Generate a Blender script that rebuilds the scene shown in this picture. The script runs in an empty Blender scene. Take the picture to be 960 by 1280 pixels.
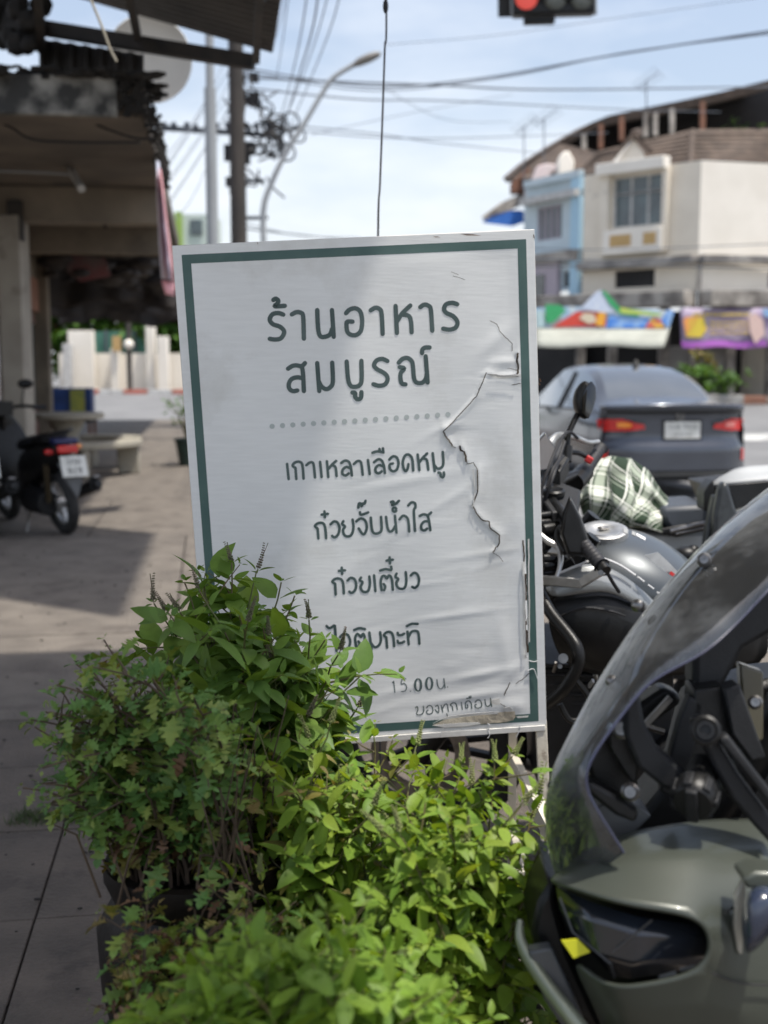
import bpy, math, random
from mathutils import Vector, Matrix, Euler
random.seed(7)
R = math.radians
sc = bpy.context.scene
COL = sc.collection

# ---------------------------------------------------------------- camera, sky, sun, exposure
F = 1500.0                       # focal length in pixels of the 960x1280 photograph
PITCH = math.atan(185 / F)
CAM = Vector((0, 0, 1.4))
FW = Vector((0, math.cos(PITCH), -math.sin(PITCH)))
UP = Vector((0, math.sin(PITCH), math.cos(PITCH)))
cam = bpy.data.cameras.new('camera'); camo = bpy.data.objects.new('camera', cam); COL.objects.link(camo)
camo.location = CAM; camo.rotation_euler = (R(90) - PITCH, 0, 0)
cam.sensor_fit = 'VERTICAL'; cam.sensor_height = 36; cam.lens = F / 1280 * 36
cam.clip_start = 0.05; cam.clip_end = 3000
cam.dof.use_dof = True; cam.dof.focus_distance = 2.2; cam.dof.aperture_fstop = 3.6
sc.camera = camo
SUN_EL, SUN_AZ = R(72), R(118)    # azimuth from +Y towards +X
SUN = Vector((math.sin(SUN_AZ) * math.cos(SUN_EL), math.cos(SUN_AZ) * math.cos(SUN_EL), math.sin(SUN_EL)))
w = bpy.data.worlds.new('World'); sc.world = w; w.use_nodes = True
nt = w.node_tree; nt.nodes.clear()
def N(nt, t, **k):
    n = nt.nodes.new(t)
    for a, b in k.items(): setattr(n, a, b)
    return n
out = N(nt, 'ShaderNodeOutputWorld'); bg = N(nt, 'ShaderNodeBackground'); bg.inputs[1].default_value = 0.1
sky = N(nt, 'ShaderNodeTexSky'); sky.sky_type = 'NISHITA'; sky.sun_disc = False
sky.sun_elevation = SUN_EL; sky.sun_rotation = SUN_AZ; sky.dust_density = 3.0; sky.air_density = 1.0
tc = N(nt, 'ShaderNodeTexCoord'); mp = N(nt, 'ShaderNodeMapping'); mp.inputs['Scale'].default_value = (1, 1, 3.2); mp.inputs['Rotation'].default_value = (0.1, 0.25, 0)
nz = N(nt, 'ShaderNodeTexNoise'); nz.inputs['Scale'].default_value = 2.1; nz.inputs['Detail'].default_value = 6; nz.inputs['Roughness'].default_value = .55
cr = N(nt, 'ShaderNodeValToRGB'); cr.color_ramp.elements[0].position = .34; cr.color_ramp.elements[1].position = .66
cr.color_ramp.elements[0].color = (.22, .22, .22, 1); cr.color_ramp.elements[1].color = (.93, .93, .93, 1)
mx = N(nt, 'ShaderNodeMix', data_type='RGBA'); mx.inputs[7].default_value = (5.9, 6.1, 6.4, 1)
L = nt.links.new
L(tc.outputs['Generated'], mp.inputs[0]); L(mp.outputs[0], nz.inputs['Vector'])
sx3 = N(nt, 'ShaderNodeSeparateXYZ'); L(tc.outputs['Generated'], sx3.inputs[0])
el = N(nt, 'ShaderNodeMapRange'); el.inputs[1].default_value = 0; el.inputs[2].default_value = .32; el.inputs[3].default_value = .16; el.inputs[4].default_value = -.17; L(sx3.outputs[2], el.inputs[0])
ad0 = N(nt, 'ShaderNodeMath', operation='ADD'); L(nz.outputs[0], ad0.inputs[0]); L(el.outputs[0], ad0.inputs[1]); L(ad0.outputs[0], cr.inputs[0])
L(cr.outputs[0], mx.inputs[0]); L(sky.outputs[0], mx.inputs[6]); L(mx.outputs[2], bg.inputs[0]); L(bg.outputs[0], out.inputs[0])
sun = bpy.data.lights.new('sun', 'SUN'); sun.energy = 2.6; sun.angle = R(1.6); sun.color = (1, .95, .87)
suno = bpy.data.objects.new('sun', sun); COL.objects.link(suno); suno.rotation_euler = SUN.to_track_quat('Z', 'Y').to_euler()
sc.view_settings.view_transform = 'Standard'; sc.view_settings.look = 'None'; sc.view_settings.exposure = 0.95; sc.view_settings.gamma = 1
sc.cycles.use_denoising = True
sc.cycles.max_bounces = 10; sc.cycles.transparent_max_bounces = 24; sc.cycles.transmission_bounces = 8
sc.cycles.caustics_reflective = False; sc.cycles.caustics_refractive = False; sc.cycles.sample_clamp_indirect = 6

def P(px, py, d):
    """the point at forward distance d seen at photograph pixel px, py (used once to survey the place)"""
    return CAM + FW * d + Vector((1, 0, 0)) * ((px - 480) / F * d) + UP * ((640 - py) / F * d)
TH = R(8.3)                      # the street runs 8.3 degrees left of the view
def S(u, v, z=0.0):
    return Vector((u * math.cos(TH) - v * math.sin(TH), u * math.sin(TH) + v * math.cos(TH), z))
V3 = Vector

# ---------------------------------------------------------------- materials
M = {}
def mat(name, c, c2=None, rough=.6, metal=0, scale=8, bump=0, bscale=None, spec=.5, coat=0, detail=5, contrast=(.35, .65), stretch=None, trans=0, alpha=1, emit=None, coords='Object', dirt=None):
    m = bpy.data.materials.new(name); m.use_nodes = True
    t = m.node_tree; b = t.nodes['Principled BSDF']
    b.inputs['Base Color'].default_value = (*c, 1); b.inputs['Roughness'].default_value = rough; b.inputs['Metallic'].default_value = metal
    b.inputs['Specular IOR Level'].default_value = spec; b.inputs['Coat Weight'].default_value = coat; b.inputs['Coat Roughness'].default_value = .08
    b.inputs['Transmission Weight'].default_value = trans; b.inputs['Alpha'].default_value = alpha
    l = t.links.new
    tcn = N(t, 'ShaderNodeTexCoord'); src = tcn.outputs[coords]
    if stretch:
        mpn = N(t, 'ShaderNodeMapping'); mpn.inputs['Scale'].default_value = stretch; l(src, mpn.inputs[0]); src = mpn.outputs[0]
    if c2 is None: c2 = tuple(x * .8 for x in c)
    nn = N(t, 'ShaderNodeTexNoise'); nn.inputs['Scale'].default_value = scale; nn.inputs['Detail'].default_value = detail; l(src, nn.inputs['Vector'])
    r = N(t, 'ShaderNodeValToRGB'); r.color_ramp.elements[0].position = contrast[0]; r.color_ramp.elements[1].position = contrast[1]
    r.color_ramp.elements[0].color = (*c2, 1); r.color_ramp.elements[1].color = (*c, 1)
    l(nn.outputs[0], r.inputs[0]); col = r.outputs[0]
    if dirt:                      # (colour, scale, threshold)
        n3 = N(t, 'ShaderNodeTexNoise'); n3.inputs['Scale'].default_value = dirt[1]; n3.inputs['Detail'].default_value = 8; n3.inputs['Roughness'].default_value = .65
        l(tcn.outputs[coords], n3.inputs['Vector'])
        r3 = N(t, 'ShaderNodeValToRGB'); r3.color_ramp.elements[0].position = dirt[2]; r3.color_ramp.elements[1].position = dirt[2] + .14
        r3.color_ramp.elements[0].color = (0, 0, 0, 1); r3.color_ramp.elements[1].color = (1, 1, 1, 1); l(n3.outputs[0], r3.inputs[0])
        mm = N(t, 'ShaderNodeMix', data_type='RGBA'); l(r3.outputs[0], mm.inputs[0]); l(col, mm.inputs[6]); mm.inputs[7].default_value = (*dirt[0], 1); col = mm.outputs[2]
    l(col, b.inputs['Base Color'])
    if bump:
        n2 = N(t, 'ShaderNodeTexNoise'); n2.inputs['Scale'].default_value = bscale or scale * 3; n2.inputs['Detail'].default_value = 6; l(src, n2.inputs['Vector'])
        bm = N(t, 'ShaderNodeBump'); bm.inputs['Strength'].default_value = bump; bm.inputs['Distance'].default_value = .01
        l(n2.outputs[0], bm.inputs['Height']); l(bm.outputs[0], b.inputs['Normal'])
    rr = N(t, 'ShaderNodeMapRange'); rr.inputs[3].default_value = max(0, rough - .07); rr.inputs[4].default_value = min(1, rough + .1)
    l(nn.outputs[0], rr.inputs[0]); l(rr.outputs[0], b.inputs['Roughness'])
    if emit: b.inputs['Emission Color'].default_value = (*emit[0], 1); b.inputs['Emission Strength'].default_value = emit[1]
    M[name] = m
    return m

def leafmat(name, cols, rough=.5, transl=.35):
    m = bpy.data.materials.new(name); m.use_nodes = True; t = m.node_tree; l = t.links.new
    b = t.nodes['Principled BSDF']; b.inputs['Roughness'].default_value = rough; b.inputs['Specular IOR Level'].default_value = .35
    oi = N(t, 'ShaderNodeObjectInfo'); ge = N(t, 'ShaderNodeNewGeometry')
    ad = N(t, 'ShaderNodeMath', operation='ADD'); l(oi.outputs['Random'], ad.inputs[0]); l(ge.outputs['Random Per Island'], ad.inputs[1])
    fr = N(t, 'ShaderNodeMath', operation='FRACT'); l(ad.outputs[0], fr.inputs[0])
    r = N(t, 'ShaderNodeValToRGB'); e = r.color_ramp.elements
    while len(e) < len(cols): e.new(.5)
    for i, c in enumerate(cols): e[i].position = i / (len(cols) - 1); e[i].color = (*c, 1)
    l(fr.outputs[0], r.inputs[0])
    tcn = N(t, 'ShaderNodeTexCoord'); nn = N(t, 'ShaderNodeTexNoise'); nn.inputs['Scale'].default_value = 60; l(tcn.outputs['Object'], nn.inputs[0])
    mr = N(t, 'ShaderNodeMapRange'); mr.inputs[3].default_value = .75; mr.inputs[4].default_value = 1.2; l(nn.outputs[0], mr.inputs[0])
    mm = N(t, 'ShaderNodeMix', data_type='RGBA', blend_type='MULTIPLY'); mm.inputs[0].default_value = 1
    l(r.outputs[0], mm.inputs[6]); l(mr.outputs[0], mm.inputs[7]); l(mm.outputs[2], b.inputs['Base Color'])
    sp_ = N(t, 'ShaderNodeSeparateXYZ'); l(tcn.outputs['Object'], sp_.inputs[0])
    def mth(op, a, b_=None):
        q = N(t, 'ShaderNodeMath', operation=op)
        for i_, v_ in enumerate((a, b_)):
            if v_ is None: continue
            if isinstance(v_, (int, float)): q.inputs[i_].default_value = v_
            else: l(v_, q.inputs[i_])
        return q.outputs[0]
    ay = mth('ABSOLUTE', sp_.outputs[1]); vn = mth('FRACT', mth('MULTIPLY', mth('SUBTRACT', sp_.outputs[0], mth('MULTIPLY', ay, 1.1)), 7.0))
    vein = mth('ADD', mth('LESS_THAN', vn, .10), mth('LESS_THAN', ay, .012)); isleaf = mth('GREATER_THAN', oi.outputs['Random'], -1)
    mv = N(t, 'ShaderNodeMix', data_type='RGBA', blend_type='MIX'); l(mth('MULTIPLY', vein, .28), mv.inputs[0]); l(mm.outputs[2], mv.inputs[6]); mv.inputs[7].default_value = tuple([min(1, c_ * 2.0) for c_ in cols[0]] + [1])
    l(mv.outputs[2], b.inputs['Base Color'])
    bmp = N(t, 'ShaderNodeBump'); bmp.inputs['Strength'].default_value = .35; bmp.inputs['Distance'].default_value = .002; l(nn.outputs[0], bmp.inputs['Height']); l(bmp.outputs[0], b.inputs['Normal'])
    tr = N(t, 'ShaderNodeBsdfTranslucent'); g = N(t, 'ShaderNodeMix', data_type='RGBA', blend_type='MULTIPLY'); g.inputs[0].default_value = 1; g.inputs[7].default_value = (1.5, 1.35, .5, 1)
    l(mm.outputs[2], g.inputs[6]); l(g.outputs[2], tr.inputs[0])
    ms = N(t, 'ShaderNodeMixShader'); ms.inputs[0].default_value = transl; l(b.outputs[0], ms.inputs[1]); l(tr.outputs[0], ms.inputs[2])
    l(ms.outputs[0], t.nodes['Material Output'].inputs[0])
    return m

def G(v): return (v, v, v)
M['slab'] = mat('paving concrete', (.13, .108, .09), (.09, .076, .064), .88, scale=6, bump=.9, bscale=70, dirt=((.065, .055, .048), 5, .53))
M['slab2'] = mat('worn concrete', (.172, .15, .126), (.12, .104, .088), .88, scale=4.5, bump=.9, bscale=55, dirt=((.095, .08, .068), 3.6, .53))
M['bed'] = mat('joint soil', (.05, .04, .035), rough=.95, scale=30)
M['asphalt'] = mat('bleached asphalt', (.20, .20, .20), (.14, .14, .142), .85, scale=.7, bump=.4, bscale=40)
M['kerb'] = mat('kerb concrete', (.38, .37, .35), (.25, .24, .22), .85, scale=4, bump=.3)
M['kred'] = mat('kerb red paint', (.5, .12, .08), (.38, .14, .1), .7, scale=4)
M['kwhite'] = mat('kerb white paint', (.6, .6, .58), (.42, .41, .39), .7, scale=4)
M['vinyl'] = mat('printed vinyl', (.83, .835, .815), (.79, .795, .775), .36, scale=3, bump=.035, bscale=5, stretch=(5, 1, 40), dirt=((.66, .655, .62), 2.3, .54), spec=.5)
M['green'] = mat('printed dark green', (.055, .115, .105), (.085, .15, .135), .4, scale=9, dirt=((.40, .43, .41), 38, .66))
M['letter'] = mat('printed letters', (.055, .088, .085), (.095, .135, .13), .4, scale=14, dirt=((.30, .33, .32), 70, .68))
M['dot'] = mat('printed pale dots', (.50, .54, .52), rough=.4, c2=(.46, .5, .48))
M['crack'] = mat('dark gap', (.03, .022, .016), (.10, .075, .05), .9, scale=60)
M['rust'] = mat('rusty metal', (.20, .10, .05), (.08, .045, .03), .85, scale=30, bump=.5)
M['board'] = mat('weathered board', (.55, .49, .38), (.42, .36, .27), .85, scale=14, bump=.4, dirt=((.22, .17, .12), 30, .66))
M['frame'] = mat('chipped white paint', (.72, .71, .67), (.6, .58, .54), .5, scale=9, bump=.15, dirt=((.22, .12, .07), 26, .66))
M['leg'] = mat('chipped cream paint', (.68, .64, .55), (.6, .55, .45), .5, scale=12, bump=.2, dirt=((.13, .065, .035), 20, .58))
M['black'] = mat('black plastic', G(.006), G(.010), .36, spec=.32, scale=25, bump=.08, bscale=300)
M['blackm'] = mat('matt black plastic', (.015, .0155, .017), (.009, .0095, .0105), .5, spec=.35, scale=30, bump=.15, bscale=400)
M['rubber'] = mat('tyre rubber', G(.018), G(.026), .8, scale=20, bump=.3)
M['grip'] = mat('grip rubber', (.02, .02, .024), rough=.6)
M['steel'] = mat('brushed steel', (.30, .29, .28), (.18, .175, .17), .32, metal=1, scale=30)
M['alu'] = mat('dull aluminium', (.55, .55, .54), (.42, .42, .41), .42, metal=.85, scale=30)
M['tank'] = mat('silver grey tank paint', (.078, .088, .096), (.068, .077, .083), .38, metal=.45, scale=5, coat=.35)
M['tankl'] = mat('pale silver panel', (.27, .28, .28), (.22, .23, .23), .34, metal=.5, scale=5, coat=.4)
M['olive'] = mat('matt olive grey paint', (.066, .074, .060), (.056, .063, .051), .34, metal=.2, scale=4, bump=.05, bscale=500, coat=.12)
M['red'] = mat('red plastic', (.6, .03, .03), rough=.4)
M['yellow'] = mat('yellow sticker', (.62, .62, .02), rough=.5, c2=(.5, .5, .02))
M['white'] = mat('white print', (.75, .75, .75), rough=.5, c2=(.68, .68, .68))
M['ink'] = mat('black ink', G(.03), rough=.5)
M['plate'] = mat('number plate', (.72, .72, .68), (.6, .6, .55), .45, scale=12)
M['redlens'] = mat('red lens', (.68, .03, .025), (.5, .02, .02), .15, scale=30, coat=.5)
M['orangelens'] = mat('orange lens', (.95, .36, .05), (.9, .28, .04), .15, scale=30, coat=.5)
M['smoke'] = mat('smoked lens', (.02, .025, .035), G(.012), .12, scale=10, coat=.8)
M['carpaint'] = mat('dark grey metallic paint', (.062, .070, .088), (.055, .062, .078), .22, metal=.45, scale=3, coat=.8)
M['cardark'] = mat('tinted car glass', (.075, .085, .095), (.06, .07, .08), .05, scale=3, coat=1, spec=1)
M['mirror'] = mat('mirror glass', G(.10), rough=.04, metal=1, c2=G(.08))
M['carmirror'] = mat('car mirror glass', G(.75), rough=.03, metal=1, c2=G(.7))
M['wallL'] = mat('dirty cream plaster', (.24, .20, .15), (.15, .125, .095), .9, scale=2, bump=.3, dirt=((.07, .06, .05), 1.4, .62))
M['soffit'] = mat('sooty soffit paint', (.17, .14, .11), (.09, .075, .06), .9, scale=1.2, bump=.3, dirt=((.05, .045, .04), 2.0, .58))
M['mould'] = mat('mouldy concrete', (.34, .33, .30), (.05, .05, .048), .95, scale=3.2, bump=.6, contrast=(.42, .58))
M['debris'] = mat('dry leaf litter', (.03, .026, .022), (.012, .011, .01), .95, scale=12, bump=1)
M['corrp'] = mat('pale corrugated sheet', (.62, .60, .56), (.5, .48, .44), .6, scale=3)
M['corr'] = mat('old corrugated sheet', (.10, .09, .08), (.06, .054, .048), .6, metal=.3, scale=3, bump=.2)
M['beam'] = mat('dark painted beam', (.018, .017, .016), (.035, .028, .022), .7, scale=6)
M['tarp'] = mat('dark tarpaulin', (.022, .02, .022), (.05, .04, .034), .7, scale=2.5, bump=.6, bscale=5)
M['pink'] = mat('salmon panel', (.30, .14, .09), (.22, .11, .075), .8, scale=4)
M['brown'] = mat('brown door frame', (.12, .055, .035), (.085, .04, .03), .6, scale=9, stretch=(1, 1, .2))
M['glass0'] = mat('dusty window glass', (.10, .11, .11), (.07, .08, .08), .15, scale=3, coat=.4)
M['cream'] = mat('cream facade', (.82, .75, .63), (.72, .65, .54), .9, scale=.7, bump=.2, dirt=((.36, .32, .27), .5, .62))
M['cream2'] = mat('pale facade', (.88, .83, .74), (.80, .75, .66), .9, scale=.7, bump=.2)
M['blueb'] = mat('light blue facade', (.58, .67, .71), (.5, .59, .63), .9, scale=.8)
M['pinkb'] = mat('mauve plaster', (.46, .41, .45), (.4, .35, .4), .9, scale=1)
M['ledge'] = mat('stained concrete ledge', (.40, .37, .33), (.16, .145, .13), .95, scale=1.2, contrast=(.4, .6))
M['rooft'] = mat('brown roof tiles', (.135, .10, .078), (.08, .06, .048), .85, scale=2.2, bump=.4)
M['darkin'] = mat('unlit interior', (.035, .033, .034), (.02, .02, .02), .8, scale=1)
M['fglass'] = mat('grey window glass', (.10, .14, .15), (.07, .09, .10), .12, scale=1.5, coat=.3)
M['wood'] = mat('rusty brown post', (.22, .10, .06), (.14, .07, .045), .8, scale=5)
M['orange'] = mat('ochre panel', (.55, .37, .16), (.5, .33, .14), .8, scale=2)
M['shutter'] = mat('grey roller shutter', (.30, .29, .27), (.24, .23, .22), .6, scale=1.5)
M['awn'] = mat('off white canvas', (.40, .41, .36), (.32, .33, .29), .8, scale=1.2)
M['pole'] = mat('concrete pole', (.075, .065, .058), (.04, .036, .033), .9, scale=3, stretch=(1, 1, .3))
M['gpole'] = mat('grey steel pole', (.33, .35, .36), (.27, .28, .29), .5, scale=3, stretch=(1, 1, .3))
M['cable'] = mat('black cable', (.012, .012, .015), rough=.6)
M['greywire'] = mat('aged cable', (.11, .125, .15), rough=.6)
M['stone'] = mat('terrazzo', (.40, .37, .30), (.29, .265, .215), .7, scale=40, bump=.2, dirt=((.2, .18, .15), 3, .6))
M['bluetarp'] = mat('blue tarpaulin', (.02, .06, .22), (.015, .04, .14), .5, scale=6)
M['yelltarp'] = mat('yellow tarpaulin', (.45, .42, .06), (.2, .26, .08), .5, scale=9)
M['jar'] = mat('dark glazed jar', (.006, .005, .0045), (.012, .009, .007), .5, scale=10, spec=.25, bump=.3)
M['soil'] = mat('potting soil', (.035, .025, .018), (.015, .012, .01), .95, scale=60, bump=1)
M['stem'] = mat('green stem', (.10, .12, .035), (.10, .07, .03), .6, scale=20)
M['dstem'] = mat('dry woody stem', (.10, .07, .045), (.06, .04, .028), .8, scale=20)
M['spikeb'] = mat('dried flower spike', (.16, .12, .09), (.10, .11, .05), .8, scale=90, coords='Object')
M['spikeg'] = mat('green flower spike', (.22, .27, .08), (.16, .16, .07), .8, scale=90)
M['leafA'] = leafmat('holy basil leaf', [(.09, .17, .03), (.13, .23, .04), (.18, .28, .05), (.10, .19, .04), (.15, .26, .05)])
M['leafB'] = leafmat('mugwort leaf', [(.075, .165, .04), (.10, .20, .045), (.15, .25, .05), (.22, .28, .06), (.08, .17, .045)], transl=.22)
M['leafY'] = leafmat('yellowed leaf', [(.24, .20, .05), (.16, .19, .045), (.22, .16, .06), (.14, .16, .04)], transl=.25)
M['leafD'] = leafmat('withered leaf', [(.16, .09, .05), (.10, .055, .03), (.20, .12, .07)], transl=.2)
M['leafC'] = leafmat('lemon basil leaf', [(.15, .25, .03), (.20, .31, .04), (.12, .22, .03), (.27, .36, .05), (.17, .27, .035)], transl=.38)
M['leafF'] = leafmat('pale basil leaf', [(.16, .27, .035), (.22, .34, .045), (.13, .24, .035), (.19, .3, .04)], transl=.38)
M['leafT'] = leafmat('tree leaf', [(.05, .12, .03), (.08, .17, .03), (.10, .2, .04)], transl=.3)
M['grass'] = leafmat('grass blade', [(.04, .07, .02), (.06, .10, .025), (.03, .06, .02)], transl=.2)
M['cloth0'] = None

def glassmat(name, tint, rough=.03, alpha_mix=.35, dirt_sheen=.25):
    m = bpy.data.materials.new(name); m.use_nodes = True; t = m.node_tree; l = t.links.new
    t.nodes.remove(t.nodes['Principled BSDF'])
    trn = N(t, 'ShaderNodeBsdfTransparent'); trn.inputs[0].default_value = (*tint, 1)
    gl = N(t, 'ShaderNodeBsdfGlossy'); gl.inputs['Roughness'].default_value = rough; gl.inputs[0].default_value = (.9, .93, .97, 1)
    df = N(t, 'ShaderNodeBsdfDiffuse'); df.inputs[0].default_value = (.62, .64, .64, 1)
    fr = N(t, 'ShaderNodeFresnel'); fr.inputs[0].default_value = 1.75
    a = N(t, 'ShaderNodeMixShader'); l(fr.outputs[0], a.inputs[0]); l(trn.outputs[0], a.inputs[1]); l(gl.outputs[0], a.inputs[2])
    tcn = N(t, 'ShaderNodeTexCoord'); nn = N(t, 'ShaderNodeTexNoise'); nn.inputs['Scale'].default_value = 9; nn.inputs['Detail'].default_value = 9; nn.inputs['Roughness'].default_value = .7; l(tcn.outputs['Object'], nn.inputs[0])
    mr = N(t, 'ShaderNodeMapRange'); mr.inputs[1].default_value = .45; mr.inputs[2].default_value = .75; mr.inputs[3].default_value = .017; mr.inputs[4].default_value = dirt_sheen
    l(nn.outputs[0], mr.inputs[0])
    geo = N(t, 'ShaderNodeNewGeometry'); dt = N(t, 'ShaderNodeVectorMath', operation='DOT_PRODUCT'); l(geo.outputs['Normal'], dt.inputs[0]); l(geo.outputs['Incoming'], dt.inputs[1])
    def m_(op, a_, b_=None):
        q = N(t, 'ShaderNodeMath', operation=op); l(a_, q.inputs[0]) if not isinstance(a_, float) else setattr(q.inputs[0], 'default_value', a_)
        if b_ is not None: l(b_, q.inputs[1]) if not isinstance(b_, float) else setattr(q.inputs[1], 'default_value', b_)
        return q.outputs[0]
    film = m_('MINIMUM', m_('DIVIDE', mr.outputs[0], m_('ADD', m_('ABSOLUTE', dt.outputs['Value']), .10)), .62)   # dust, thickened edge-on to stand in for the pale sky reflection
    b = N(t, 'ShaderNodeMixShader'); l(film, b.inputs[0]); l(a.outputs[0], b.inputs[1]); l(df.outputs[0], b.inputs[2])
    l(b.outputs[0], t.nodes['Material Output'].inputs[0]); return m
M['screen'] = glassmat('clear windscreen plastic', (.95, .96, .965), .03, dirt_sheen=.11)

def plaidmat():
    m = bpy.data.materials.new('green and white plaid cotton'); m.use_nodes = True; t = m.node_tree; l = t.links.new
    b = t.nodes['Principled BSDF']; b.inputs['Roughness'].default_value = .9
    uv = N(t, 'ShaderNodeUVMap'); sp = N(t, 'ShaderNodeSeparateXYZ'); l(uv.outputs[0], sp.inputs[0])
    def band(axis):
        mu = N(t, 'ShaderNodeMath', operation='MULTIPLY'); l(sp.outputs[axis], mu.inputs[0]); mu.inputs[1].default_value = 3.6 if axis == 0 else 3.0
        f = N(t, 'ShaderNodeMath', operation='FRACT'); l(mu.outputs[0], f.inputs[0])
        r = N(t, 'ShaderNodeValToRGB'); r.color_ramp.interpolation = 'CONSTANT'; e = r.color_ramp.elements
        st = [(0, .0), (.30, 1), (.34, .05), (.40, .55), (.60, .55), (.62, .02), (.70, 1), (.73, 0), (.86, .5), (.9, 0)]
        while len(e) < len(st): e.new(.5)
        for i, (p_, v_) in enumerate(st): e[i].position = p_; e[i].color = (v_, v_, v_, 1)
        l(f.outputs[0], r.inputs[0]); return r.outputs[0]
    a, c = band(0), band(1)
    ad = N(t, 'ShaderNodeMath', operation='ADD'); l(a, ad.inputs[0]); l(c, ad.inputs[1])
    r = N(t, 'ShaderNodeValToRGB'); e = r.color_ramp.elements; e.new(.5)
    e[0].position = 0; e[0].color = (.012, .030, .012, 1); e[1].position = .42; e[1].color = (.30, .34, .27, 1); e[2].position = .8; e[2].color = (.72, .72, .66, 1)
    hv = N(t, 'ShaderNodeMath', operation='MULTIPLY'); l(ad.outputs[0], hv.inputs[0]); hv.inputs[1].default_value = .72
    l(hv.outputs[0], r.inputs[0]); l(r.outputs[0], b.inputs['Base Color'])
    return m
M['plaid'] = plaidmat()

# ---------------------------------------------------------------- mesh helpers
def basis(n, ref=None):
    n = n.normalized(); r = ref or (V3((0, 0, 1)) if abs(n.z) < .9 else V3((1, 0, 0)))
    a = r.cross(n).normalized(); return a, n.cross(a), n
class MB:
    def __init__(s): s.v = []; s.f = []; s.uv = None
    def add(s, vs, fs):
        o = len(s.v); s.v += [V3(x) for x in vs]; s.f += [tuple(i + o for i in f) for f in fs]; return s
    def box(s, c, size, rot=None):
        c = V3(c); hx, hy, hz = [k / 2 for k in size]; rot = rot or Matrix.Identity(3)
        vs = [c + rot @ V3((sx * hx, sy * hy, sz * hz)) for sx in (-1, 1) for sy in (-1, 1) for sz in (-1, 1)]
        return s.add(vs, [(0, 1, 3, 2), (4, 6, 7, 5), (0, 4, 5, 1), (2, 3, 7, 6), (0, 2, 6, 4), (1, 5, 7, 3)])
    def beam(s, a, b, wd, ht, upv=None):
        a = V3(a); b = V3(b); x = (b - a).normalized(); upv = upv or (V3((0, 0, 1)) if abs(x.z) < .95 else V3((0, 1, 0)))
        y = upv.cross(x).normalized(); z = x.cross(y); rot = Matrix((x, y, z)).transposed()
        return s.box((a + b) / 2, ((b - a).length, wd, ht), rot)
    def tube(s, pts, r, n=8, smooth=0):
        pts = [V3(p) for p in pts]
        if smooth: pts, r = smooth_pts(pts, smooth, r)
        m = len(pts); rs = r if isinstance(r, (list, tuple)) else [r] * m
        o = len(s.v); prev = None
        for i, p in enumerate(pts):
            d = (pts[min(i + 1, m - 1)] - pts[max(i - 1, 0)])
            d = d.normalized() if d.length > 1e-9 else V3((0, 0, 1))
            if prev is None: a, b, _ = basis(d)
            else:
                a = prev - d * prev.dot(d); a = a.normalized() if a.length > 1e-6 else basis(d)[0]; b = d.cross(a)
            prev = a
            for k in range(n):
                t = 2 * math.pi * k / n; s.v.append(p + (a * math.cos(t) + b * math.sin(t)) * rs[i])
        for i in range(m - 1):
            for k in range(n): s.f.append((o + i * n + k, o + i * n + (k + 1) % n, o + (i + 1) * n + (k + 1) % n, o + (i + 1) * n + k))
        s.f.append(tuple(o + k for k in range(n))[::-1]); s.f.append(tuple(o + (m - 1) * n + k for k in range(n)))
        return s
    def cyl(s, a, b, r, n=16, r2=None): return s.tube([a, b], [r, r if r2 is None else r2], n)
    def lathe(s, o, axis, prof, n=24, closed=False):
        """prof: (radius, distance along axis)"""
        o = V3(o); a, b, c = basis(V3(axis)); k0 = len(s.v); m = len(prof)
        for (r, h) in prof:
            for k in range(n):
                t = 2 * math.pi * k / n; s.v.append(o + c * h + (a * math.cos(t) + b * math.sin(t)) * r)
        for i in range(m if closed else m - 1):
            j = (i + 1) % m
            for k in range(n): s.f.append((k0 + i * n + k, k0 + i * n + (k + 1) % n, k0 + j * n + (k + 1) % n, k0 + j * n + k))
        if not closed:
            s.f.append(tuple(k0 + k for k in range(n))[::-1]); s.f.append(tuple(k0 + (m - 1) * n + k for k in range(n)))
        return s
    def torus(s, o, axis, Rr, r, n=36, m=12, flat=1.0):
        return s.lathe(o, axis, [(Rr + r * math.cos(2 * math.pi * i / m), r * flat * math.sin(2 * math.pi * i / m)) for i in range(m)], n, closed=True)
    def ball(s, c, r, n=12, m=8, sc_=(1, 1, 1)):
        c = V3(c); k0 = len(s.v)
        for i in range(m + 1):
            ph = math.pi * i / m
            for k in range(n):
                t = 2 * math.pi * k / n
                s.v.append(c + V3((r * sc_[0] * math.sin(ph) * math.cos(t), r * sc_[1] * math.sin(ph) * math.sin(t), r * sc_[2] * math.cos(ph))))
        for i in range(m):
            for k in range(n): s.f.append((k0 + i * n + k, k0 + (i + 1) * n + k, k0 + (i + 1) * n + (k + 1) % n, k0 + i * n + (k + 1) % n))
        return s
    def prism(s, pts, ex):
        """polygon pts pushed along vector ex"""
        pts = [V3(p) for p in pts]; ex = V3(ex); n = len(pts); o = len(s.v)
        s.v += pts + [p + ex for p in pts]
        s.f.append(tuple(o + i for i in range(n))[::-1]); s.f.append(tuple(o + n + i for i in range(n)))
        for i in range(n): j = (i + 1) % n; s.f.append((o + i, o + j, o + n + j, o + n + i))
        return s
    def loft(s, secs, closed=True, caps=True):
        o = len(s.v); n = len(secs[0])
        for q in secs: s.v += [V3(p) for p in q]
        for i in range(len(secs) - 1):
            for k in range(n if closed else n - 1): s.f.append((o + i * n + k, o + i * n + (k + 1) % n, o + (i + 1) * n + (k + 1) % n, o + (i + 1) * n + k))
        if caps and closed:
            s.f.append(tuple(o + k for k in range(n))[::-1]); s.f.append(tuple(o + (len(secs) - 1) * n + k for k in range(n)))
        return s
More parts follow.
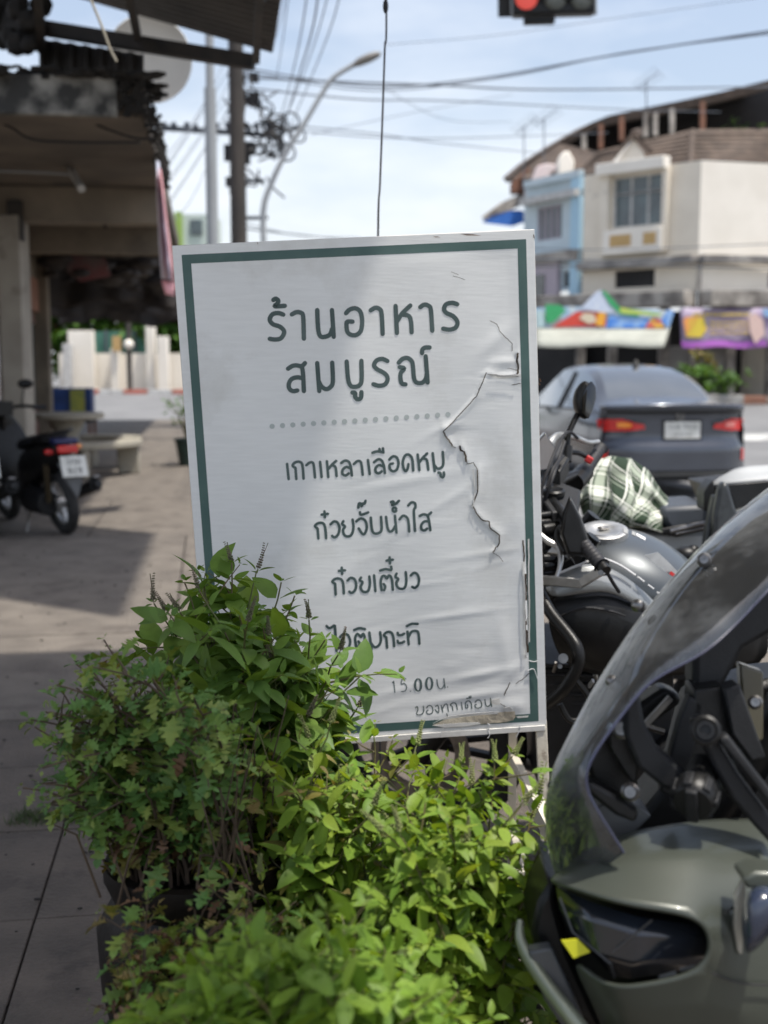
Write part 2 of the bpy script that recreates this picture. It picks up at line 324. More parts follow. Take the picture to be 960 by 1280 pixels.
    def grid(s, fn, nu, nv, uv=False):
        o = len(s.v)
        for j in range(nv + 1):
            for i in range(nu + 1): s.v.append(V3(fn(i / nu, j / nv)))
        for j in range(nv):
            for i in range(nu): a = o + j * (nu + 1) + i; s.f.append((a, a + 1, a + nu + 2, a + nu + 1))
        return s

def smooth_pts(pts, k, r=None):
    out = []; ro = []; n = len(pts); rs = r if isinstance(r, (list, tuple)) else [r] * n
    for i in range(n - 1):
        p0, p1, p2, p3 = pts[max(i - 1, 0)], pts[i], pts[i + 1], pts[min(i + 2, n - 1)]
        for j in range(k):
            t = j / k
            out.append(.5 * ((2 * p1) + (p2 - p0) * t + (2 * p0 - 5 * p1 + 4 * p2 - p3) * t * t + (3 * p1 - p0 - 3 * p2 + p3) * t ** 3))
            if r is not None: ro.append(rs[i] * (1 - t) + rs[i + 1] * t)
    out.append(pts[-1]); ro.append(rs[-1] if r is not None else 0)
    return out, ro

def tag(o, label=None, cat=None, group=None, kind=None):
    if label: o['label'] = label
    if cat: o['category'] = cat
    if group: o['group'] = group
    if kind: o['kind'] = kind
    return o
def wloc(p):
    v = V3((0, 0, 0))
    while p: v = v + p.location; p = p.parent
    return v
def mesh_of(name, mb, m, off=V3((0, 0, 0)), smooth=40):
    me = bpy.data.meshes.new(name); me.from_pydata([tuple(v - off) for v in mb.v], [], mb.f)
    if m: me.materials.append(m)
    me.validate(); me.update()
    if smooth:
        me.shade_smooth() if hasattr(me, 'shade_smooth') else None
        me.set_sharp_from_angle(angle=R(smooth))
    return me
def obj(name, mb, m, parent=None, smooth=40, bevel=0, subsurf=0, solid=0, label=None, kind=None, flip=False):
    """link the collected shapes (world coordinates) as ONE mesh object under parent"""
    if isinstance(m, str): m = M[m]
    loc = wloc(parent) if parent else V3((0, 0, 0))
    if flip: mb.f = [f[::-1] for f in mb.f]
    o = bpy.data.objects.new(name, mesh_of(name, mb, m, loc, smooth)); COL.objects.link(o)
    if parent: o.parent = parent
    if subsurf: q = o.modifiers.new('s', 'SUBSURF'); q.levels = subsurf; q.render_levels = subsurf
    if solid: q = o.modifiers.new('t', 'SOLIDIFY'); q.thickness = solid; q.offset = 0
    if bevel: q = o.modifiers.new('b', 'BEVEL'); q.width = bevel; q.segments = 2; q.limit_method = 'ANGLE'; q.angle_limit = R(35)
    if label: o['label'] = label
    if kind: o['kind'] = kind
    return o
def thing(name, label, cat, loc, group=None):
    o = bpy.data.objects.new(name, None); COL.objects.link(o); o.location = V3(loc); o.empty_display_size = .1
    return tag(o, label, cat, group)
def struct(name, mb, m, parent=None, **k):
    o = obj(name, mb, m, parent, **k); o['kind'] = 'structure'; return o
def text_mb(txt, size, o, xdir, ydir, depth=.0004, align='CENTER', squash=1.0):
    """flat lettering as mesh data: origin o, reading along xdir, up along ydir"""
    cu = bpy.data.curves.new('t', 'FONT'); cu.body = txt; cu.size = size; cu.align_x = align; cu.resolution_u = 3
    ob = bpy.data.objects.new('t', cu); COL.objects.link(ob)
    dg = bpy.context.evaluated_depsgraph_get(); dg.update()
    me = bpy.data.meshes.new_from_object(ob.evaluated_get(dg)); mb = MB()
    mb.add([V3(o) + xdir * (v.co.x * squash) + ydir * v.co.y for v in me.vertices], [tuple(p.vertices) for p in me.polygons])
    bpy.data.objects.remove(ob); bpy.data.meshes.remove(me); bpy.data.curves.remove(cu)
    return mb

# ================================================================ GROUND
mb = MB(); s_ = 1500
mb.add([(-s_, -s_, -.125), (s_, -s_, -.125), (s_, s_, -.125), (-s_, s_, -.125)], [(0, 1, 2, 3)])
struct('road', mb, 'asphalt')
KU = 2.7                                             # kerb line of the near pavement, street frame
pv = MB(); pv.prism([S(-30, -6, -.12), S(KU, -6, -.12), S(KU, 31, -.12), S(-30, 31, -.12)], (0, 0, .105))
pavement = struct('pavement', pv, 'bed')
def slab(u0, u1, v0, v1, m, dz=0.0, g=.003, tilt=0):
    b = MB(); tz = [random.uniform(-tilt, tilt) for _ in range(4)]
    q = [S(u0 + g, v0 + g), S(u1 - g, v0 + g), S(u1 - g, v1 - g), S(u0 + g, v1 - g)]
    lo = [V3((p.x, p.y, -.014)) for p in q]; hi = [V3((p.x, p.y, dz + tz[i])) for i, p in enumerate(q)]
    b.add(lo + hi, [(3, 2, 1, 0), (4, 5, 6, 7), (0, 1, 5, 4), (1, 2, 6, 5), (2, 3, 7, 6), (3, 0, 4, 7)])
    return obj('paving_slab', b, m, pavement, smooth=0, bevel=.004)
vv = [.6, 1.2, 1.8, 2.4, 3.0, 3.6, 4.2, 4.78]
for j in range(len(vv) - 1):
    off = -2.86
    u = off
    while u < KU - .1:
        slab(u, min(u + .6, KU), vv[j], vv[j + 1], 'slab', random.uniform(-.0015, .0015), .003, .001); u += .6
for (u0, u1, v0, v1) in [(-2.9, KU, 4.78, 6.3), (-2.9, -.2, 6.3, 9.9), (-.2, KU, 6.3, 9.9), (-2.9, -1.75, 9.9, 12.6), (-1.75, -1.0, 9.9, 11.2), (-1.75, -1.0, 11.2, 12.6),
                         (-1.0, KU, 9.9, 12.6), (-2.9, KU, 12.6, 16.5), (-2.9, KU, 16.5, 22), (-2.9, KU, 22, 31)]:
    slab(u0, u1, v0, v1, 'slab2', random.uniform(-.004, .004), .006)
b = MB(); b.add([S(-30, -6, .001), S(-2.9, -6, .001), S(-2.9, 31, .001), S(-30, 31, .001)], [(0, 1, 2, 3)]); struct('shop_floor', b, 'slab2')
b = MB(); b.add([S(-2.9, -6, .0), S(KU, -6, .0), S(KU, .6, .0), S(-2.9, .6, .0)], [(0, 1, 2, 3)]); struct('near_pavement', b, 'slab2')
kerb = struct('kerb', MB().prism([S(KU + .004, -6, -.12), S(KU + .16, -6, -.12), S(KU + .16, 31, -.12), S(KU + .004, 31, -.12)], (0, 0, .118)), 'kerb')
# iron cover in the pavement
cv = obj('manhole_cover', MB().box(P(163, 659, 10.2) * 1, (.0, .0, .0)), 'slab2') if False else None

# far side of the crossing, left: kerb, wall, gate posts, trees
FK = 62.0
fp = MB(); fp.prism([V3((-60, FK, -.12)), V3((4, FK, -.12)), V3((4, FK + 14, -.12)), V3((-60, FK + 14, -.12))], (0, 0, .12)); struct('far_pavement', fp, 'slab2')
fk = thing('painted_kerb', 'red and white striped kerb across the side road', 'kerb', (-12, FK - .15, -.12))
for i in range(18):
    x = -24 + i * 1.25
    obj('kerb_block', MB().box((x, FK - .12, -.02), (1.22, .22, .24)), 'kred' if i % 2 else 'kwhite', fk, bevel=.02)

# ================================================================ LEFT SHOPHOUSE
sh = thing('shophouse', 'shaded shophouse along the left pavement under a mouldy concrete canopy', 'building', S(-2.3, 12, 0))
def wallbox(u0, u1, v0, v1, z0, z1):
    return MB().prism([S(u0, v0, z0), S(u1, v0, z0), S(u1, v1, z0), S(u0, v1, z0)], (0, 0, z1 - z0))
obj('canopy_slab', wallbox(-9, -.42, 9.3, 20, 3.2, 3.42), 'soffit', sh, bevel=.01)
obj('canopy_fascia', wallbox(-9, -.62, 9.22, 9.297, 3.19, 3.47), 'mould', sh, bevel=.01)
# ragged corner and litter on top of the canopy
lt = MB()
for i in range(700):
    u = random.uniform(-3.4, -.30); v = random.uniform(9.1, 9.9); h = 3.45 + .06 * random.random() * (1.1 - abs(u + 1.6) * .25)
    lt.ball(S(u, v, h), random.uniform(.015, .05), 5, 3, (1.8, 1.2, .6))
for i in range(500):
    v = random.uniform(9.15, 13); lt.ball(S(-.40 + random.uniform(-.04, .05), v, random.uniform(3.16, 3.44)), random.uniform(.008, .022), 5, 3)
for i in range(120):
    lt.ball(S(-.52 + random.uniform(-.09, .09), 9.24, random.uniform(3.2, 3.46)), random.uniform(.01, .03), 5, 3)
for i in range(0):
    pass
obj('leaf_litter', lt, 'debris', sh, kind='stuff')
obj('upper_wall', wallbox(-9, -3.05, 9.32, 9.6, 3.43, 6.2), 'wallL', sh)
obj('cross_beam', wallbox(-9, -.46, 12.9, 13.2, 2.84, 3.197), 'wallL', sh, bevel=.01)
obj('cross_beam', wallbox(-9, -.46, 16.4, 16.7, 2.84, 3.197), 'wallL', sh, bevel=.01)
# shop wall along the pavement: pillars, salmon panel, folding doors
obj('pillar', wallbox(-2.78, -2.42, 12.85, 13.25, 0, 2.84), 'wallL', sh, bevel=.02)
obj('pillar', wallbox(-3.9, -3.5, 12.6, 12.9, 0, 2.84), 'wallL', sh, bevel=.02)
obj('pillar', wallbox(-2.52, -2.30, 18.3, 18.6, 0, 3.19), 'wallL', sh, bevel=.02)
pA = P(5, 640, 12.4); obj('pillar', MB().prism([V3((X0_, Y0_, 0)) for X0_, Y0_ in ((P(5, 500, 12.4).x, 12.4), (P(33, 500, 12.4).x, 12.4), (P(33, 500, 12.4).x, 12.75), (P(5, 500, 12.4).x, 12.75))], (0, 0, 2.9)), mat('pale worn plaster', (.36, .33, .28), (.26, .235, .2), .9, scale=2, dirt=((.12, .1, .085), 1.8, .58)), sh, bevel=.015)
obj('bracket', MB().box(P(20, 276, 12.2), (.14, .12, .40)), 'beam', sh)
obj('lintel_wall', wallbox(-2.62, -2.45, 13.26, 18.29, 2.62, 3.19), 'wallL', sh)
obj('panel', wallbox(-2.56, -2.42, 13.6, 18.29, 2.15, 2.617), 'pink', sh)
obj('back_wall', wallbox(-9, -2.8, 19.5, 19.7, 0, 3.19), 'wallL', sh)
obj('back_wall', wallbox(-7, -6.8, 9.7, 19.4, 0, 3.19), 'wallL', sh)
for k in range(6):
    v0 = 13.7 + k * .76
    d = obj('door_panel', MB().add(*[list(x) for x in [[*[S(-2.52, v0 + .03, .02), S(-2.52, v0 + .12, .02), S(-2.52, v0 + .12, 2.14), S(-2.52, v0 + .03, 2.14)], *[S(-2.46, v0 + .03, .02), S(-2.46, v0 + .12, .02), S(-2.46, v0 + .12, 2.14), S(-2.46, v0 + .03, 2.14)]], [(0, 3, 2, 1), (4, 5, 6, 7), (0, 1, 5, 4), (1, 2, 6, 5), (2, 3, 7, 6), (3, 0, 4, 7)]]]), 'brown', sh)
    fr = d
    obj('rail', wallbox(-2.51, -2.465, v0 + .123, v0 + .70, 1.98, 2.13), 'brown', d); obj('rail', wallbox(-2.51, -2.465, v0 + .123, v0 + .70, .02, .75), 'brown', d)
    obj('pane', wallbox(-2.495, -2.485, v0 + .123, v0 + .70, .752, 1.978), 'glass0', d)
# tube lamp and loose wires under the soffit
lamp = obj('conduit', MB().tube([P(-20, 213, 11), P(60, 216, 11), P(88, 218, 11)], .012), 'gpole', sh)
tl = thing('ceiling_lamp', 'short unlit tube lamp under the sooty soffit', 'lamp', P(95, 218, 11))
obj('tube', MB().tube([P(86, 208, 11.2), P(102, 236, 10.6)], .035, 8), 'kwhite', tl); obj('holder', MB().box(P(86, 205, 11.3), (.1, .14, .1)), 'kwhite', tl)
for pts in ([(-10, 136, 9.1), (40, 140, 9.1), (90, 142, 9.1), (130, 160, 9.1), (170, 173, 9.1), (190, 172, 9.1)],
            [(-10, 150, 9.1), (15, 160, 9.1), (40, 174, 9.1), (90, 178, 9.1), (175, 178, 9.1)]):
    tag(obj('loose_cable', MB().tube([P(*q) for q in pts], .010, 6, smooth=4), 'cable'), 'black cable sagging along the canopy edge, %s one' % ('upper' if pts[0][1] == 136 else 'lower'), 'cable', 'cables under the canopy')
wm = thing('wall_fan', 'small dark bracket on the beam over the shop opening', 'bracket', P(128, 270, 12.9))
obj('arm', MB().tube([P(120, 264, 12.85), P(127, 272, 12.7), P(132, 284, 12.5)], [.05, .04, .02], 6), 'beam', wm)

# dark canopy further along, with hanging tarpaulins
dc = thing('dark_canopy', 'low dark tarpaulin canopy further along the pavement', 'canopy', S(-1.4, 24, 2.6))
obj('roof_sheet', wallbox(-3.6, -.52, 20.05, 31, 3.05, 3.12), 'tarp', dc)
def hang(u0, u1, v, z0, z1, seed, n=14, m=8, mat_='tarp', amp=.12):
    rr = random.Random(seed); ph = [rr.uniform(0, 6) for _ in range(4)]
    def fn(a, b):
        u = u0 + (u1 - u0) * a; z = z1 + (z0 - z1) * b * (1 + .10 * math.sin(a * 9 + ph[0]) + .05 * math.sin(a * 23 + ph[1]))
        return S(u, v + amp * math.sin(a * 14 + ph[2]) * b + amp * .5 * math.sin(a * 31 + ph[3]), z)
    return MB().grid(fn, n * 2, m)
for k, (v, z0, z1) in enumerate([(20.2, 2.36, 3.05), (22.5, 2.45, 3.04), (25.5, 2.40, 3.04), (29, 2.36, 3.04)]):
    obj('hanging_tarp', hang(-3.4, -.5, v, z0, z1, k), 'tarp', dc, solid=.01)
cl = MB()
for i in range(90):
    cl.ball(S(random.uniform(-2.3, -.6), random.uniform(16.8, 20), 3.12 - random.random() ** 2 * .55), random.uniform(.05, .16), 7, 5, (1.8, 1.2, .8))
obj('stored_bundles', cl, 'tarp', dc, kind='stuff')
pb = thing('shop_sign', 'faded white and red sign hanging in the dark under the canopy', 'sign', P(105, 335, 16))
obj('board', MB().prism([P(84, 318, 16.2), P(130, 322, 16.2), P(138, 345, 16.2), P(100, 352, 16.2), P(84, 340, 16.2)], (0, .03, 0)), mat('faded sign', (.16, .12, .11), (.20, .05, .05), .7, scale=3), pb)

# thin banner hanging beside the canopy edge
bn = thing('vertical_banner', 'narrow pale blue and pink banner hanging at the canopy edge', 'banner', P(206, 280, 11))
def strip(pts, d0, d1):
    n = len(pts); vs = []
    for i, (xa, xb, y) in enumerate(pts):
        d = d0 + (d1 - d0) * i / (n - 1); vs += [P(xa, y, d), P(xb, y + 2, d + .45)]
    return MB().add(vs, [(2 * i, 2 * i + 1, 2 * i + 3, 2 * i + 2) for i in range(n - 1)])
obj('cloth', strip([(195, 199, 200), (196, 203, 240), (198, 207, 280), (200, 212, 320), (202, 214, 348)], 10.4, 11), mat('pale blue cloth', (.74, .77, .88), (.66, .68, .8), .8, scale=4), bn, solid=.006)
obj('trim', strip([(199.5, 201, 210), (203.6, 206, 250), (208, 211, 290), (212.5, 216, 330), (214.5, 218, 350)], 10.38, 10.98), mat('pink cloth', (.8, .42, .44), (.7, .35, .38), .8, scale=4), bn, solid=.006)
obj('hem', strip([(202, 218, 350), (207, 218, 368)], 10.99, 11.02), mat('rose cloth', (.8, .40, .42), (.72, .34, .36), .8, scale=4), bn, solid=.006)

# awning over the left pavement (top left) and an unseen one added overhead for shade
aw = thing('metal_awning', 'old corrugated metal awning jutting out at the top left', 'awning', S(-1.2, 8, 3.3))
def corr(o, e1, e2, n, amp, nrm):
    o, e1, e2, nrm = V3(o), V3(e1), V3(e2), V3(nrm)
    return MB().grid(lambda a, b: o + e1 * a + e2 * b + nrm * amp * (1 if (int(a * n * 2) % 2) else -1) * (1 if abs((a * n * 2) % 1 - .5) < .49 else 1), n * 4, 1)
A0, A1, A2 = P(341, 64, 9.0), P(0, -32, 10.6), S(.48, 5.95, 3.72)
aw_n = (A1 - A0).cross(A2 - A0).normalized()
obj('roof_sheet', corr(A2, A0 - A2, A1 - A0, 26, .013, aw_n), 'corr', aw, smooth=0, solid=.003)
obj('purlin', MB().beam(P(-40, 20, 8.9), P(318, 78, 8.75), .10, .10), 'beam', aw)
obj('purlin', MB().beam(P(-20, -60, 7.3), P(330, -6, 7.15), .12, .05), 'beam', aw)
obj('rafter', MB().beam(P(326, -40, 6.6), P(320, 74, 8.6), .05, .07), 'beam', aw)
obj('rafter', MB().beam(P(150, -60, 6.8), P(172, 45, 8.7), .05, .07), 'beam', aw)
obj('rafter', MB().beam(P(44, -40, 7.2), P(52, 60, 8.9), .06, .08), 'beam', aw)
vs_o = P(52, 56, 9.0)
obj('side_sheet', corr(P(50, 48, 9.25), P(180, 68, 9.15) - P(50, 48, 9.25), P(50, 118, 9.25) - P(50, 48, 9.25), 7, .02, (0, 1, 0)), 'corr', aw, smooth=0, solid=.003)
jk = MB()
for i in range(46): jk.ball(P(random.uniform(-10, 52), random.uniform(-20, 60), random.uniform(8.6, 9.2)), random.uniform(.03, .10), 6, 4)
obj('bundled_cables', jk, 'debris', aw, kind='stuff')
tag(obj('bent_wire', MB().tube([P(112, -4, 5.9), P(122, 20, 5.9), P(130, 40, 5.9), P(138, 62, 5.9), P(146, 77, 5.9)], .007, 6, smooth=3), mat('pale bare wire', (.3, .27, .2), rough=.6)), 'pale bent wire dangling in front of the awning beam', 'wire')
dish = thing('satellite_dish', 'cream round satellite dish half hidden behind the awning', 'satellite dish', P(185, 95, 10))
obj('dish', MB().lathe(P(187, 74, 10.2), P(187, 74, 9.2) - P(187, 74, 10.2), [(.005, 0), (.16, .02), (.28, .06), (.35, .11), (.355, .105), (.29, .045), (.16, .005), (.005, -.02)], 32), mat('cream dish paint', (.8, .77, .70), (.74, .71, .64), .6, scale=3), dish)
obj('mount', MB().tube([P(182, 110, 10.3), P(184, 128, 9.9)], .02), 'beam', dish)
na = thing('shade_awning', 'unseen corrugated awning added overhead to shade the sign and the pots', 'awning', (0, 2, 3.5))
obj('roof_sheet', corr(S(-3.4, .5, 3.62), S(4.24, 0, -.12), S(0, 4.75, 0), 20, .012, (0, 0, 1)), 'corrp', na, smooth=0, solid=.003)  # unseen sheet placed to shade the sign, pale to bounce light

# ================================================================ THINGS ON THE LEFT PAVEMENT
GR = 2100
def gp(px, py, z=0.0):                                # ground point seen at a pixel
    d = V3(((px - 480) / F, 0, 0)) + FW + UP * ((640 - py) / F); t = (z - CAM.z) / d.z; return CAM + d * t
# stone table and benches
t0 = gp(85, 592)
tb = thing('stone_table', 'round terrazzo table beside the shop pillar', 'table', t0)
obj('tabletop', MB().lathe(t0 + V3((0, 0, .70)), (0, 0, 1), [(.40, 0), (.47, .01), (.48, .06), (.46, .08), (.02, .08)], 28), 'stone', tb)
obj('pedestal', MB().lathe(t0, (0, 0, 1), [(.26, 0), (.26, .06), (.16, .2), (.15, .5), (.24, .695)], 20), 'stone', tb)
def bench(c, a0, a1, r0, r1, lab):
    t = thing('stone_bench', lab, 'bench', c, 'curved stone benches')
    n = 12; pts = [c + V3((math.cos(a0 + (a1 - a0) * i / n) * r1, math.sin(a0 + (a1 - a0) * i / n) * r1, .36)) for i in range(n + 1)]
    pts += [c + V3((math.cos(a1 + (a0 - a1) * i / n) * r0, math.sin(a1 + (a0 - a1) * i / n) * r0, .36)) for i in range(n + 1)]
    obj('seat', MB().prism(pts, (0, 0, .08)), 'stone', t, bevel=.015)
    for s in (.15, .85):
        a = a0 + (a1 - a0) * s; d = V3((math.cos(a), math.sin(a), 0))
        obj('leg', MB().beam(c + d * (r0 + .03) + V3((0, 0, .18)), c + d * (r1 - .03) + V3((0, 0, .18)), .10, .355, V3((0, 0, 1))), 'stone', t, bevel=.015)
bench(t0 + V3((.0, .0, 0)), R(-75), R(15), .62, .95, 'curved terrazzo bench at the near right of the stone table')
bench(t0 + V3((.0, .25, 0)), R(35), R(95), .66, .98, 'curved terrazzo bench behind the stone table')
bench(t0 + V3((-.1, .0, 0)), R(190), R(245), .62, .92, 'curved terrazzo bench left of the stone table, behind the scooter')
# cart with blue and yellow canvas
c0 = gp(100, 548)
ct = thing('covered_cart', 'food cart wrapped in blue and yellow canvas behind the stone table', 'cart', c0)
k = c0.y / F
obj('canvas', MB().box(c0 + V3((-.10, 0, 34 * k + .16)), (48 * k, .6, 36 * k), Euler((0, 0, .15)).to_matrix()), 'bluetarp', ct, bevel=.02)
obj('canvas_band', MB().box(c0 + V3((.06, -.325, 34 * k + .16)), (17 * k, .02, 33 * k), Euler((0, 0, .15)).to_matrix()), 'yelltarp', ct)
obj('tray', MB().box(c0 + V3((-.05, .05, .36)), (42 * k, .5, .10)), 'darkin', ct)
for sx in (-1, 1):
    for sy in (-1, 1): obj('leg', MB().beam(c0 + V3((sx * 17 * k - .03, sy * .2 + .05, 0)), c0 + V3((sx * 17 * k - .03, sy * .2 + .05, .45)), .05, .05), 'wood', ct)

# ---- leaves
def leaf_mesh(name, length, width, m, fold=.25, curl=.35, segs=5, seed=0, blunt=.5):
    rr = random.Random(seed); vs = [V3((0, 0, 0))]; fs = []
    wob = rr.uniform(-.08, .08)
    for i in range(1, segs):
        t = i / segs; wd = width * .5 * math.sin(math.pi * t ** blunt) ** .8
        x = length * t; z = -curl * length * t * t * .5; y0 = wob * length * math.sin(t * 3)
        vs += [V3((x, y0 + wd, z + wd * fold)), V3((x, y0, z)), V3((x, y0 - wd, z + wd * fold))]
    vs.append(V3((length, wob * length * .1, -curl * length * .5)))
    fs += [(0, 2, 1), (0, 3, 2)]
    for i in range(segs - 2):
        a = 1 + 3 * i; fs += [(a, a + 1, a + 4, a + 3), (a + 1, a + 2, a + 5, a + 4)]
    a = 1 + 3 * (segs - 2); e = len(vs) - 1; fs += [(a, a + 1, e), (a + 1, a + 2, e)]
    mb = MB().add(vs, fs); return mesh_of(name, mb, m, smooth=60)
def lobed_mesh(name, length, width, m, curl=.4, seed=0):
    rr = random.Random(seed)
    edge = [(.16, .05), (.24, .12), (.33, .30), (.36, .13), (.44, .16), (.52, .42), (.58, .44), (.57, .20), (.64, .17), (.74, .36), (.80, .32), (.78, .14), (.86, .16), (.93, .13)]
    edge = [(min(.97, x + rr.uniform(-.015, .015)), y * rr.uniform(.85, 1.15)) for x, y in edge]
    def h(x, y): return -curl * .5 * x * x + abs(y) * .3 + rr.uniform(-.03, .03)
    n = len(edge); mid = [V3((x * length, 0, h(x, 0) * length)) for x, y in edge]
    Lp = [V3((x * length, y * width, h(x, y) * length)) for x, y in edge]; Rp = [V3((x * length, -y * width, h(x, y) * length)) for x, y in edge]
    vs = [V3((0, 0, 0))] + mid + Lp + Rp + [V3((length, 0, h(1, 0) * length))]
    fs = [(0, 1, 1 + n), (0, 1 + 2 * n, 1)]
    for i in range(n - 1): fs += [(1 + i, 2 + i, 2 + n + i, 1 + n + i), (1 + i, 1 + 2 * n + i, 2 + 2 * n + i, 2 + i)]
    e = len(vs) - 1; fs += [(n, e, 2 * n), (n, 3 * n, e)]
    return mesh_of(name, MB().add(vs, fs), m, smooth=60)
def leaf_matrix(p, d, up, s, roll=0):
    x = d.normalized(); y = up.cross(x); y = y.normalized() if y.length > 1e-4 else basis(x)[0]; z = x.cross(y)
    m = Matrix((x, y, z)).transposed()
    if roll: m = m @ Matrix.Rotation(roll, 3, 'X')
    return Matrix.Translation(p) @ (m * s).to_4x4()
def put_leaves(root, lst, name='leaf', limit=300, rank=None):
    """lst: (mesh, matrix). The nearest ones become parts, the rest one mesh"""
    lst = sorted(lst, key=lambda q: (q[1].translation - CAM).length / (q[1].to_scale().x))
    loc = Matrix.Translation(-wloc(root))
    for me, mt in lst[:limit]:
        o = bpy.data.objects.new(name, me); o.parent = root; o.matrix_local = loc @ mt; COL.objects.link(o)
    rest = {}
    for me, mt in lst[limit:]: rest.setdefault(me.materials[0].name, []).append((me, mt))
    if rest:
        vs, fs, mi = [], [], []; mats = list(rest)
        for k_, mn in enumerate(mats):
            for me, mt in rest[mn]:
                o_ = len(vs); vs += [tuple(loc @ mt @ v.co) for v in me.vertices]; fs += [tuple(i + o_ for i in p.vertices) for p in me.polygons]; mi += [k_] * len(me.polygons)
        me = bpy.data.meshes.new('foliage'); me.from_pydata(vs, [], fs)
        for mn in mats: me.materials.append(bpy.data.materials[mn])
        me.polygons.foreach_set('material_index', mi); me.shade_smooth(); me.update()
        o = bpy.data.objects.new('foliage', me); o.parent = root; COL.objects.link(o); o['kind'] = 'stuff'
def rnd_in_poly(poly, rr):
    xs = [p[0] for p in poly]; ys = [p[1] for p in poly]
    while True:
        x, y = rr.uniform(min(xs), max(xs)), rr.uniform(min(ys), max(ys)); c = False; j = len(poly) - 1
        for i in range(len(poly)):
            if (poly[i][1] > y) != (poly[j][1] > y) and x < (poly[j][0] - poly[i][0]) * (y - poly[i][1]) / (poly[j][1] - poly[i][1]) + poly[i][0]: c = not c
            j = i
        if c: return x, y
def jar(name, lab, c, r, h, neck=.7, m='jar'):
    t = thing(name, lab, 'plant pot', c, 'dark plant jars under the herbs')
    obj('body', MB().lathe(c, (0, 0, 1), [(r * .45, 0), (r * .52, h * .1), (r * .72, h * .5), (r * .92, h * .72), (r * .95, h * .85), (r * neck, h * .92), (r * neck * 1.12, h * .97), (r * neck * 1.1, h), (r * neck * .95, h), (r * neck * .9, h * .9)], 36), m, t)
    obj('soil', MB().lathe(c + V3((0, 0, h * .90)), (0, 0, 1), [(r * neck * .93, 0), (r * neck * .6, .012), (.01, .02)], 24), 'soil', t)
    return t
def herb(root_name, label, cat, base, spread, tips, meshes, size, internode, start, stem_m, seed, per=2, side=.5, updroop=(.25, .25), limit=300, tipmesh=None, lowmeshes=None, lowfrac=.3, spikes=0, spike_m='spikeg', r0=.003, bare=()):
    rr = random.Random(seed); root = thing(root_name, label, cat, base); leaves = []; stems = MB(); sp = MB()
    def grow(p0, p1, st, lvl, size_):
        L_ = (p1 - p0).length; 
        c1 = p0 + V3((0, 0, 1)) * L_ * .45 + (p1 - p0) * .15 if lvl == 0 else p0 + (p1 - p0) * .5 + V3((rr.uniform(-.1, .1), rr.uniform(-.1, .1), -.1 + rr.random() * .2)) * L_
        n = max(4, int(L_ / internode)); pts = []
        for i in range(n + 1):
            t = i / n; pts.append(p0 * (1 - t) ** 2 + c1 * 2 * t * (1 - t) + p1 * t * t + V3((rr.uniform(-1, 1), rr.uniform(-1, 1), 0)) * internode * .10)
        r = r0 * (1 if lvl == 0 else .6)
        stems.tube(pts, [r * (1 - .6 * i / n) for i in range(n + 1)], 5)
        az = rr.uniform(0, 6.28)
        for i in range(n + 1):
            t = i / n
            if t < st: continue
            d = (pts[min(i + 1, n)] - pts[max(i - 1, 0)]).normalized(); a_, b_, _ = basis(d)
            az += math.pi / 2 if per == 2 else 2.4
            tt = (t - st) / (1 - st); sz = size_ * (.62 + .6 * math.sin(math.pi * min(1, tt * .9 + .12))) * rr.uniform(.5, 1.25) * (1 if i < n else .6)
            if i == n: sz *= .9
            for k_ in range(per if i < n else max(per, 3)):
                a = az + k_ * (2 * math.pi / (per if i < n else max(per, 3))) + rr.uniform(-.3, .3)
                od = (a_ * math.cos(a) + b_ * math.sin(a)); el = rr.uniform(*updroop) + (.6 if i >= n - 1 else 0)
                dr = (od + d * el + V3((0, 0, rr.uniform(-.25, .1)))).normalized()
                if lvl == 0 and side > 0 and rr.random() < side * (1 - .5 * tt) and i < n - 1:
                    grow(pts[i], pts[i] + (od * .9 + V3((0, 0, .55))).normalized() * internode * rr.uniform(1.8, 3.6), .35, 1, size_ * .8)
                pool = lowmeshes if (lowmeshes and tt < lowfrac * rr.uniform(.3, 1.6)) else meshes
                pet = .18 * sz * .06
                leaves.append((rr.choice(pool), leaf_matrix(pts[i] + dr * .004, dr, V3((0, 0, 1)) + d * .3 + V3((rr.uniform(-.4, .4), rr.uniform(-.4, .4), 0)), sz, rr.uniform(-.35, .35))))
        return pts
    for (tx, ty, td) in tips:
        tip = P(tx, ty, td); b0 = base + V3((rr.uniform(-1, 1), rr.uniform(-1, 1), 0)) * spread
        pts = grow(b0, tip, start, 0, size)
        if rr.random() < spikes:
            d = (pts[-1] - pts[-2]).normalized() + V3((rr.uniform(-.4, .4), 0, .5)); d.normalize(); q = pts[-1]; L_ = rr.uniform(.03, .06)
            bend = V3((rr.uniform(-1, 1), rr.uniform(-.5, .5), 0)) * .01
            sp.tube([q, q + d * L_], .0008, 4)
            for i in range(11):
                c = q + d * L_ * (i + 2) / 12 + bend * (i / 11) ** 2; a_, b_, _ = basis(d)
                for k_ in range(4):
                    a = k_ * 1.57 + i * .8; sp.ball(c + (a_ * math.cos(a) + b_ * math.sin(a)) * .0028 * (1.2 - i / 14), .0021 * (1.25 - i / 14), 5, 3, (1, 1, .8))
    obj('stem', stems, stem_m, root)
    if sp.v: obj('flower_spike', sp, spike_m, root, kind='stuff')
    put_leaves(root, leaves, 'leaf', limit)
    return root
bas = [leaf_mesh('basil_leaf', 1, w_, M['leafA'], f, c, 6, i, .72) for i, (w_, f, c) in enumerate([(.52, .25, .3), (.58, .2, .45), (.48, .35, .6), (.55, .15, .2)])]
bas_d = [leaf_mesh('basil_leaf', 1, .5, M['leafY'], .3, .6, 6, 9, .72)]
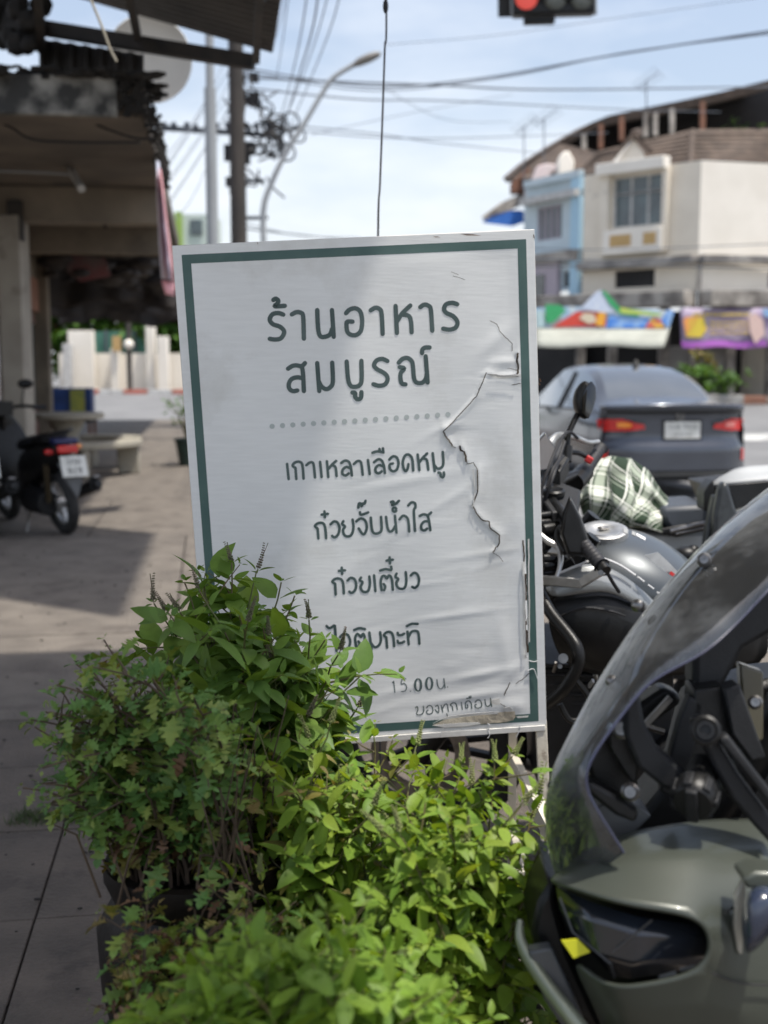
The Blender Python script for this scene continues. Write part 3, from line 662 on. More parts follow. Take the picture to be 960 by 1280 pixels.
lem = [leaf_mesh('basil_leaf', 1, w_, M['leafC'], f, c, 6, i, .78) for i, (w_, f, c) in enumerate([(.42, .25, .3), (.46, .2, .5), (.38, .35, .6), (.44, .15, .15)])]
lem_y = lem + [leaf_mesh('basil_leaf', .7, .3, M['leafY'], .3, .5, 6, 19, .75)]
frt = [leaf_mesh('basil_leaf', 1, w_, M['leafF'], f, c, 6, i, .78) for i, (w_, f, c) in enumerate([(.44, .25, .3), (.48, .2, .45), (.42, .3, .15)])]
mug = [lobed_mesh('mugwort_leaf', 1, .95, M['leafB'], c, i) for i, c in enumerate([.3, .6, .9])]
mugy = [lobed_mesh('mugwort_leaf', 1, .9, M['leafY'], .7, 5), lobed_mesh('mugwort_leaf', .8, .6, M['leafD'], 1.5, 6), mug[1], mug[0], lobed_mesh('mugwort_leaf', 1, .85, M['leafY'], .9, 7)]

# ================================================================ THE SIGN
SO = V3((-.03636, 2.60295, 1.11261))
SR = Matrix(((.99714553, -.05896336, -.04716044), (.05649337, .99704286, -.05209639), (.05009276, .04928343, .99752787)))
SW, SH = .38, .55255
def sl(px, py):
    d = V3(((px - 480) / F, 0, 0)) + FW + UP * ((640 - py) / F)
    n = SR @ V3((0, 1, 0)); t = (SO - CAM).dot(n) / d.dot(n); q = SR.transposed() @ (CAM + d * t - SO)
    return q.x, q.z
def g2(x, z, cx, cz, a, b, rot=0):
    dx, dz = x - cx, z - cz; c, s = math.cos(rot), math.sin(rot); u, v = dx * c + dz * s, -dx * s + dz * c
    return math.exp(-(u / a) ** 2 - (v / b) ** 2)
bumps = []
for (px, py, a, b, rot, h) in [(618, 425, .05, .016, .7, .006), (632, 452, .035, .008, 0, .006), (622, 470, .05, .006, -.05, -.004), (560, 532, .03, .008, .3, .004), (520, 598, .10, .012, .15, .003),
                               (610, 560, .03, .06, .2, -.003), (565, 620, .06, .01, .5, .003), (640, 650, .04, .02, .8, .004), (605, 690, .09, .008, .1, .003), (560, 768, .12, .006, .07, .0025), (628, 800, .02, .06, .1, .005),
                               (600, 840, .06, .009, .15, .006), (585, 868, .10, .010, .1, .006), (640, 835, .03, .012, .9, .007), (560, 890, .10, .012, .1, .005), (500, 860, .06, .01, .2, .003), (640, 880, .03, .02, -.4, .007), (450, 700, .15, .02, .6, .002), (520, 730, .08, .006, .08, .002)]:
    x, z = sl(px, py); bumps.append((x, z, a, b, rot, h * .34))
rw = random.Random(3)
for i in range(26):
    x, z = rw.uniform(-.1, .33), rw.uniform(-.5, .2); bumps.append((x, z, rw.uniform(.02, .07), rw.uniform(.004, .010), rw.uniform(-.3, .5), rw.uniform(-.0005, .0006)))
CRL = [[(606, 465), (597, 486), (594, 494), (580, 510), (566.5, 525), (553, 538), (556, 545), (564, 557)], [(574, 556), (579, 564), (582, 577)], [(595, 586), (595.5, 614), (589, 630), (594, 640), (602, 648), (611, 658), (623, 667), (622, 678), (614, 688)], [(645, 440), (646, 458), (645, 470)], [(655, 815), (655.5, 775), (655, 715)], [(647, 468), (629, 468.5), (608, 467)]]
CRS = []
for l_ in CRL:
    q_ = [sl(*p) for p in l_]
    for a_, b_ in zip(q_, q_[1:]): CRS.append((*a_, *b_))
def sheet_h(x, z):
    e = min(1, max(0, (SW - .03 - abs(x)) / .03)) * min(1, max(0, (SH - .03 - abs(z)) / .03))
    h = sum(b[5] * g2(x, z, *b[:5]) for b in bumps) + .0012 * math.sin(x * 9 + 1) * math.sin(z * 5) + .0009 * math.sin(x * 21 + z * 9)
    c_ = 0
    for (ax_, az_, bx_, bz_) in CRS:
        if x < min(ax_, bx_) - .03 or x > max(ax_, bx_) + .03 or z < min(az_, bz_) - .03 or z > max(az_, bz_) + .03: continue
        vx, vz = bx_ - ax_, bz_ - az_; l2 = vx * vx + vz * vz; t = max(0, min(1, ((x - ax_) * vx + (z - az_) * vz) / l2)); qx, qz = x - ax_ - vx * t, z - az_ - vz * t
        d = math.hypot(qx, qz); s = qx * vz - qz * vx
        if s < 0 or d < .0025: c_ = max(c_, .0030 * math.exp(-(d / .011)))
    return h * e + .003 + c_
def SP(x, z, off=0.0): return SO + SR @ V3((x, -.0125 - sheet_h(x, z) - off, z))
sg = thing('menu_sign', 'white framed menu sign with dark green border, green lettering and cracked sheet', 'sign', (SO.x, SO.y, 0))
def lb(x0, x1, y0, y1, z0, z1): 
    mb = MB().box(((x0 + x1) / 2, (y0 + y1) / 2, (z0 + z1) / 2), (x1 - x0, y1 - y0, z1 - z0)); mb.v = [SO + SR @ v for v in mb.v]; return mb
obj('backing_board', lb(-SW + .004, SW - .004, -.011, -.004, -SH + .004, SH - .004), 'board', sg)
for (a, b_, c, d) in [(-SW, SW, SH - .022, SH), (-SW, SW, -SH, -SH + .022)]: obj('frame_rail', lb(a, b_, -.012, .016, c, d), 'frame', sg, bevel=.0015)
for (a, b_) in [(-SW, -SW + .022), (SW - .022, SW)]: obj('frame_rail', lb(a, b_, -.0118, .0158, -SH + .0225, SH - .0225), 'frame', sg, bevel=.0015)
obj('frame_rail', lb(-SW + .01, SW - .005, -.019, -.0121, -SH - .003, -SH + .010), 'frame', sg, bevel=.001)
sheet = MB().grid(lambda a, b: SP(-SW + .0015 + (2 * SW - .003) * a, -SH + .011 + (2 * SH - .0125) * b), 150, 210)
obj('printed_sheet', sheet, 'vinyl', sg, smooth=70)
def band(x0, x1, z0, z1, nx, nz): return MB().grid(lambda a, b: SP(x0 + (x1 - x0) * a, z0 + (z1 - z0) * b, .0003), nx, nz)
gx, gz, gw = SW - .019, SH - .020, .0185
gm = MB()
for q in [(-gx, gx, gz - gw, gz, 80, 3), (-gx, gx, -gz, -gz + gw, 80, 3), (-gx, -gx + gw, -gz + gw, gz - gw, 3, 110), (gx - gw, gx, -gz + gw, gz - gw, 3, 110)]:
    t_ = band(*q); gm.add(t_.v, t_.f)
obj('green_border', gm, 'green', sg, smooth=70)
lay = [0]
def ribbon(mb, pts, wpx, off=None, smooth=5, taper=None, caps=True):
    """a printed stroke: photo pixels -> the sign's own plane"""
    q = [V3((*sl(*p), 0)) for p in pts]
    if smooth and len(q) > 2: q, _ = smooth_pts(q, smooth)
    elif len(q) == 2: q = [q[0] + (q[1] - q[0]) * i / 4 for i in range(5)]
    if off is None: lay[0] = (lay[0] + 1) % 5; off = .0004 + lay[0] * .00007
    hw = wpx / 2 / 590; n = len(q); Lf, Rt = [], []
    for i, p in enumerate(q):
        d = (q[min(i + 1, n - 1)] - q[max(i - 1, 0)]); d = d.normalized() if d.length > 1e-9 else V3((1, 0, 0)); k = V3((-d.y, d.x, 0))
        h_ = hw * (taper(i / (n - 1)) if taper else 1)
        Lf.append(p + k * h_); Rt.append(p - k * h_)
    vs = Lf + Rt; fs = [(i, i + 1, n + i + 1, n + i) for i in range(n - 1)]
    if caps:
        for (c, d, a, b) in ((q[0], (q[0] - q[1]).normalized(), 0, n), (q[-1], (q[-1] - q[-2]).normalized(), n - 1, 2 * n - 1)):
            k = V3((-d.y, d.x, 0)); o = len(vs); m_ = 5
            arc = [c + (k * math.cos(math.pi * i / m_) + d * math.sin(math.pi * i / m_)) * hw * .98 * (taper(0 if a == 0 else 1) if taper else 1) for i in range(m_ + 1)]
            vs += arc; fs.append(tuple(range(o, o + m_ + 1)))
    mb.add([SP(v.x, v.y, off) for v in vs], fs); return mb
def line(region, scale, strokes, w, label, m='letter'):
    mb = MB()
    for s in strokes:
        if isinstance(s, tuple) and s[0] == 'o':
            _, cx, cy, rx, ry, thick = s
            pts = [(cx + rx * math.cos(t * .5236), cy + ry * math.sin(t * .5236)) for t in range(13)]
            ribbon(mb, [(region[0] + x / scale, region[1] + y / scale) for x, y in pts], w, taper=lambda t, th=thick: 1 + (th - 1) * abs(math.cos(t * 2 * math.pi)), caps=False)
            continue
        ribbon(mb, [(region[0] + x / scale, region[1] + y / scale) for x, y in s], w, taper=None)
    obj('lettering', mb, m, sg, smooth=70, label=label)
T1 = [[(122, 118), (100, 111), (74, 117), (62, 140), (76, 160), (108, 172), (126, 194), (112, 222), (86, 228), (62, 225)],
      [(78, 53), (90, 48), (100, 57), (95, 70), (84, 80), (100, 81), (129, 79)], [(160, 117), (180, 107), (200, 110), (210, 128), (213, 224)],
      [(272, 98), (276, 180), (285, 212), (305, 216), (328, 206), (338, 180)], [(337, 98), (345, 216)],
      [(399, 112), (415, 96), (440, 90), (462, 105), (470, 140), (466, 185), (448, 206), (423, 208), (405, 193), (401, 160), (406, 149), (428, 149)],
      [(508, 99), (528, 88), (545, 92), (556, 112), (561, 203)], [(618, 80), (624, 199)], [(624, 148), (648, 112), (683, 78)], [(652, 118), (676, 124), (686, 148), (689, 196)],
      [(727, 85), (745, 74), (765, 80), (774, 100), (780, 189)], [(890, 72), (868, 66), (842, 72), (832, 92), (842, 110), (872, 125), (891, 150), (884, 174), (858, 184), (828, 180)]]
T2 = [[(143, 357), (165, 344), (190, 344), (207, 360), (213, 456)], [(210, 400), (185, 395), (160, 402), (147, 422), (149, 445), (165, 456), (184, 453)], [(205, 347), (218, 332)],
      [(272, 332), (281, 456)], [(279, 414), (292, 436), (312, 447), (332, 436), (341, 412), (338, 330)], [(402, 325), (408, 400), (418, 430), (436, 437), (458, 430), (468, 405), (467, 322)],
      [(427, 462), (439, 464), (440, 482), (452, 492), (465, 484), (467, 460)], [(582, 323), (560, 314), (535, 320), (523, 340), (535, 358), (570, 378), (583, 400), (572, 425), (545, 432), (520, 425)],
      [(632, 330), (650, 313), (672, 310), (690, 325), (695, 350), (700, 400), (712, 418), (735, 419), (751, 402), (756, 380)], [(636, 350), (656, 356), (641, 376), (640, 402), (646, 422), (662, 426)], [(751, 302), (760, 418)],
      [(768, 263), (747, 264), (736, 274), (735, 288)]]
line((320, 360), 3.5556, T1, 5.6, None); line((320, 360), 3.5556, T2, 5.6, None)
T3 = [[(76, 155), (84, 230)], [(118, 175), (122, 230)], [(118, 175), (104, 164), (114, 149), (136, 144), (152, 160), (158, 228)], [(172, 161), (190, 148), (207, 155), (215, 222)], [(240, 145), (248, 220)],
      [(274, 142), (281, 220)], [(280, 182), (298, 160), (320, 140)], [(302, 162), (317, 172), (322, 215)], [(345, 150), (365, 138), (384, 146), (393, 172), (398, 212)], [(393, 178), (370, 170), (352, 185), (352, 205), (367, 212), (382, 202)],
      [(408, 155), (428, 140), (444, 150), (452, 208)], [(478, 135), (487, 205)], [(508, 146), (530, 131), (548, 140), (558, 168), (562, 200)], [(557, 168), (533, 160), (516, 175), (517, 194), (531, 201), (546, 191)],
      [(500, 99), (525, 92), (555, 97)], [(535, 80), (537, 92)], [(552, 77), (554, 93)], [(584, 133), (602, 117), (621, 123), (630, 150), (622, 181), (603, 191), (588, 180), (586, 158), (602, 152)],
      [(703, 187), (698, 130), (680, 108), (661, 115), (651, 145), (655, 175), (665, 190), (675, 178), (679, 156)], [(725, 108), (734, 185)], [(734, 146), (750, 125), (772, 103)], [(756, 128), (771, 137), (778, 183)],
      [(800, 102), (810, 190)], [(808, 160), (824, 178), (845, 171), (853, 150), (850, 96)], [(828, 198), (838, 201), (840, 215), (850, 221), (856, 211), (855, 197)]]
T4 = [[(228, 477), (232, 525)], [(228, 477), (215, 463), (232, 449), (256, 451), (266, 475), (270, 524)], [(262, 391), (264, 420)], [(248, 407), (279, 403)], [(292, 455), (310, 441), (328, 448), (337, 475), (330, 505), (313, 520), (300, 513)],
      [(356, 440), (350, 455), (364, 466), (354, 484), (362, 510), (385, 515), (400, 500), (406, 470), (402, 432)], [(420, 441), (440, 427), (461, 433), (472, 457), (470, 485), (458, 505), (445, 496), (432, 476)],
      [(438, 395), (442, 407), (458, 404), (479, 396)], [(430, 372), (433, 353), (442, 352), (447, 366), (452, 352), (461, 352), (466, 338)], [(492, 422), (498, 480), (510, 500), (532, 498), (546, 480), (543, 418)],
      [(568, 418), (575, 470), (585, 490), (600, 486), (612, 465)], [(612, 412), (620, 496)], ('o', 610, 382, 9, 10, 1), [(592, 344), (603, 341), (606, 351), (596, 359), (614, 354), (632, 338)], [(635, 430), (652, 412), (670, 419), (679, 440), (683, 490)],
      [(678, 361), (694, 346), (711, 350), (714, 371), (706, 390), (712, 488)], [(735, 413), (755, 405), (774, 413), (782, 440), (788, 484)], [(783, 442), (760, 440), (743, 458), (745, 479), (759, 485), (772, 476)], [(775, 411), (792, 396)]]
line((340, 540), 4, T3, 3.5, None); line((340, 540), 4, T4, 3.5, None)
T5 = [[(143, 176), (146, 225)], [(143, 176), (130, 165), (147, 152), (169, 155), (180, 175), (183, 220)], [(173, 102), (175, 131)], [(160, 117), (188, 114)], [(200, 161), (215, 149), (232, 156), (240, 180), (235, 204), (219, 218), (208, 212)],
      [(262, 148), (256, 160), (269, 170), (260, 190), (268, 210), (286, 214), (298, 202), (303, 175), (300, 143)], [(322, 138), (328, 210)], [(357, 206), (352, 168), (359, 144), (371, 141), (380, 152), (389, 139), (399, 145), (405, 165), (408, 204)], [(366, 178), (373, 190), (368, 206)],
      [(350, 116), (375, 109), (400, 113), (400, 98)], [(393, 55), (395, 83)], [(379, 70), (408, 66)], [(425, 130), (420, 145), (433, 155), (424, 172), (432, 194), (451, 200), (465, 189), (470, 160), (467, 123)],
      [(490, 138), (505, 126), (520, 133), (528, 155), (524, 180), (509, 195), (497, 190)]]
T6 = [[(104, 369), (117, 379), (138, 367)], [(142, 368), (150, 484)], [(165, 421), (182, 406), (202, 412), (212, 440), (205, 468), (188, 476), (172, 462), (174, 446), (186, 444)], [(240, 467), (235, 428), (243, 407), (254, 412), (262, 420), (270, 407), (277, 414), (281, 440), (283, 470)], [(250, 440), (256, 450), (251, 464)],
      [(230, 388), (255, 380), (280, 385)], [(300, 400), (310, 478)], [(307, 448), (324, 467), (344, 459), (353, 435), (350, 399)], [(378, 423), (382, 470)], [(378, 423), (367, 412), (383, 398), (402, 402), (411, 425), (414, 463)],
      [(430, 402), (434, 412), (448, 412), (460, 406)], [(430, 438), (434, 448), (448, 448), (460, 442)], [(475, 396), (481, 455)], [(480, 422), (492, 399), (510, 393), (525, 402), (530, 452)], [(472, 371), (495, 361), (522, 361)]]
line((380, 680), 3.692, T5, 3.5, None); line((380, 680), 3.692, T6, 3.5, None)
T7 = [[(252, 691), (254, 692)], ('o', 282, 663, 16, 29, 2.2), [(412, 624), (417, 674)], [(406, 630), (412, 624)], [(468, 613), (450, 616), (447, 637), (460, 634), (471, 648), (465, 667), (448, 671)], [(488, 669), (490, 670)],
      ('o', 524, 641, 14, 28, 2.4), ('o', 575, 635, 14, 28, 2.4), [(610, 617), (615, 645), (624, 659), (637, 653), (644, 640)], [(642, 611), (648, 655)], [(658, 650), (660, 651)]]
line((380, 680), 3.692, T7, 1.3, None)
T8 = [[(512, 746), (520, 740), (523, 755), (517, 774), (530, 778), (544, 772), (550, 758), (548, 738)], [(562, 746), (575, 735), (588, 742), (592, 760), (584, 772), (568, 774), (562, 763), (570, 756)], [(604, 739), (614, 735), (619, 750), (617, 768), (602, 754)],
      [(630, 735), (637, 765)], [(636, 749), (648, 729), (658, 733), (663, 762)], [(655, 772), (659, 787)], [(681, 740), (683, 758)], [(681, 740), (672, 732), (685, 722), (698, 728), (704, 754)], [(722, 720), (727, 752)],
      [(770, 748), (766, 722), (753, 712), (741, 724), (743, 746), (752, 742), (750, 731)], [(745, 701), (766, 698)], [(758, 691), (759, 697)], [(765, 690), (766, 697)], [(785, 719), (798, 708), (811, 715), (816, 734), (806, 744), (790, 745), (784, 734), (791, 729)],
      [(830, 706), (834, 730), (842, 738), (853, 732), (857, 724)], [(855, 700), (861, 738)]]
line((380, 680), 3.692, T8, 1.4, None)
dm = MB()
for i in range(18):
    x, z = sl(340.5 + i * 12.85, 532 - i * .87); dm.add([SP(x + .0056 * math.cos(a * .5236), z + .0056 * math.sin(a * .5236), .0004) for a in range(12)], [tuple(range(12))])
obj('dotted_line', dm, 'dot', sg)
# cracks, torn strip, exposed board, ties
def cpx(l): return [(540 + x / 3.765, 380 + y / 3.765) for x, y in l]
def jag(l, n=5, a=.6, seed=1):
    rr = random.Random(seed); o = [l[0]]
    for p, q in zip(l, l[1:]):
        for i in range(1, n + 1):
            t = i / n; o.append((p[0] + (q[0] - p[0]) * t + rr.uniform(-a, a) * (t < 1), p[1] + (q[1] - p[1]) * t + rr.uniform(-a, a) * (t < 1)))
    return o
ck = MB()
for k_, (l, w_) in enumerate([([(268, 78), (300, 95), (315, 130), (345, 160), (372, 185), (371, 220)], .7), ([(398, 228), (393, 262), (399, 300), (395, 340)], 2.2), ([(255, 328), (330, 334), (410, 331)], .6), ([(370, 378), (412, 372)], .8), ([(350, 300), (395, 310)], .5),
              ([(250, 320), (215, 400), (205, 430), (150, 490), (100, 545), (48, 595)], 1.1), ([(48, 595), (62, 620), (78, 640), (92, 665)], 1.6), ([(92, 668), (108, 673)], .6), ([(127, 662), (131, 684), (148, 692), (155, 715), (157, 742)], 2.4), ([(157, 748), (190, 742), (208, 772)], .9),
              ([(208, 775), (209, 880), (185, 940)], 1.5), ([(185, 940), (205, 980), (232, 1010), (265, 1018), (268, 1048), (312, 1080), (310, 1120), (280, 1160)], 1.4), ([(280, 1162), (310, 1180), (330, 1205)], .6), ([(422, 1105), (428, 1170), (424, 1250), (430, 1300)], 1.8)]):
    ck = MB(); ribbon(ck, jag(cpx(l), 4, .5, k_), w_, off=.0009, smooth=0, caps=False); obj('crack', ck, 'crack', sg, smooth=0)
for k_, (l, w_) in enumerate([([(655, 715), (656, 745), (655.5, 775), (657, 795), (658, 813)], 2.8), ([(659.5, 839), (653, 845), (643, 852)], .9), ([(636, 850), (632, 858), (628.5, 866)], 1.2), ([(624, 876), (634, 882), (640, 887)], .7), ([(565, 345), (580, 350)], .5), ([(563, 340), (572, 344)], .4)]):
    ck = MB(); ribbon(ck, jag(l, 5, .5, 40 + k_), w_, off=.0009, smooth=0, caps=False); obj('crack', ck, 'crack', sg, smooth=0)
lipm = MB()
for k_, (l, w_, h_) in enumerate([([(652.5, 700), (653.5, 750), (653.5, 790), (656, 820)], 2.4, .003), ([(659, 372 + 300), (659.5, 740), (660, 800)], 2.0, .0015), ([(613, 468), (628, 469.5), (648, 468)], 2.5, .004), ([(590, 585), (593, 610), (589, 632)], 1.2, .0015)]):
    lipm = MB(); ribbon(lipm, jag(l, 6, .6, 60 + k_), w_, off=h_, smooth=0, caps=False); obj('torn_edge', lipm, 'frame', sg, smooth=0, solid=.0006)
def poly(mb, pts, off):
    mb.add([SP(*sl(*p), off) for p in pts], [tuple(range(len(pts)))])
c5 = lambda l: [(480 + x / 4, 780 + y / 4) for x, y in l]
bd = MB(); poly(bd, c5([(240, 492), (300, 464), (400, 452), (520, 438), (600, 424), (646, 422), (652, 450), (640, 468), (600, 478), (500, 486), (400, 496), (300, 500)]), .0016); obj('exposed_board', bd, 'board', sg, smooth=0)
for pts_, o_ in (([(240, 482), (300, 456), (400, 446), (480, 440), (560, 436), (566, 424), (520, 424), (400, 436), (310, 448)], .004), ([(528, 366), (570, 356), (574, 386), (540, 384)], .003),
                 ([(238, 492), (300, 484), (400, 478), (470, 476), (478, 486), (400, 496), (300, 502)], .0045), ([(655, 448), (715, 444), (712, 452), (660, 456)], .004), ([(590, 400), (622, 396), (640, 420), (604, 424)], .005)):
    lipm = MB(); poly(lipm, c5(pts_), o_); obj('torn_edge', lipm, 'frame', sg, smooth=0, solid=.0006)
tie = MB()
for l in ([(296, 500), (286, 520), (279, 538)], [(512, 482), (524, 495), (515, 515), (522, 540), (512, 556)], [(670, 490), (674, 510), (662, 535), (654, 552)], [(716, 170), (738, 176), (760, 172)], [(714, 218), (740, 212), (752, 238), (760, 262)]):
    q = [SP(*sl(*p), .004) for p in c5(l)]; tie.tube(q, .0009, 5, smooth=4)
obj('wire_tie', tie, 'white', sg)
rs = MB()
for (px, py, w_, h_) in [(664.5, 293, 2, 6), (672, 472, 3, 5), (671, 478, 3, 3), (574, 293, 26, 2), (540, 296, 10, 1.2), (322, 303, 1, 3)]:
    x, z = sl(px, py); x2, z2 = sl(px + w_, py + h_); poly(rs, [(px, py), (px + w_ * .6, py + h_ * .2), (px + w_, py + h_), (px + w_ * .3, py + h_ * .8)], .002)
obj('rust_spot', rs, 'rust', sg, smooth=0)
# A-frame legs
def P0(px, py, z): return gp(px, py, z)
bR = SO + SR @ V3((SW - .012, -.002, -SH + .02)); bL = SO + SR @ V3((-SW + .012, -.002, -SH + .02))
for b0, nm in ((bR, 1), (bL, -1)):
    foot = V3((b0.x + (.035 if nm > 0 else .01), b0.y - .02, 0)); obj('leg', MB().beam(b0, foot, .024, .024), 'leg', sg, bevel=.001)
    topb = SO + SR @ V3((nm * (SW - .03), .03, SH - .06)); mid = topb + (V3((foot.x - nm * .03, foot.y + .62, 0)) - topb)
    obj('rear_leg', MB().beam(topb, mid, .022, .022), 'leg', sg, bevel=.001)
    for hz in (.10, .36):
        a = foot + (b0 - foot) * (hz / b0.z); b2 = mid + (topb - mid) * (hz / topb.z); obj('side_rail', MB().beam(a + V3((0, .014, 0)), b2, .02, .02), 'leg', sg, bevel=.001)
obj('cross_rail', MB().beam(V3((bL.x, bL.y - .012, .2)), V3((bR.x + .03, bR.y - .012, .24)), .02, .022), 'leg', sg, bevel=.001)
obj('front_rail', MB().beam(P(668, 1000, 2.42), P(700, 1062, 2.36), .026, .026), 'leg', sg)

# hanging cable behind the sign
tag(obj('hanging_cable', MB().tube([V3((.0, 3.5, 3.53)), P(483, -5, 3.45), P(481, 60, 3.4), P(478, 150, 3.35), P(475, 230, 3.3), P(472.5, 300, 3.2), V3((-.02, 3.1, .9)), V3((-.0, 3.0, 0.01))], .0032, 6, smooth=5), 'cable'), 'thin black cable hanging straight down behind the sign', 'cable')
tag(obj('cable_knot', MB().ball(P(482, 8, 3.44), .008, 8, 6, (1, 1, 2.6)), 'cable'), 'small dark knot tied on the hanging cable at the top', 'knot')

# ================================================================ PLANTS AND POTS
rp = random.Random(21)
def tips(poly, n, d0, d1):
    o = []
    for i in range(n):
        x, y = rnd_in_poly(poly, rp); o.append((x, y, rp.uniform(d0, d1)))
    return o
jA = P(330, 1180, 2.10); jar('plant_jar', 'dark jar behind, under the tall broad leaved basil', V3((jA.x, jA.y, 0)), .20, jA.z + .02)
jB = P(245, 1110, 1.80); jar('plant_jar', 'dark glazed jar at the lower left under the mugwort', V3((jB.x, jB.y, 0)), .155, jB.z + .05, .78)
jC = P(560, 1390, 1.62); jar('plant_jar', 'dark jar at the right under the small leaved lemon basil', V3((jC.x, jC.y, 0)), .17, jC.z)
jE = P(400, 1330, 1.84); jar('plant_jar', 'dark jar in the middle under the lemon basil in front of the sign', V3((jE.x, jE.y, 0)), .15, jE.z)
jD = P(370, 1560, 1.36); jar('plant_jar', 'dark jar nearest the camera under the pale basil seedlings', V3((jD.x, jD.y, 0)), .17, jD.z)
PG = 'herbs growing in dark jars'
A_tips = [(246, 715, 2.12), (288, 705, 2.1), (318, 715, 2.15), (350, 728, 2.1), (368, 745, 2.05), (192, 755, 2.0), (228, 728, 2.05), (385, 775, 2.0), (405, 800, 1.98), (425, 815, 1.95), (450, 845, 1.95)]
herb('holy_basil', 'tall broad leaved holy basil rising in front of the sign', 'plant', V3((jA.x, jA.y, jA.z)), .09,
     A_tips + tips([(220, 745), (290, 730), (350, 760), (375, 810), (430, 850), (450, 890), (430, 940), (300, 870), (190, 840), (160, 810), (200, 770)], 34, 1.88, 2.2), bas, .078, .036, .22, 'stem', 11, side=.42, updroop=(-.1, .3), spikes=.55, spike_m='spikeb', r0=.0034)
herb('mugwort', 'mugwort with lobed leaves, yellowed and withered low down, at the left', 'plant', V3((jB.x, jB.y, jB.z + .04)), .09,
     tips([(35, 900), (60, 845), (110, 810), (125, 980), (50, 1015)], 16, 1.6, 1.8) + [(38, 900, 1.7), (30, 985, 1.62), (60, 1005, 1.6), (95, 830, 1.75), (130, 800, 1.8), (110, 830, 1.7), (295, 880, 1.75)] + tips([(50, 930), (70, 870), (120, 825), (200, 820), (270, 850), (300, 900), (290, 980), (240, 960), (190, 1010), (120, 1060), (50, 1010)], 44, 1.55, 1.9), mug, .042, .016, .10, 'dstem', 12, per=1, side=.40, updroop=(-.1, .5), lowmeshes=mugy, lowfrac=.30, r0=.003)
herb('lemon_basil', 'bushy small leaved lemon basil filling the middle below the lettering', 'plant', V3((jE.x, jE.y, jE.z)), .10,
     tips([(310, 900), (400, 880), (455, 910), (490, 990), (510, 1060), (450, 1120), (320, 1150), (270, 1060), (280, 970)], 34, 1.66, 1.92) + [(470, 905, 1.85), (492, 925, 1.85), (512, 950, 1.82), (535, 965, 1.8)], lem_y, .050, .024, .15, 'stem', 13, side=.42, updroop=(-.2, .3), spikes=.25, spike_m='spikeg', r0=.0026)
herb('lemon_basil', 'bright small leaved lemon basil with flower spikes beside the sign leg at the right', 'plant', V3((jC.x, jC.y, jC.z)), .10,
     [(640, 945, 1.72), (618, 955, 1.7), (578, 958, 1.72), (560, 950, 1.75), (520, 935, 1.8), (590, 985, 1.7), (690, 1030, 1.65), (700, 1050, 1.62), (672, 1000, 1.7), (705, 1100, 1.6)] + tips([(490, 985), (560, 975), (640, 985), (675, 1035), (685, 1090), (660, 1190), (600, 1200), (500, 1150), (470, 1070)], 36, 1.50, 1.74), lem, .046, .022, .15, 'stem', 14, side=.42, updroop=(-.2, .35), spikes=.6, spike_m='spikeg', r0=.0025)
herb('basil_seedling', 'pale green basil seedlings blurred along the bottom, nearest the camera', 'plant', V3((jD.x, jD.y, jD.z)), .12,
     tips([(140, 1240), (170, 1200), (300, 1150), (420, 1130), (520, 1160), (600, 1200), (650, 1260), (640, 1340), (400, 1360), (130, 1340)], 64, 1.18, 1.46), frt, .046, .020, .25, 'stem', 15, side=.3, updroop=(0, .4), r0=.0022)
herb('mugwort_seedling', 'low yellowed and withered mugwort shoots in front of the left jar', 'plant', V3((P(215, 1330, 1.5).x, P(215, 1330, 1.5).y, 0)), .10,
     tips([(135, 1110), (180, 1060), (260, 1060), (340, 1080), (360, 1200), (300, 1260), (150, 1250)], 30, 1.46, 1.66), mugy + mug[:1] + [mugy[1]], .040, .024, .35, 'dstem', 16, side=.3, updroop=(-.1, .4), lowmeshes=mugy, lowfrac=.5, r0=.0025)
# withered stems and leaves in the left jar
dd = MB(); rd = random.Random(5)
for i in range(70):
    b0 = V3((jB.x, jB.y, jB.z + .03)) + V3((rd.uniform(-.12, .12), rd.uniform(-.12, .10), 0)); a = rd.uniform(0, 6.28)
    dd.tube([b0, b0 + V3((math.cos(a) * .03, math.sin(a) * .03, rd.uniform(.06, .12))), b0 + V3((math.cos(a) * .07, math.sin(a) * .07, rd.uniform(.10, .26)))], [.0022, .0016, .0008], 5)
tag(obj('dead_stems', dd, 'dstem'), 'tangle of dry brown stems over the left jar', 'stems', kind='stuff')
# grass in the joint
gm_ = MB(); rg = random.Random(8)
for i in range(1500):
    x = rg.uniform(-1.15, -.62) + rg.gauss(0, .01); y = 3.60 + (x + .9) * .1 + rg.gauss(0, .035)
    p = V3((x, y, .0)); a = rg.uniform(0, 6.28); h = rg.uniform(.008, .034); d = V3((math.cos(a), math.sin(a), 0)); s = V3((-d.y, d.x, 0)) * .0016
    gm_.add([p - s, p + s, p + d * h * .5 + V3((0, 0, h))], [(0, 1, 2)])
tag(obj('grass_tuft', gm_, 'grass', smooth=0), 'low strip of grass growing in a pavement joint', 'grass', kind='stuff')
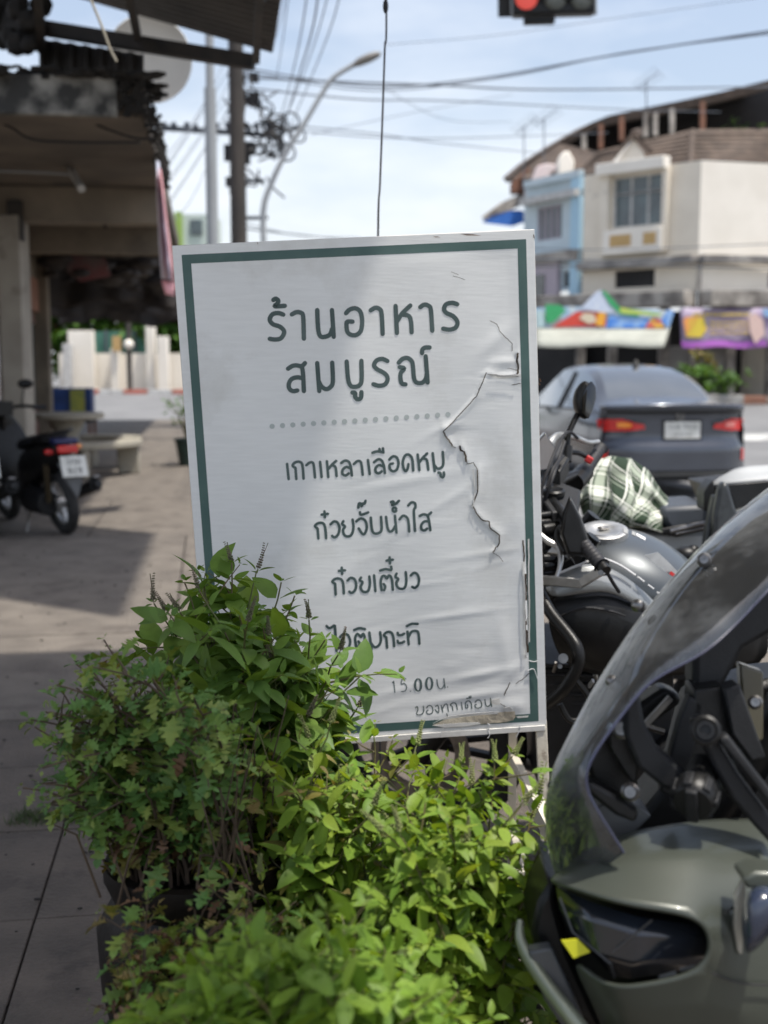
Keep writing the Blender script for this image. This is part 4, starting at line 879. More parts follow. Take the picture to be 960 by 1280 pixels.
# dry leaves and grit on the pavement
gr = MB()
for i in range(500):
    p = S(rg.uniform(-2.8, 0), rg.uniform(2.4, 14), .006); s = rg.uniform(.002, .007); gr.ball(p, s, 5, 3, (1.5, 1, .5))
tag(obj('grit', gr, 'debris'), 'small bits of grit scattered over the pavement', 'grit', kind='stuff')
def far_plant(c, n, r, h, seed, label, m='leafT', sz=.09, name='potted_plant', pot=True):
    rr = random.Random(seed); t = thing(name, label, 'plant', c); z0 = 0
    if pot:
        obj('pot', MB().lathe(c, (0, 0, 1), [(.13, 0), (.18, .34), (.20, .35), (.20, .38), (.17, .38), (.16, .32), (.01, .32)], 20), mat('dark green pot', (.02, .05, .04), (.015, .035, .03), .4), t); z0 = .36
    st = MB(); lv = MB()
    for i in range(n):
        a = rr.uniform(0, 6.28); q = c + V3((math.cos(a) * r * rr.random(), math.sin(a) * r * rr.random(), z0 + h * rr.uniform(.35, 1)))
        st.tube([c + V3((0, 0, z0 - .05)), (c + V3((0, 0, z0)) + q) / 2 + V3((0, 0, h * .15)), q], [.008, .006, .003], 5)
        for k_ in range(9):
            p = q + V3((rr.gauss(0, .07), rr.gauss(0, .07), rr.gauss(0, .07))); d = V3((rr.uniform(-1, 1), rr.uniform(-1, 1), rr.uniform(-.5, .6))).normalized(); a_, b_, _ = basis(d)
            lv.add([p, p + d * sz * .5 + a_ * sz * .3, p + d * sz, p + d * sz * .5 - a_ * sz * .3], [(0, 1, 2, 3)])
    obj('stem', st, 'stem', t); obj('foliage', lv, m, t, smooth=0, kind='stuff')
    return t
far_plant(gp(236, 582), 14, .38, .62, 3, 'leafy plant in a dark green pot at the left edge of the sign', sz=.10)

# ================================================================ SILVER MOTORBIKE BEHIND THE SIGN
OB = V3((.617, 3.39, 0)); HB = V3((-.987, .16, 0)).normalized(); LB = V3((-.16, -.987, 0)).normalized(); LN = R(10)
def B(f, l, h): return OB + HB * f + LB * (l * math.cos(LN) + h * math.sin(LN)) + V3((0, 0, h * math.cos(LN) - l * math.sin(LN)))
axB = (B(0, 1, 0) - B(0, 0, 0)).normalized(); upB = (B(0, 0, 1) - B(0, 0, 0)).normalized()
b1 = thing('motorcycle', 'silver grey naked motorcycle parked behind the sign, front wheel under it', 'motorcycle', OB)
def wheel(root, c, ax, R_, r_, nsp, spoke_m='blackm', disc=True):
    w_ = obj('wheel', MB().torus(c, ax, R_ - r_ * 1.25, .016, 40, 8).cyl(c - ax * .06, c + ax * .06, .045, 18), 'blackm', root)
    obj('tyre', MB().torus(c, ax, R_ - r_, r_, 48, 12, 1.0), 'rubber', w_)
    a, b, _ = basis(ax); sp = MB()
    for i in range(nsp):
        t = 2 * math.pi * i / nsp
        for dt in (-.10, .10):
            sp.beam(c + (a * math.cos(t + dt) + b * math.sin(t + dt)) * .04, c + (a * math.cos(t + dt * 1.6) + b * math.sin(t + dt * 1.6)) * (R_ - r_ * 1.35), .018, .022, ax)
    obj('spokes', sp, spoke_m, w_)
    if disc:
        obj('brake_disc', MB().lathe(c + ax * .065, ax, [(.10, -.002), (.145, -.002), (.145, .002), (.10, .002)], 36, closed=True), 'steel', w_)
    return w_
wheel(b1, B(.50, 0, .30), axB, .305, .055, 5)
wheel(b1, B(-.88, 0, .30), axB, .305, .07, 5)
for s in (-1, 1):
    obj('fork_leg', MB().tube([B(.50, .09 * s, .30), B(.28, .10 * s, .62)], .030, 12).tube([B(.28, .10 * s, .62), B(.02, .10 * s, .98)], .021, 12), 'black', b1)
obj('front_mudguard', MB().grid(lambda a, b: B(.50, 0, .30) + (HB * math.cos(R(-25) + a * R(150)) + upB * math.sin(R(-25) + a * R(150))) * (.335 - .03 * abs(2 * b - 1) ** 2) + axB * (b - .5) * .15, 16, 6), 'black', b1, solid=.003)
# frame, engine and covers
def slab_px(pts, d, th, m, name, parent, bevel=.004, **k):
    p = [P(x, y, dd) for (x, y, dd) in pts] if len(pts[0]) == 3 else [P(x, y, d) for x, y in pts]
    return obj(name, MB().prism(p, V3((0, th, 0))), m, parent, bevel=bevel, **k)
eng = MB().box(B(.0, .0, .42), (.36, .30, .34)); 
for i in range(7): eng.box(B(.12, 0, .46 + i * .028), (.22, .30, .010), Euler((LN, 0, R(-9))).to_matrix())
eng.cyl(B(-.05, .10, .38), B(-.05, .21, .38), .11, 24).cyl(B(-.22, .10, .36), B(-.22, .19, .36), .08, 20)
obj('engine', eng, 'blackm', b1, bevel=.008)
obj('engine_bolt', MB().cyl(P(704, 823, 2.90), P(704, 823, 2.86), .012, 12).cyl(P(700, 833, 2.92), P(700, 833, 2.89), .006, 8), 'steel', b1)
obj('brake_lever_tip', MB().tube([P(692, 840, 2.9), P(695, 828, 2.88)], .004, 6), 'steel', b1)
obj('frame_spar', MB().beam(B(.10, .12, .86), B(-.45, .12, .55), .05, .06).beam(B(.10, -.12, .86), B(-.45, -.12, .55), .05, .06).beam(B(-.2, .1, .75), B(-1.0, .1, .86), .03, .03).beam(B(-.2, -.1, .75), B(-1.0, -.1, .86), .03, .03), 'black', b1)
obj('swingarm', MB().beam(B(-.42, .11, .36), B(-.88, .11, .30), .035, .07).beam(B(-.42, -.11, .36), B(-.88, -.11, .30), .035, .07), 'blackm', b1)
obj('exhaust', MB().tube([B(.18, .0, .5), B(.24, -.02, .3), B(.1, -.1, .18), B(-.5, -.16, .22), B(-1.0, -.2, .42)], [.022, .022, .022, .03, .055], 14, smooth=4), 'steel', b1)
fit_ = MB(); rf = random.Random(31)
for i in range(16):
    x, y = rf.uniform(735, 850), rf.uniform(845, 960); fit_.beam(P(x, y, 3.0 + rf.random() * .1), P(x + rf.uniform(-14, 14), y + rf.uniform(-10, 10), 3.0 + rf.random() * .1), rf.uniform(.004, .012), rf.uniform(.004, .012))
obj('engine_glints', fit_, 'alu', b1, kind='stuff')  # random bright slivers added to imitate glints on the dark engine
for pts_ in ([(720, 850), (740, 880), (745, 930), (738, 980)], [(760, 845), (770, 870), (790, 900), (830, 915)], [(700, 880), (712, 900), (735, 905), (760, 940)]):
    obj('hose', MB().tube([P(x, y, 2.97) for x, y in pts_], .008, 8, smooth=5), 'black', b1)
obj('crash_bar', MB().tube([P(672, 735, 3.0), P(688, 765, 2.95), P(712, 795, 2.90), P(722, 812, 2.88), P(722, 832, 2.88), P(705, 862, 2.90), P(684, 880, 2.95)], .0155, 12, smooth=5), 'black', b1)
# tank
def tank_secs(dw=0, top=0):
    secs = []
    for (f, zt, hw, zb) in [(.155, .93, .06, .86), (.12, .965, .115, .82), (.05, 1.0, .165, .79), (-.04, 1.015, .19, .775), (-.13, .995, .19, .78), (-.21, .95, .165, .79), (-.28, .885, .12, .80), (-.32, .84, .08, .805)]:
        q = []
        for k_ in range(20):
            a = 2 * math.pi * k_ / 20; ca, sa = math.cos(a), math.sin(a); e = .62
            y = hw * math.copysign(abs(ca) ** e, ca); z = (zt + zb) / 2 + (zt - zb) / 2 * math.copysign(abs(sa) ** .75, sa) 
            q.append(B(f, y * (1 - .25 * max(0, sa)), z - .05))
        secs.append(q)
    return secs
obj('fuel_tank', MB().loft(tank_secs()), 'tank', b1, subsurf=2)
capc = B(-.005, .005, .966); cn = (upB + HB * .02 + LB * .08).normalized()
cp = obj('fuel_cap', MB().lathe(capc, cn, [(.066, -.02), (.066, .004), (.060, .007), (.050, .005), (.048, .008), (.030, .008), (.026, .005), (.002, .005)], 36), 'alu', b1)
obj('cap_lock', MB().box(capc + cn * .010, (.03, .018, .008), Euler((0, 0, .5)).to_matrix()), 'steel', cp, bevel=.003)
# side panels: pale lower tank panel, white pinstripe, black shroud
pan = [[(680, 728, 2.98), (720, 703, 2.965), (762, 706, 2.96), (800, 735, 2.98), (826, 760, 3.02)], [(683, 738, 2.955), (722, 722, 2.94), (762, 728, 2.94), (800, 750, 2.955), (824, 768, 3.0)], [(690, 748, 2.955), (722, 742, 2.945), (760, 736, 2.945), (795, 756, 2.96), (815, 772, 3.0)]]
def net(rows): return MB().grid(lambda a, b: P(*rows[round(b * (len(rows) - 1))][round(a * (len(rows[0]) - 1))]), len(rows[0]) - 1, len(rows) - 1)
obj('side_panel', net(pan), 'tankl', b1, subsurf=2, solid=.004, label='pale silver panel along the lower edge of the tank')
obj('pinstripe', MB().tube([P(700, 716, 2.955), P(745, 699, 2.94), P(770, 704, 2.945), P(794, 719, 2.955)], .0032, 6, smooth=4).tube([P(797, 721, 2.955), P(805, 727, 2.96)], .0026, 6).tube([P(810, 731, 2.965), P(817, 736, 2.97)], .0024, 6).tube([P(821, 740, 2.975), P(827, 744, 2.98)], .0024, 6), 'white', b1)
shr = [[(684, 748, 2.99), (730, 744, 2.97), (765, 738, 2.97), (810, 765, 2.99), (870, 752, 3.05), (960, 720, 3.12)], [(684, 768, 2.965), (730, 762, 2.945), (770, 762, 2.945), (815, 790, 2.965), (880, 790, 3.03), (960, 770, 3.1)],
       [(690, 800, 2.975), (735, 812, 2.955), (775, 825, 2.96), (815, 822, 2.98), (880, 815, 3.04), (960, 800, 3.1)], [(705, 830, 3.03), (740, 842, 3.01), (780, 848, 3.01), (820, 846, 3.02), (880, 840, 3.06), (960, 830, 3.12)]]
obj('black_shroud', net(shr), 'black', b1, subsurf=2, solid=.006)
obj('shroud_ridge', MB().tube([P(697, 771, 2.945), P(730, 760, 2.93), P(760, 763, 2.93), P(782, 770, 2.935)], [.002, .004, .004, .002], 6, smooth=4), 'blackm', b1)
obj('side_bolt', MB().ball(P(795, 757, 2.93), .011, 12, 8), 'steel', b1)
sx_, sy_ = (P(900, 700, 3.0) - P(880, 700, 2.99)).normalized(), V3((0, 0, 1))
obj('model_mark', text_mb('CB500', .030, P(828, 797, 2.972), sx_, sy_, squash=1.3), 'white', b1); obj('red_mark', text_mb('X', .034, P(853, 797, 2.985), sx_, sy_, squash=1.5), 'red', b1)
tkx = (B(-.2, .1, .9) - B(.1, .12, .95)).normalized()
obj('tank_label', MB().box(P(801, 671, 3.02), (.026, .012, .002), Euler((R(30), R(28), 0)).to_matrix()), 'white', b1)
obj('tank_label', MB().box(P(782, 664, 3.03), (.012, .018, .002), Euler((R(30), R(22), 0)).to_matrix()), mat('grey label', (.35, .36, .36)), b1)
obj('tank_label', MB().box(P(792, 667, 3.03), (.010, .016, .002), Euler((R(30), R(24), 0)).to_matrix()), M['grey label'] if 'grey label' in M else 'dot', b1)
em = MB().prism([P(805, 694, 2.96), P(822, 690, 2.955), P(836, 703, 2.965), P(850, 718, 3.0), P(846, 724, 2.99), P(828, 712, 2.96), P(812, 700, 2.95)], (0, -.004, .0))
obj('tank_badge', em, 'alu', b1); obj('badge_mark', MB().beam(P(838, 716, 2.965), P(845, 721, 2.975), .004, .008), 'red', b1)
# seat
obj('seat', MB().loft([[B(f, y, z) for (y, z) in [(-hw, zt - .09), (-hw, zt - .03), (-hw * .7, zt), (0, zt + .01), (hw * .7, zt), (hw, zt - .03), (hw, zt - .09)]] for (f, hw, zt) in [(-.30, .09, .83), (-.45, .15, .80), (-.65, .17, .82), (-.8, .15, .90), (-1.05, .12, .92)]]), 'blackm', b1, subsurf=1)
# cockpit
obj('top_yoke', MB().prism([P(676, 622, 3.12), P(700, 602, 3.2), P(726, 612, 3.2), P(722, 640, 3.08), P(690, 640, 3.05)], (0, 0, -.028)), 'blackm', b1, bevel=.004)
obj('yoke_nut', MB().lathe(P(692, 616, 3.14), upB, [(.030, -.005), (.030, .006), (.024, .010), (.018, .007), (.002, .007)], 24), 'black', b1)
obj('display', MB().prism([P(664, 560, 3.2), P(682, 540, 3.2), P(696, 562, 3.2), P(690, 586, 3.15), P(668, 590, 3.15)], (0, .03, 0)), 'smoke', b1, bevel=.004)
obj('headlamp_unit', MB().ball(P(650, 650, 3.2), .10, 16, 10, (.7, .9, 1)), 'black', b1)
ck_ = MB()
rk = random.Random(17)
for i in range(26):
    ck_.box(P(rk.uniform(672, 716), rk.uniform(640, 712), rk.uniform(3.05, 3.25)), (rk.uniform(.02, .05), rk.uniform(.02, .05), rk.uniform(.015, .05)), Euler((rk.random(), rk.random(), rk.random())).to_matrix())
for i in range(9): ck_.cyl(P(672 + rk.random() * 6, 645 + i * 9, 3.05), P(700 + rk.random() * 10, 643 + i * 9 + rk.uniform(-4, 4), 3.08), .008 + rk.random() * .01, 10)
obj('bracketry', ck_, 'black', b1, bevel=.002)
hb_near, hb_far = P(755, 712, 2.86), P(752, 558, 3.5)
obj('handlebar', MB().tube([P(716, 664, 2.98), P(702, 640, 3.06), P(690, 622, 3.14), P(700, 602, 3.24), P(722, 592, 3.36)], .0125, 12, smooth=5), 'black', b1)
def grip(a, b, n=9):
    mb = MB(); rs_, ps = [], []
    for i in range(n * 3 + 1):
        t = i / (n * 3); ps.append(a + (b - a) * t); rs_.append(.0175 if i % 3 else .0158)
    rs_[0] = rs_[-1] = .021; return mb.tube(ps, rs_, 16)
obj('grip', grip(P(723, 672, 2.95), P(752, 707, 2.87)), 'grip', b1); obj('grip', grip(P(731, 590, 3.40), P(751, 560, 3.5)), 'grip', b1)
obj('bar_end', MB().cyl(P(752, 707, 2.87), P(757, 714, 2.855), .015, 14), 'black', b1)
obj('switch_box', MB().tube([P(714, 664, 2.97), P(724, 676, 2.94)], [.026, .028], 14), 'black', b1); 
sw_ = obj('switch_box', MB().tube([P(718, 604, 3.34), P(731, 590, 3.40)], [.028, .027], 14), 'black', b1)
obj('kill_switch', MB().beam(P(732, 572, 3.36), P(740, 577, 3.36), .024, .020), 'red', sw_, bevel=.004)
obj('throttle_guide', MB().tube([P(708, 566, 3.3), P(722, 566, 3.33), P(733, 571, 3.36)], .007, 8, smooth=4), 'black', b1)
obj('brake_reservoir', MB().prism([P(689, 583, 3.2), P(702, 567, 3.24), P(712, 572, 3.24), (P(700, 590, 3.18))], (0, 0, -.045)), 'black', b1, bevel=.004)
obj('brake_lever', MB().tube([P(683, 562, 3.2), P(695, 546, 3.25), P(715, 546, 3.32), P(735, 553, 3.40), P(748, 552, 3.46)], [.012, .011, .009, .007, .006], 10, smooth=5), 'alu', b1)
obj('mirror_clamp', MB().cyl(P(708, 577, 3.26), P(709, 558, 3.27), .015, 12), 'black', b1)
ms_ = obj('mirror_stem', MB().tube([P(709, 566, 3.27), P(710, 545, 3.28), P(716, 530, 3.29), P(722, 518, 3.30)], .0085, 10, smooth=4), 'black', b1)
def mirror_head(pts, d, th, glass_pts, lab=None, par=None):
    h_ = slab_px(pts, d, th, 'black', 'mirror', par or b1, bevel=.010)
    slab_px(glass_pts, d - .004, .002, 'mirror', 'mirror_glass', h_, bevel=0); return h_
mh = obj('mirror', MB().loft([[P(cx + w_ * math.cos(a * .5236) , cy + h_ * math.sin(a * .5236), d_) for a in range(12)] for (cx, cy, w_, h_, d_) in [(733, 500, 10.5, 25, 3.27), (731, 500, 12, 26, 3.29), (727, 501, 12, 22, 3.33), (722, 504, 7, 14, 3.36)]]), 'black', b1, subsurf=1)
obj('mirror_glass', MB().prism([P(cx, cy, 3.262) for cx, cy in [(738, 477), (742.5, 484), (743, 498), (739, 512), (734, 523), (728, 516), (728, 498), (732, 484)]], (.004, -.002, 0)), 'mirror', mh)
mh2 = obj('mirror', MB().loft([[P(x, y, d_) for x, y in q] for d_, q in [(2.97, [(711, 625), (722, 650), (730, 672), (732, 690), (712, 690), (703, 668), (705, 645)]), (2.93, [(712, 619), (727, 647), (736, 674), (735, 697), (709, 694), (700, 668), (703, 642)]), (2.915, [(713, 624), (725, 648), (733, 674), (732, 693), (711, 691), (703, 668), (706, 644)])]]), 'black', b1, bevel=.004, label='folded down black mirror on the near handlebar')
obj('mirror_stem', MB().tube([P(706, 668, 2.98), P(700, 660, 3.0), P(697, 672, 3.0), P(708, 690, 2.96)], .009, 10, smooth=4), 'black', b1)
obj('clutch_lever', MB().tube([P(672, 665, 3.02), P(684, 676, 3.0), P(697, 684, 2.99), P(701, 697, 2.97), P(699, 712, 2.96), P(694, 725, 2.955)], [.007, .008, .008, .007, .006, .006], 8, smooth=4), 'alu', b1)
obj('lever_perch', MB().prism([P(684, 690, 3.0), P(700, 673, 2.99), P(716, 676, 2.97), P(706, 694, 2.97)], (0, .02, -.01)), 'alu', b1, bevel=.003)
obj('hand_guard', MB().beam(P(668, 724, 2.98), P(727, 729, 2.92), .010, .024).beam(P(726, 729, 2.92), P(754, 712, 2.86), .010, .024).beam(P(668, 724, 2.98), P(640, 702, 3.03), .010, .024), 'alu', b1, bevel=.003)
obj('guard_bolt', MB().cyl(P(751, 716, 2.852), P(751, 716, 2.842), .007, 8), 'steel', b1)
for pts in ([(680, 690, 3.1), (676, 620, 3.1), (688, 580, 3.12), (702, 548, 3.2), (712, 540, 3.25), (722, 548, 3.28)], [(684, 610, 3.1), (692, 585, 3.12), (704, 570, 3.2)], [(676, 640, 3.12), (690, 600, 3.1), (700, 570, 3.18), (706, 552, 3.22)], [(757, 712, 2.86), (766, 728, 2.90), (774, 740, 2.93)], [(690, 680, 3.05), (705, 672, 3.05), (715, 650, 3.08)]):
    obj('control_cable', MB().tube([P(*q) for q in pts], .0045, 8, smooth=5), 'cable', b1)
obj('side_stand', MB().tube([B(-.15, .12, .3), B(-.10, .30, .03)], .012, 8), 'black', b1)

# ================================================================ PLAID COVERED SCOOTER BEHIND
b3 = thing('parked_scooter', 'pale grey scooter with dark seat behind the silver motorcycle, draped with plaid cloth', 'scooter', V3((P(850, 900, 4.35).x, 4.4, 0)))
slab_px([(826, 634), (888, 630), (892, 650), (886, 662), (838, 664), (830, 655)], 4.25, .30, mat('dark blue grey seat vinyl', (.055, .065, .08), (.045, .052, .065), .5), 'seat', b3, bevel=.02)
slab_px([(812, 664), (886, 650), (888, 662), (846, 672)], 4.235, .32, 'black', 'seat_base', b3, bevel=.006)
obj('grab_rail', MB().tube([P(838, 664, 4.2), P(862, 658, 4.2), P(888, 652, 4.2)], .007, 8).tube([P(845, 667, 4.2), P(865, 663, 4.2), P(888, 658, 4.2)], .004, 8), 'steel', b3)
slab_px([(740, 662), (800, 664), (888, 664), (905, 700), (890, 740), (800, 760), (735, 730)], 4.30, .28, mat('pale grey scooter panel', (.46, .48, .49), (.40, .42, .43), .35, scale=2, coat=.4), 'body_panel', b3, bevel=.02)
slab_px([(735, 640), (800, 640), (860, 690), (930, 700), (960, 760), (940, 850), (735, 850)], 4.42, .12, 'black', 'inner_frame', b3)
c3 = P(760, 1010, 4.5); c4 = P(1110, 1010, 4.35)
wheel(b3, V3((1.0, 4.55, .27)), V3((.1, .99, 0)).normalized(), .27, .055, 4, disc=False); wheel(b3, V3((2.2, 4.45, .27)), V3((.1, .99, 0)).normalized(), .27, .055, 4, disc=False)
fin = mat('dark ribbed plastic', (.035, .04, .042), (.02, .022, .024), .35, scale=40)
for (q, d_) in [([(878, 752), (879, 700), (884, 660), (893, 618), (899, 622), (893, 680), (890, 740)], 4.02), ([(893, 690), (893, 645), (899, 612), (905, 601), (911, 606), (920, 635), (932, 662), (928, 690), (905, 712), (896, 712)], 3.95)]:
    slab_px(q, d_, .05, fin, 'hand_guard', b3, bevel=.012)
slab_px([(905, 606), (962, 601), (965, 668), (920, 640), (914, 620)], 4.05, .04, 'black', 'leg_shield', b3, bevel=.004)
slab_px([(918, 640), (942, 632), (948, 640), (922, 652)], 4.02, .05, 'tankl', 'trim', b3, bevel=.003)
slab_px([(880, 616), (886, 606), (892, 600), (894, 615), (888, 640), (880, 638)], 4.1, .1, 'black', 'bracket', b3, bevel=.004)
tp = thing('top_case', 'dark case with pale grey lid standing on the scooter at the right', 'case', P(925, 625, 4.3))
obj('lid', MB().loft([[P(x, y, d_) for x, y, d_ in q] for q in [[(888, 608, 4.15), (897, 600, 4.2), (916, 589, 4.55), (924, 586, 4.6)], [(930, 603, 4.12), (932, 600, 4.2), (936, 586, 4.6), (938, 584, 4.65)], [(985, 598, 4.12), (985, 595, 4.2), (985, 584, 4.6), (985, 582, 4.65)]]], closed=False, caps=False), mat('dusty pale lid', (.42, .43, .43), (.34, .35, .35), .6, scale=5, dirt=((.25, .25, .24), 20, .62)), tp, solid=.012)
slab_px([(890, 609), (930, 605), (985, 600), (985, 650), (905, 640)], 4.22, .35, 'black', 'box', tp, bevel=.006)
tag(obj('black_knob', MB().ball(P(858, 694, 4.0), .04, 10, 7, (1.2, 1, .8)).ball(P(866, 690, 4.0), .025, 8, 6), 'black'), 'small black knob behind the silver motorcycle tank', 'knob')
# cloth
def cloth_fn(a, b):
    xs = [(0, 727, 600, 662), (.12, 737, 577, 660), (.3, 764, 570, 657), (.5, 790, 573, 658), (.68, 812, 588, 662), (.82, 828, 612, 664), (.92, 842, 628, 665), (1, 860, 633, 650)]
    for i in range(len(xs) - 1):
        if a <= xs[i + 1][0] + 1e-6:
            t = (a - xs[i][0]) / (xs[i + 1][0] - xs[i][0]); t = t * t * (3 - 2 * t); x, y0, y1 = [xs[i][k_] * (1 - t) + xs[i + 1][k_] * t for k_ in (1, 2, 3)]; break
    wr = math.sin(a * 13 + b * 5) * .5 + math.sin(a * 7 - b * 11 + 1) * .6 + math.sin(a * 26 + b * 4 + 2) * .25 + math.sin(b * 17 + a * 9) * .25
    if b < .18: bb, dd_ = b / .18, 0; d = 4.75 - .28 * bb; y = y0 + 14 * (1 - bb) * .6
    else: bb = (b - .18) / .82; d = 4.47 - .30 * math.sin(bb * 1.57) ** .8 * (math.sin(math.pi * min(max(a, .04), .96)) ** .5); y = y0 + (y1 - y0) * bb
    return P(x + 2.5 * math.sin(b * 9 + a * 4), y + 1.5 * math.sin(a * 17) * b, d - .045 * wr * min(1, b * 3))
cm = MB().grid(cloth_fn, 64, 48)
clo = obj('plaid_cloth', cm, 'plaid', None, smooth=180, solid=.004)
uvl = clo.data.uv_layers.new(name='UVMap'); nu = 65
for poly_ in clo.data.polygons:
    for li in poly_.loop_indices:
        vi = clo.data.loops[li].vertex_index; a, b_ = (vi % nu) / 64, (vi // nu) / 48
        uvl.data[li].uv = (a * 1.15 + .35 * b_ + .05 * math.sin(b_ * 5 + a * 3) + (.12 if a > .45 + .1 * b_ else 0), b_ * .95 - .5 * a + .06 * math.sin(a * 6 + b_ * 2) + (.2 if a > .45 + .1 * b_ else 0))
tag(clo, 'green and white plaid cloth draped in folds over the parked scooter', 'cloth')

# ================================================================ FOREGROUND MOTORBIKE (LOWER RIGHT)
b2 = thing('touring_motorcycle', 'olive grey touring motorcycle with clear windscreen at the lower right', 'motorcycle', V3((.55, 1.5, 0)))
L2 = V3((.25, .97, 0)).normalized()
Cs = [(700, 1108, 1.50), (687, 1060, 1.49), (683, 1015, 1.48), (690, 968, 1.48), (711, 922, 1.49), (750, 850, 1.51), (800, 776, 1.54), (860, 704, 1.57), (925, 642, 1.61), (1000, 585, 1.65), (1060, 545, 1.69)]
Ns = [(780, 1066, 1.37), (766, 1044, 1.365), (748, 1015, 1.36), (734, 985, 1.36), (738, 952, 1.36), (775, 897, 1.37), (815, 852, 1.38), (880, 815, 1.39), (922, 778, 1.41), (966, 732, 1.43), (1012, 690, 1.46)]
secs = []
for c, n_ in zip(Cs, Ns):
    c, n_ = P(*c), P(*n_); f_ = n_ + L2 * 2 * max(.08, (c - n_).dot(L2)); k_ = 2 * c - (n_ + f_) / 2
    secs.append([n_ * (1 - s) ** 2 + k_ * 2 * s * (1 - s) + f_ * s * s for s in [i / 14 for i in range(15)]])
cs2 = []
for i in range(15):
    col, _ = smooth_pts([s[i] for s in secs], 4); cs2.append(col)
ws = MB().grid(lambda a, b: cs2[round(a * 14)][round(b * (len(cs2[0]) - 1))], 14, len(cs2[0]) - 1)
wso = obj('windscreen', ws, 'screen', b2, smooth=180, solid=.003)
obj('screen_edge', MB().tube(cs2[0], .0016, 6), mat('blue grey screen edge', (.05, .055, .10), rough=.2), wso)
for (x, y, d_) in [(692, 983, 1.46), (765, 852, 1.45), (797, 757, 1.52), (806, 990, 1.40), (798, 1000, 1.40)]:
    if x > 797 and y > 900: continue
    obj('screen_bolt', MB().lathe(P(x, y, d_), V3((-.6, -.75, .2)), [(.008, -.004), (.008, .002), (.005, .005), (.001, .006)], 16), 'steel' if x != 692 else 'black', b2)
# scuffs on the screen
def s2(pts, d, th, m, name, bevel=.003, **k): return slab_px(pts, d, th, m, name, b2, bevel=bevel, **k)
s2([(880, 716), (925, 700), (990, 665), (1060, 660), (1060, 770), (985, 780), (930, 812), (905, 860), (880, 872), (866, 862), (868, 800), (862, 760)], 1.53, .05, 'blackm', 'cowl_bracket', bevel=.008)
s2([(868, 862), (905, 858), (930, 900), (935, 935), (900, 925), (885, 905), (878, 900), (866, 905)], 1.50, .05, 'black', 'upper_stay')
s2([(905, 862), (925, 855), (945, 912), (958, 948), (940, 952), (915, 918)], 1.48, .03, 'blackm', 'upper_stay')
s2([(780, 858), (796, 848), (806, 902), (822, 935), (848, 958), (874, 978), (880, 996), (866, 1000), (828, 984), (798, 960), (782, 920)], 1.44, .035, 'blackm', 'left_stay', bevel=.005)
s2([(760, 905), (778, 900), (800, 950), (795, 985), (780, 965), (762, 935)], 1.47, .03, 'black', 'left_stay')
s2([(866, 905), (882, 898), (896, 906), (905, 935), (925, 968), (975, 1035), (970, 1062), (945, 1035), (915, 1000), (893, 960), (880, 930)], 1.42, .03, 'blackm', 'right_stay', bevel=.005)
s2([(898, 925), (910, 918), (938, 955), (975, 1002), (975, 1022), (940, 978)], 1.40, .02, 'blackm', 'right_stay', bevel=.004)
s2([(825, 990), (850, 900), (862, 870), (880, 880), (868, 940), (845, 1000)], 1.50, .02, 'blackm', 'inner_stay')
s2([(925, 830), (955, 840), (955, 925), (945, 930), (928, 880)], 1.56, .02, mat('dim amber lens', (.10, .09, .055), (.06, .055, .04), .2), 'inner_lens')
s2([(725, 935), (760, 905), (780, 930), (800, 985), (790, 1010), (770, 1010), (740, 975)], 1.50, .05, 'black', 'headlamp_bracket', bevel=.006)
s2([(745, 1010), (762, 1000), (800, 1008), (815, 1020), (790, 1045), (765, 1052)], 1.52, .05, mat('grey inner panel', (.12, .125, .13), (.08, .085, .09), .4), 'inner_panel')
s2([(700, 1090), (740, 1050), (800, 1020), (850, 960), (870, 880), (960, 850), (1060, 840), (1060, 1060), (960, 1070), (880, 1060), (780, 1075)], 1.66, .10, 'black', 'inner_cowl', bevel=.01)
s2([(735, 975), (780, 1000), (800, 1015), (795, 1030), (770, 1020), (733, 990)], 1.44, .03, 'black', 'lamp_arm', bevel=.005)
s2([(740, 925), (800, 880), (830, 860), (850, 868), (852, 880), (810, 910), (765, 950)], 1.58, .04, 'black', 'gauge_hood', bevel=.006)
obj('gauge_trim', MB().beam(P(752, 955, 1.52), P(778, 935, 1.52), .004, .006).beam(P(770, 945, 1.55), P(838, 872, 1.56), .004, .008), 'alu', b2)
for (x, y, d_, r_) in [(777, 911, 1.46, .0085), (882, 913, 1.405, .012), (788, 990, 1.43, .0075), (944, 878, 1.5, .006), (880, 700, 1.5, .006)]:
    obj('stay_bolt', MB().lathe(P(x, y, d_), V3((-.25, -.9, .3)), [(r_ * 1.5, -.006), (r_ * 1.5, .002), (r_ * 1.2, .004), (r_, .003), (r_ * .9, .006), (r_ * .5, .006), (r_ * .45, .003), (.0005, .003)], 18), 'steel' if r_ < .01 else 'black', b2)
# ridged adjuster knob
kc, ka = P(866, 1003, 1.40), V3((-.35, -.75, -.30)).normalized()
kb = obj('adjuster_knob', MB().lathe(kc - ka * .07, ka, [(.018, 0), (.020, .03), (.026, .045), (.027, .066), (.022, .073), (.002, .075)], 28), 'black', b2)
a_, b_, _ = basis(ka); rd_ = MB()
for i in range(7):
    t = 2 * math.pi * i / 7; o_ = a_ * math.cos(t) + b_ * math.sin(t); rd_.beam(kc - ka * .022 + o_ * .026, kc + ka * .000 + o_ * .025, .011, .006, o_)
rd_.beam(kc + ka * .006 - b_ * .022, kc + ka * .006 + b_ * .022, .014, .008, ka); obj('ridge', rd_, 'blackm', kb, bevel=.002)
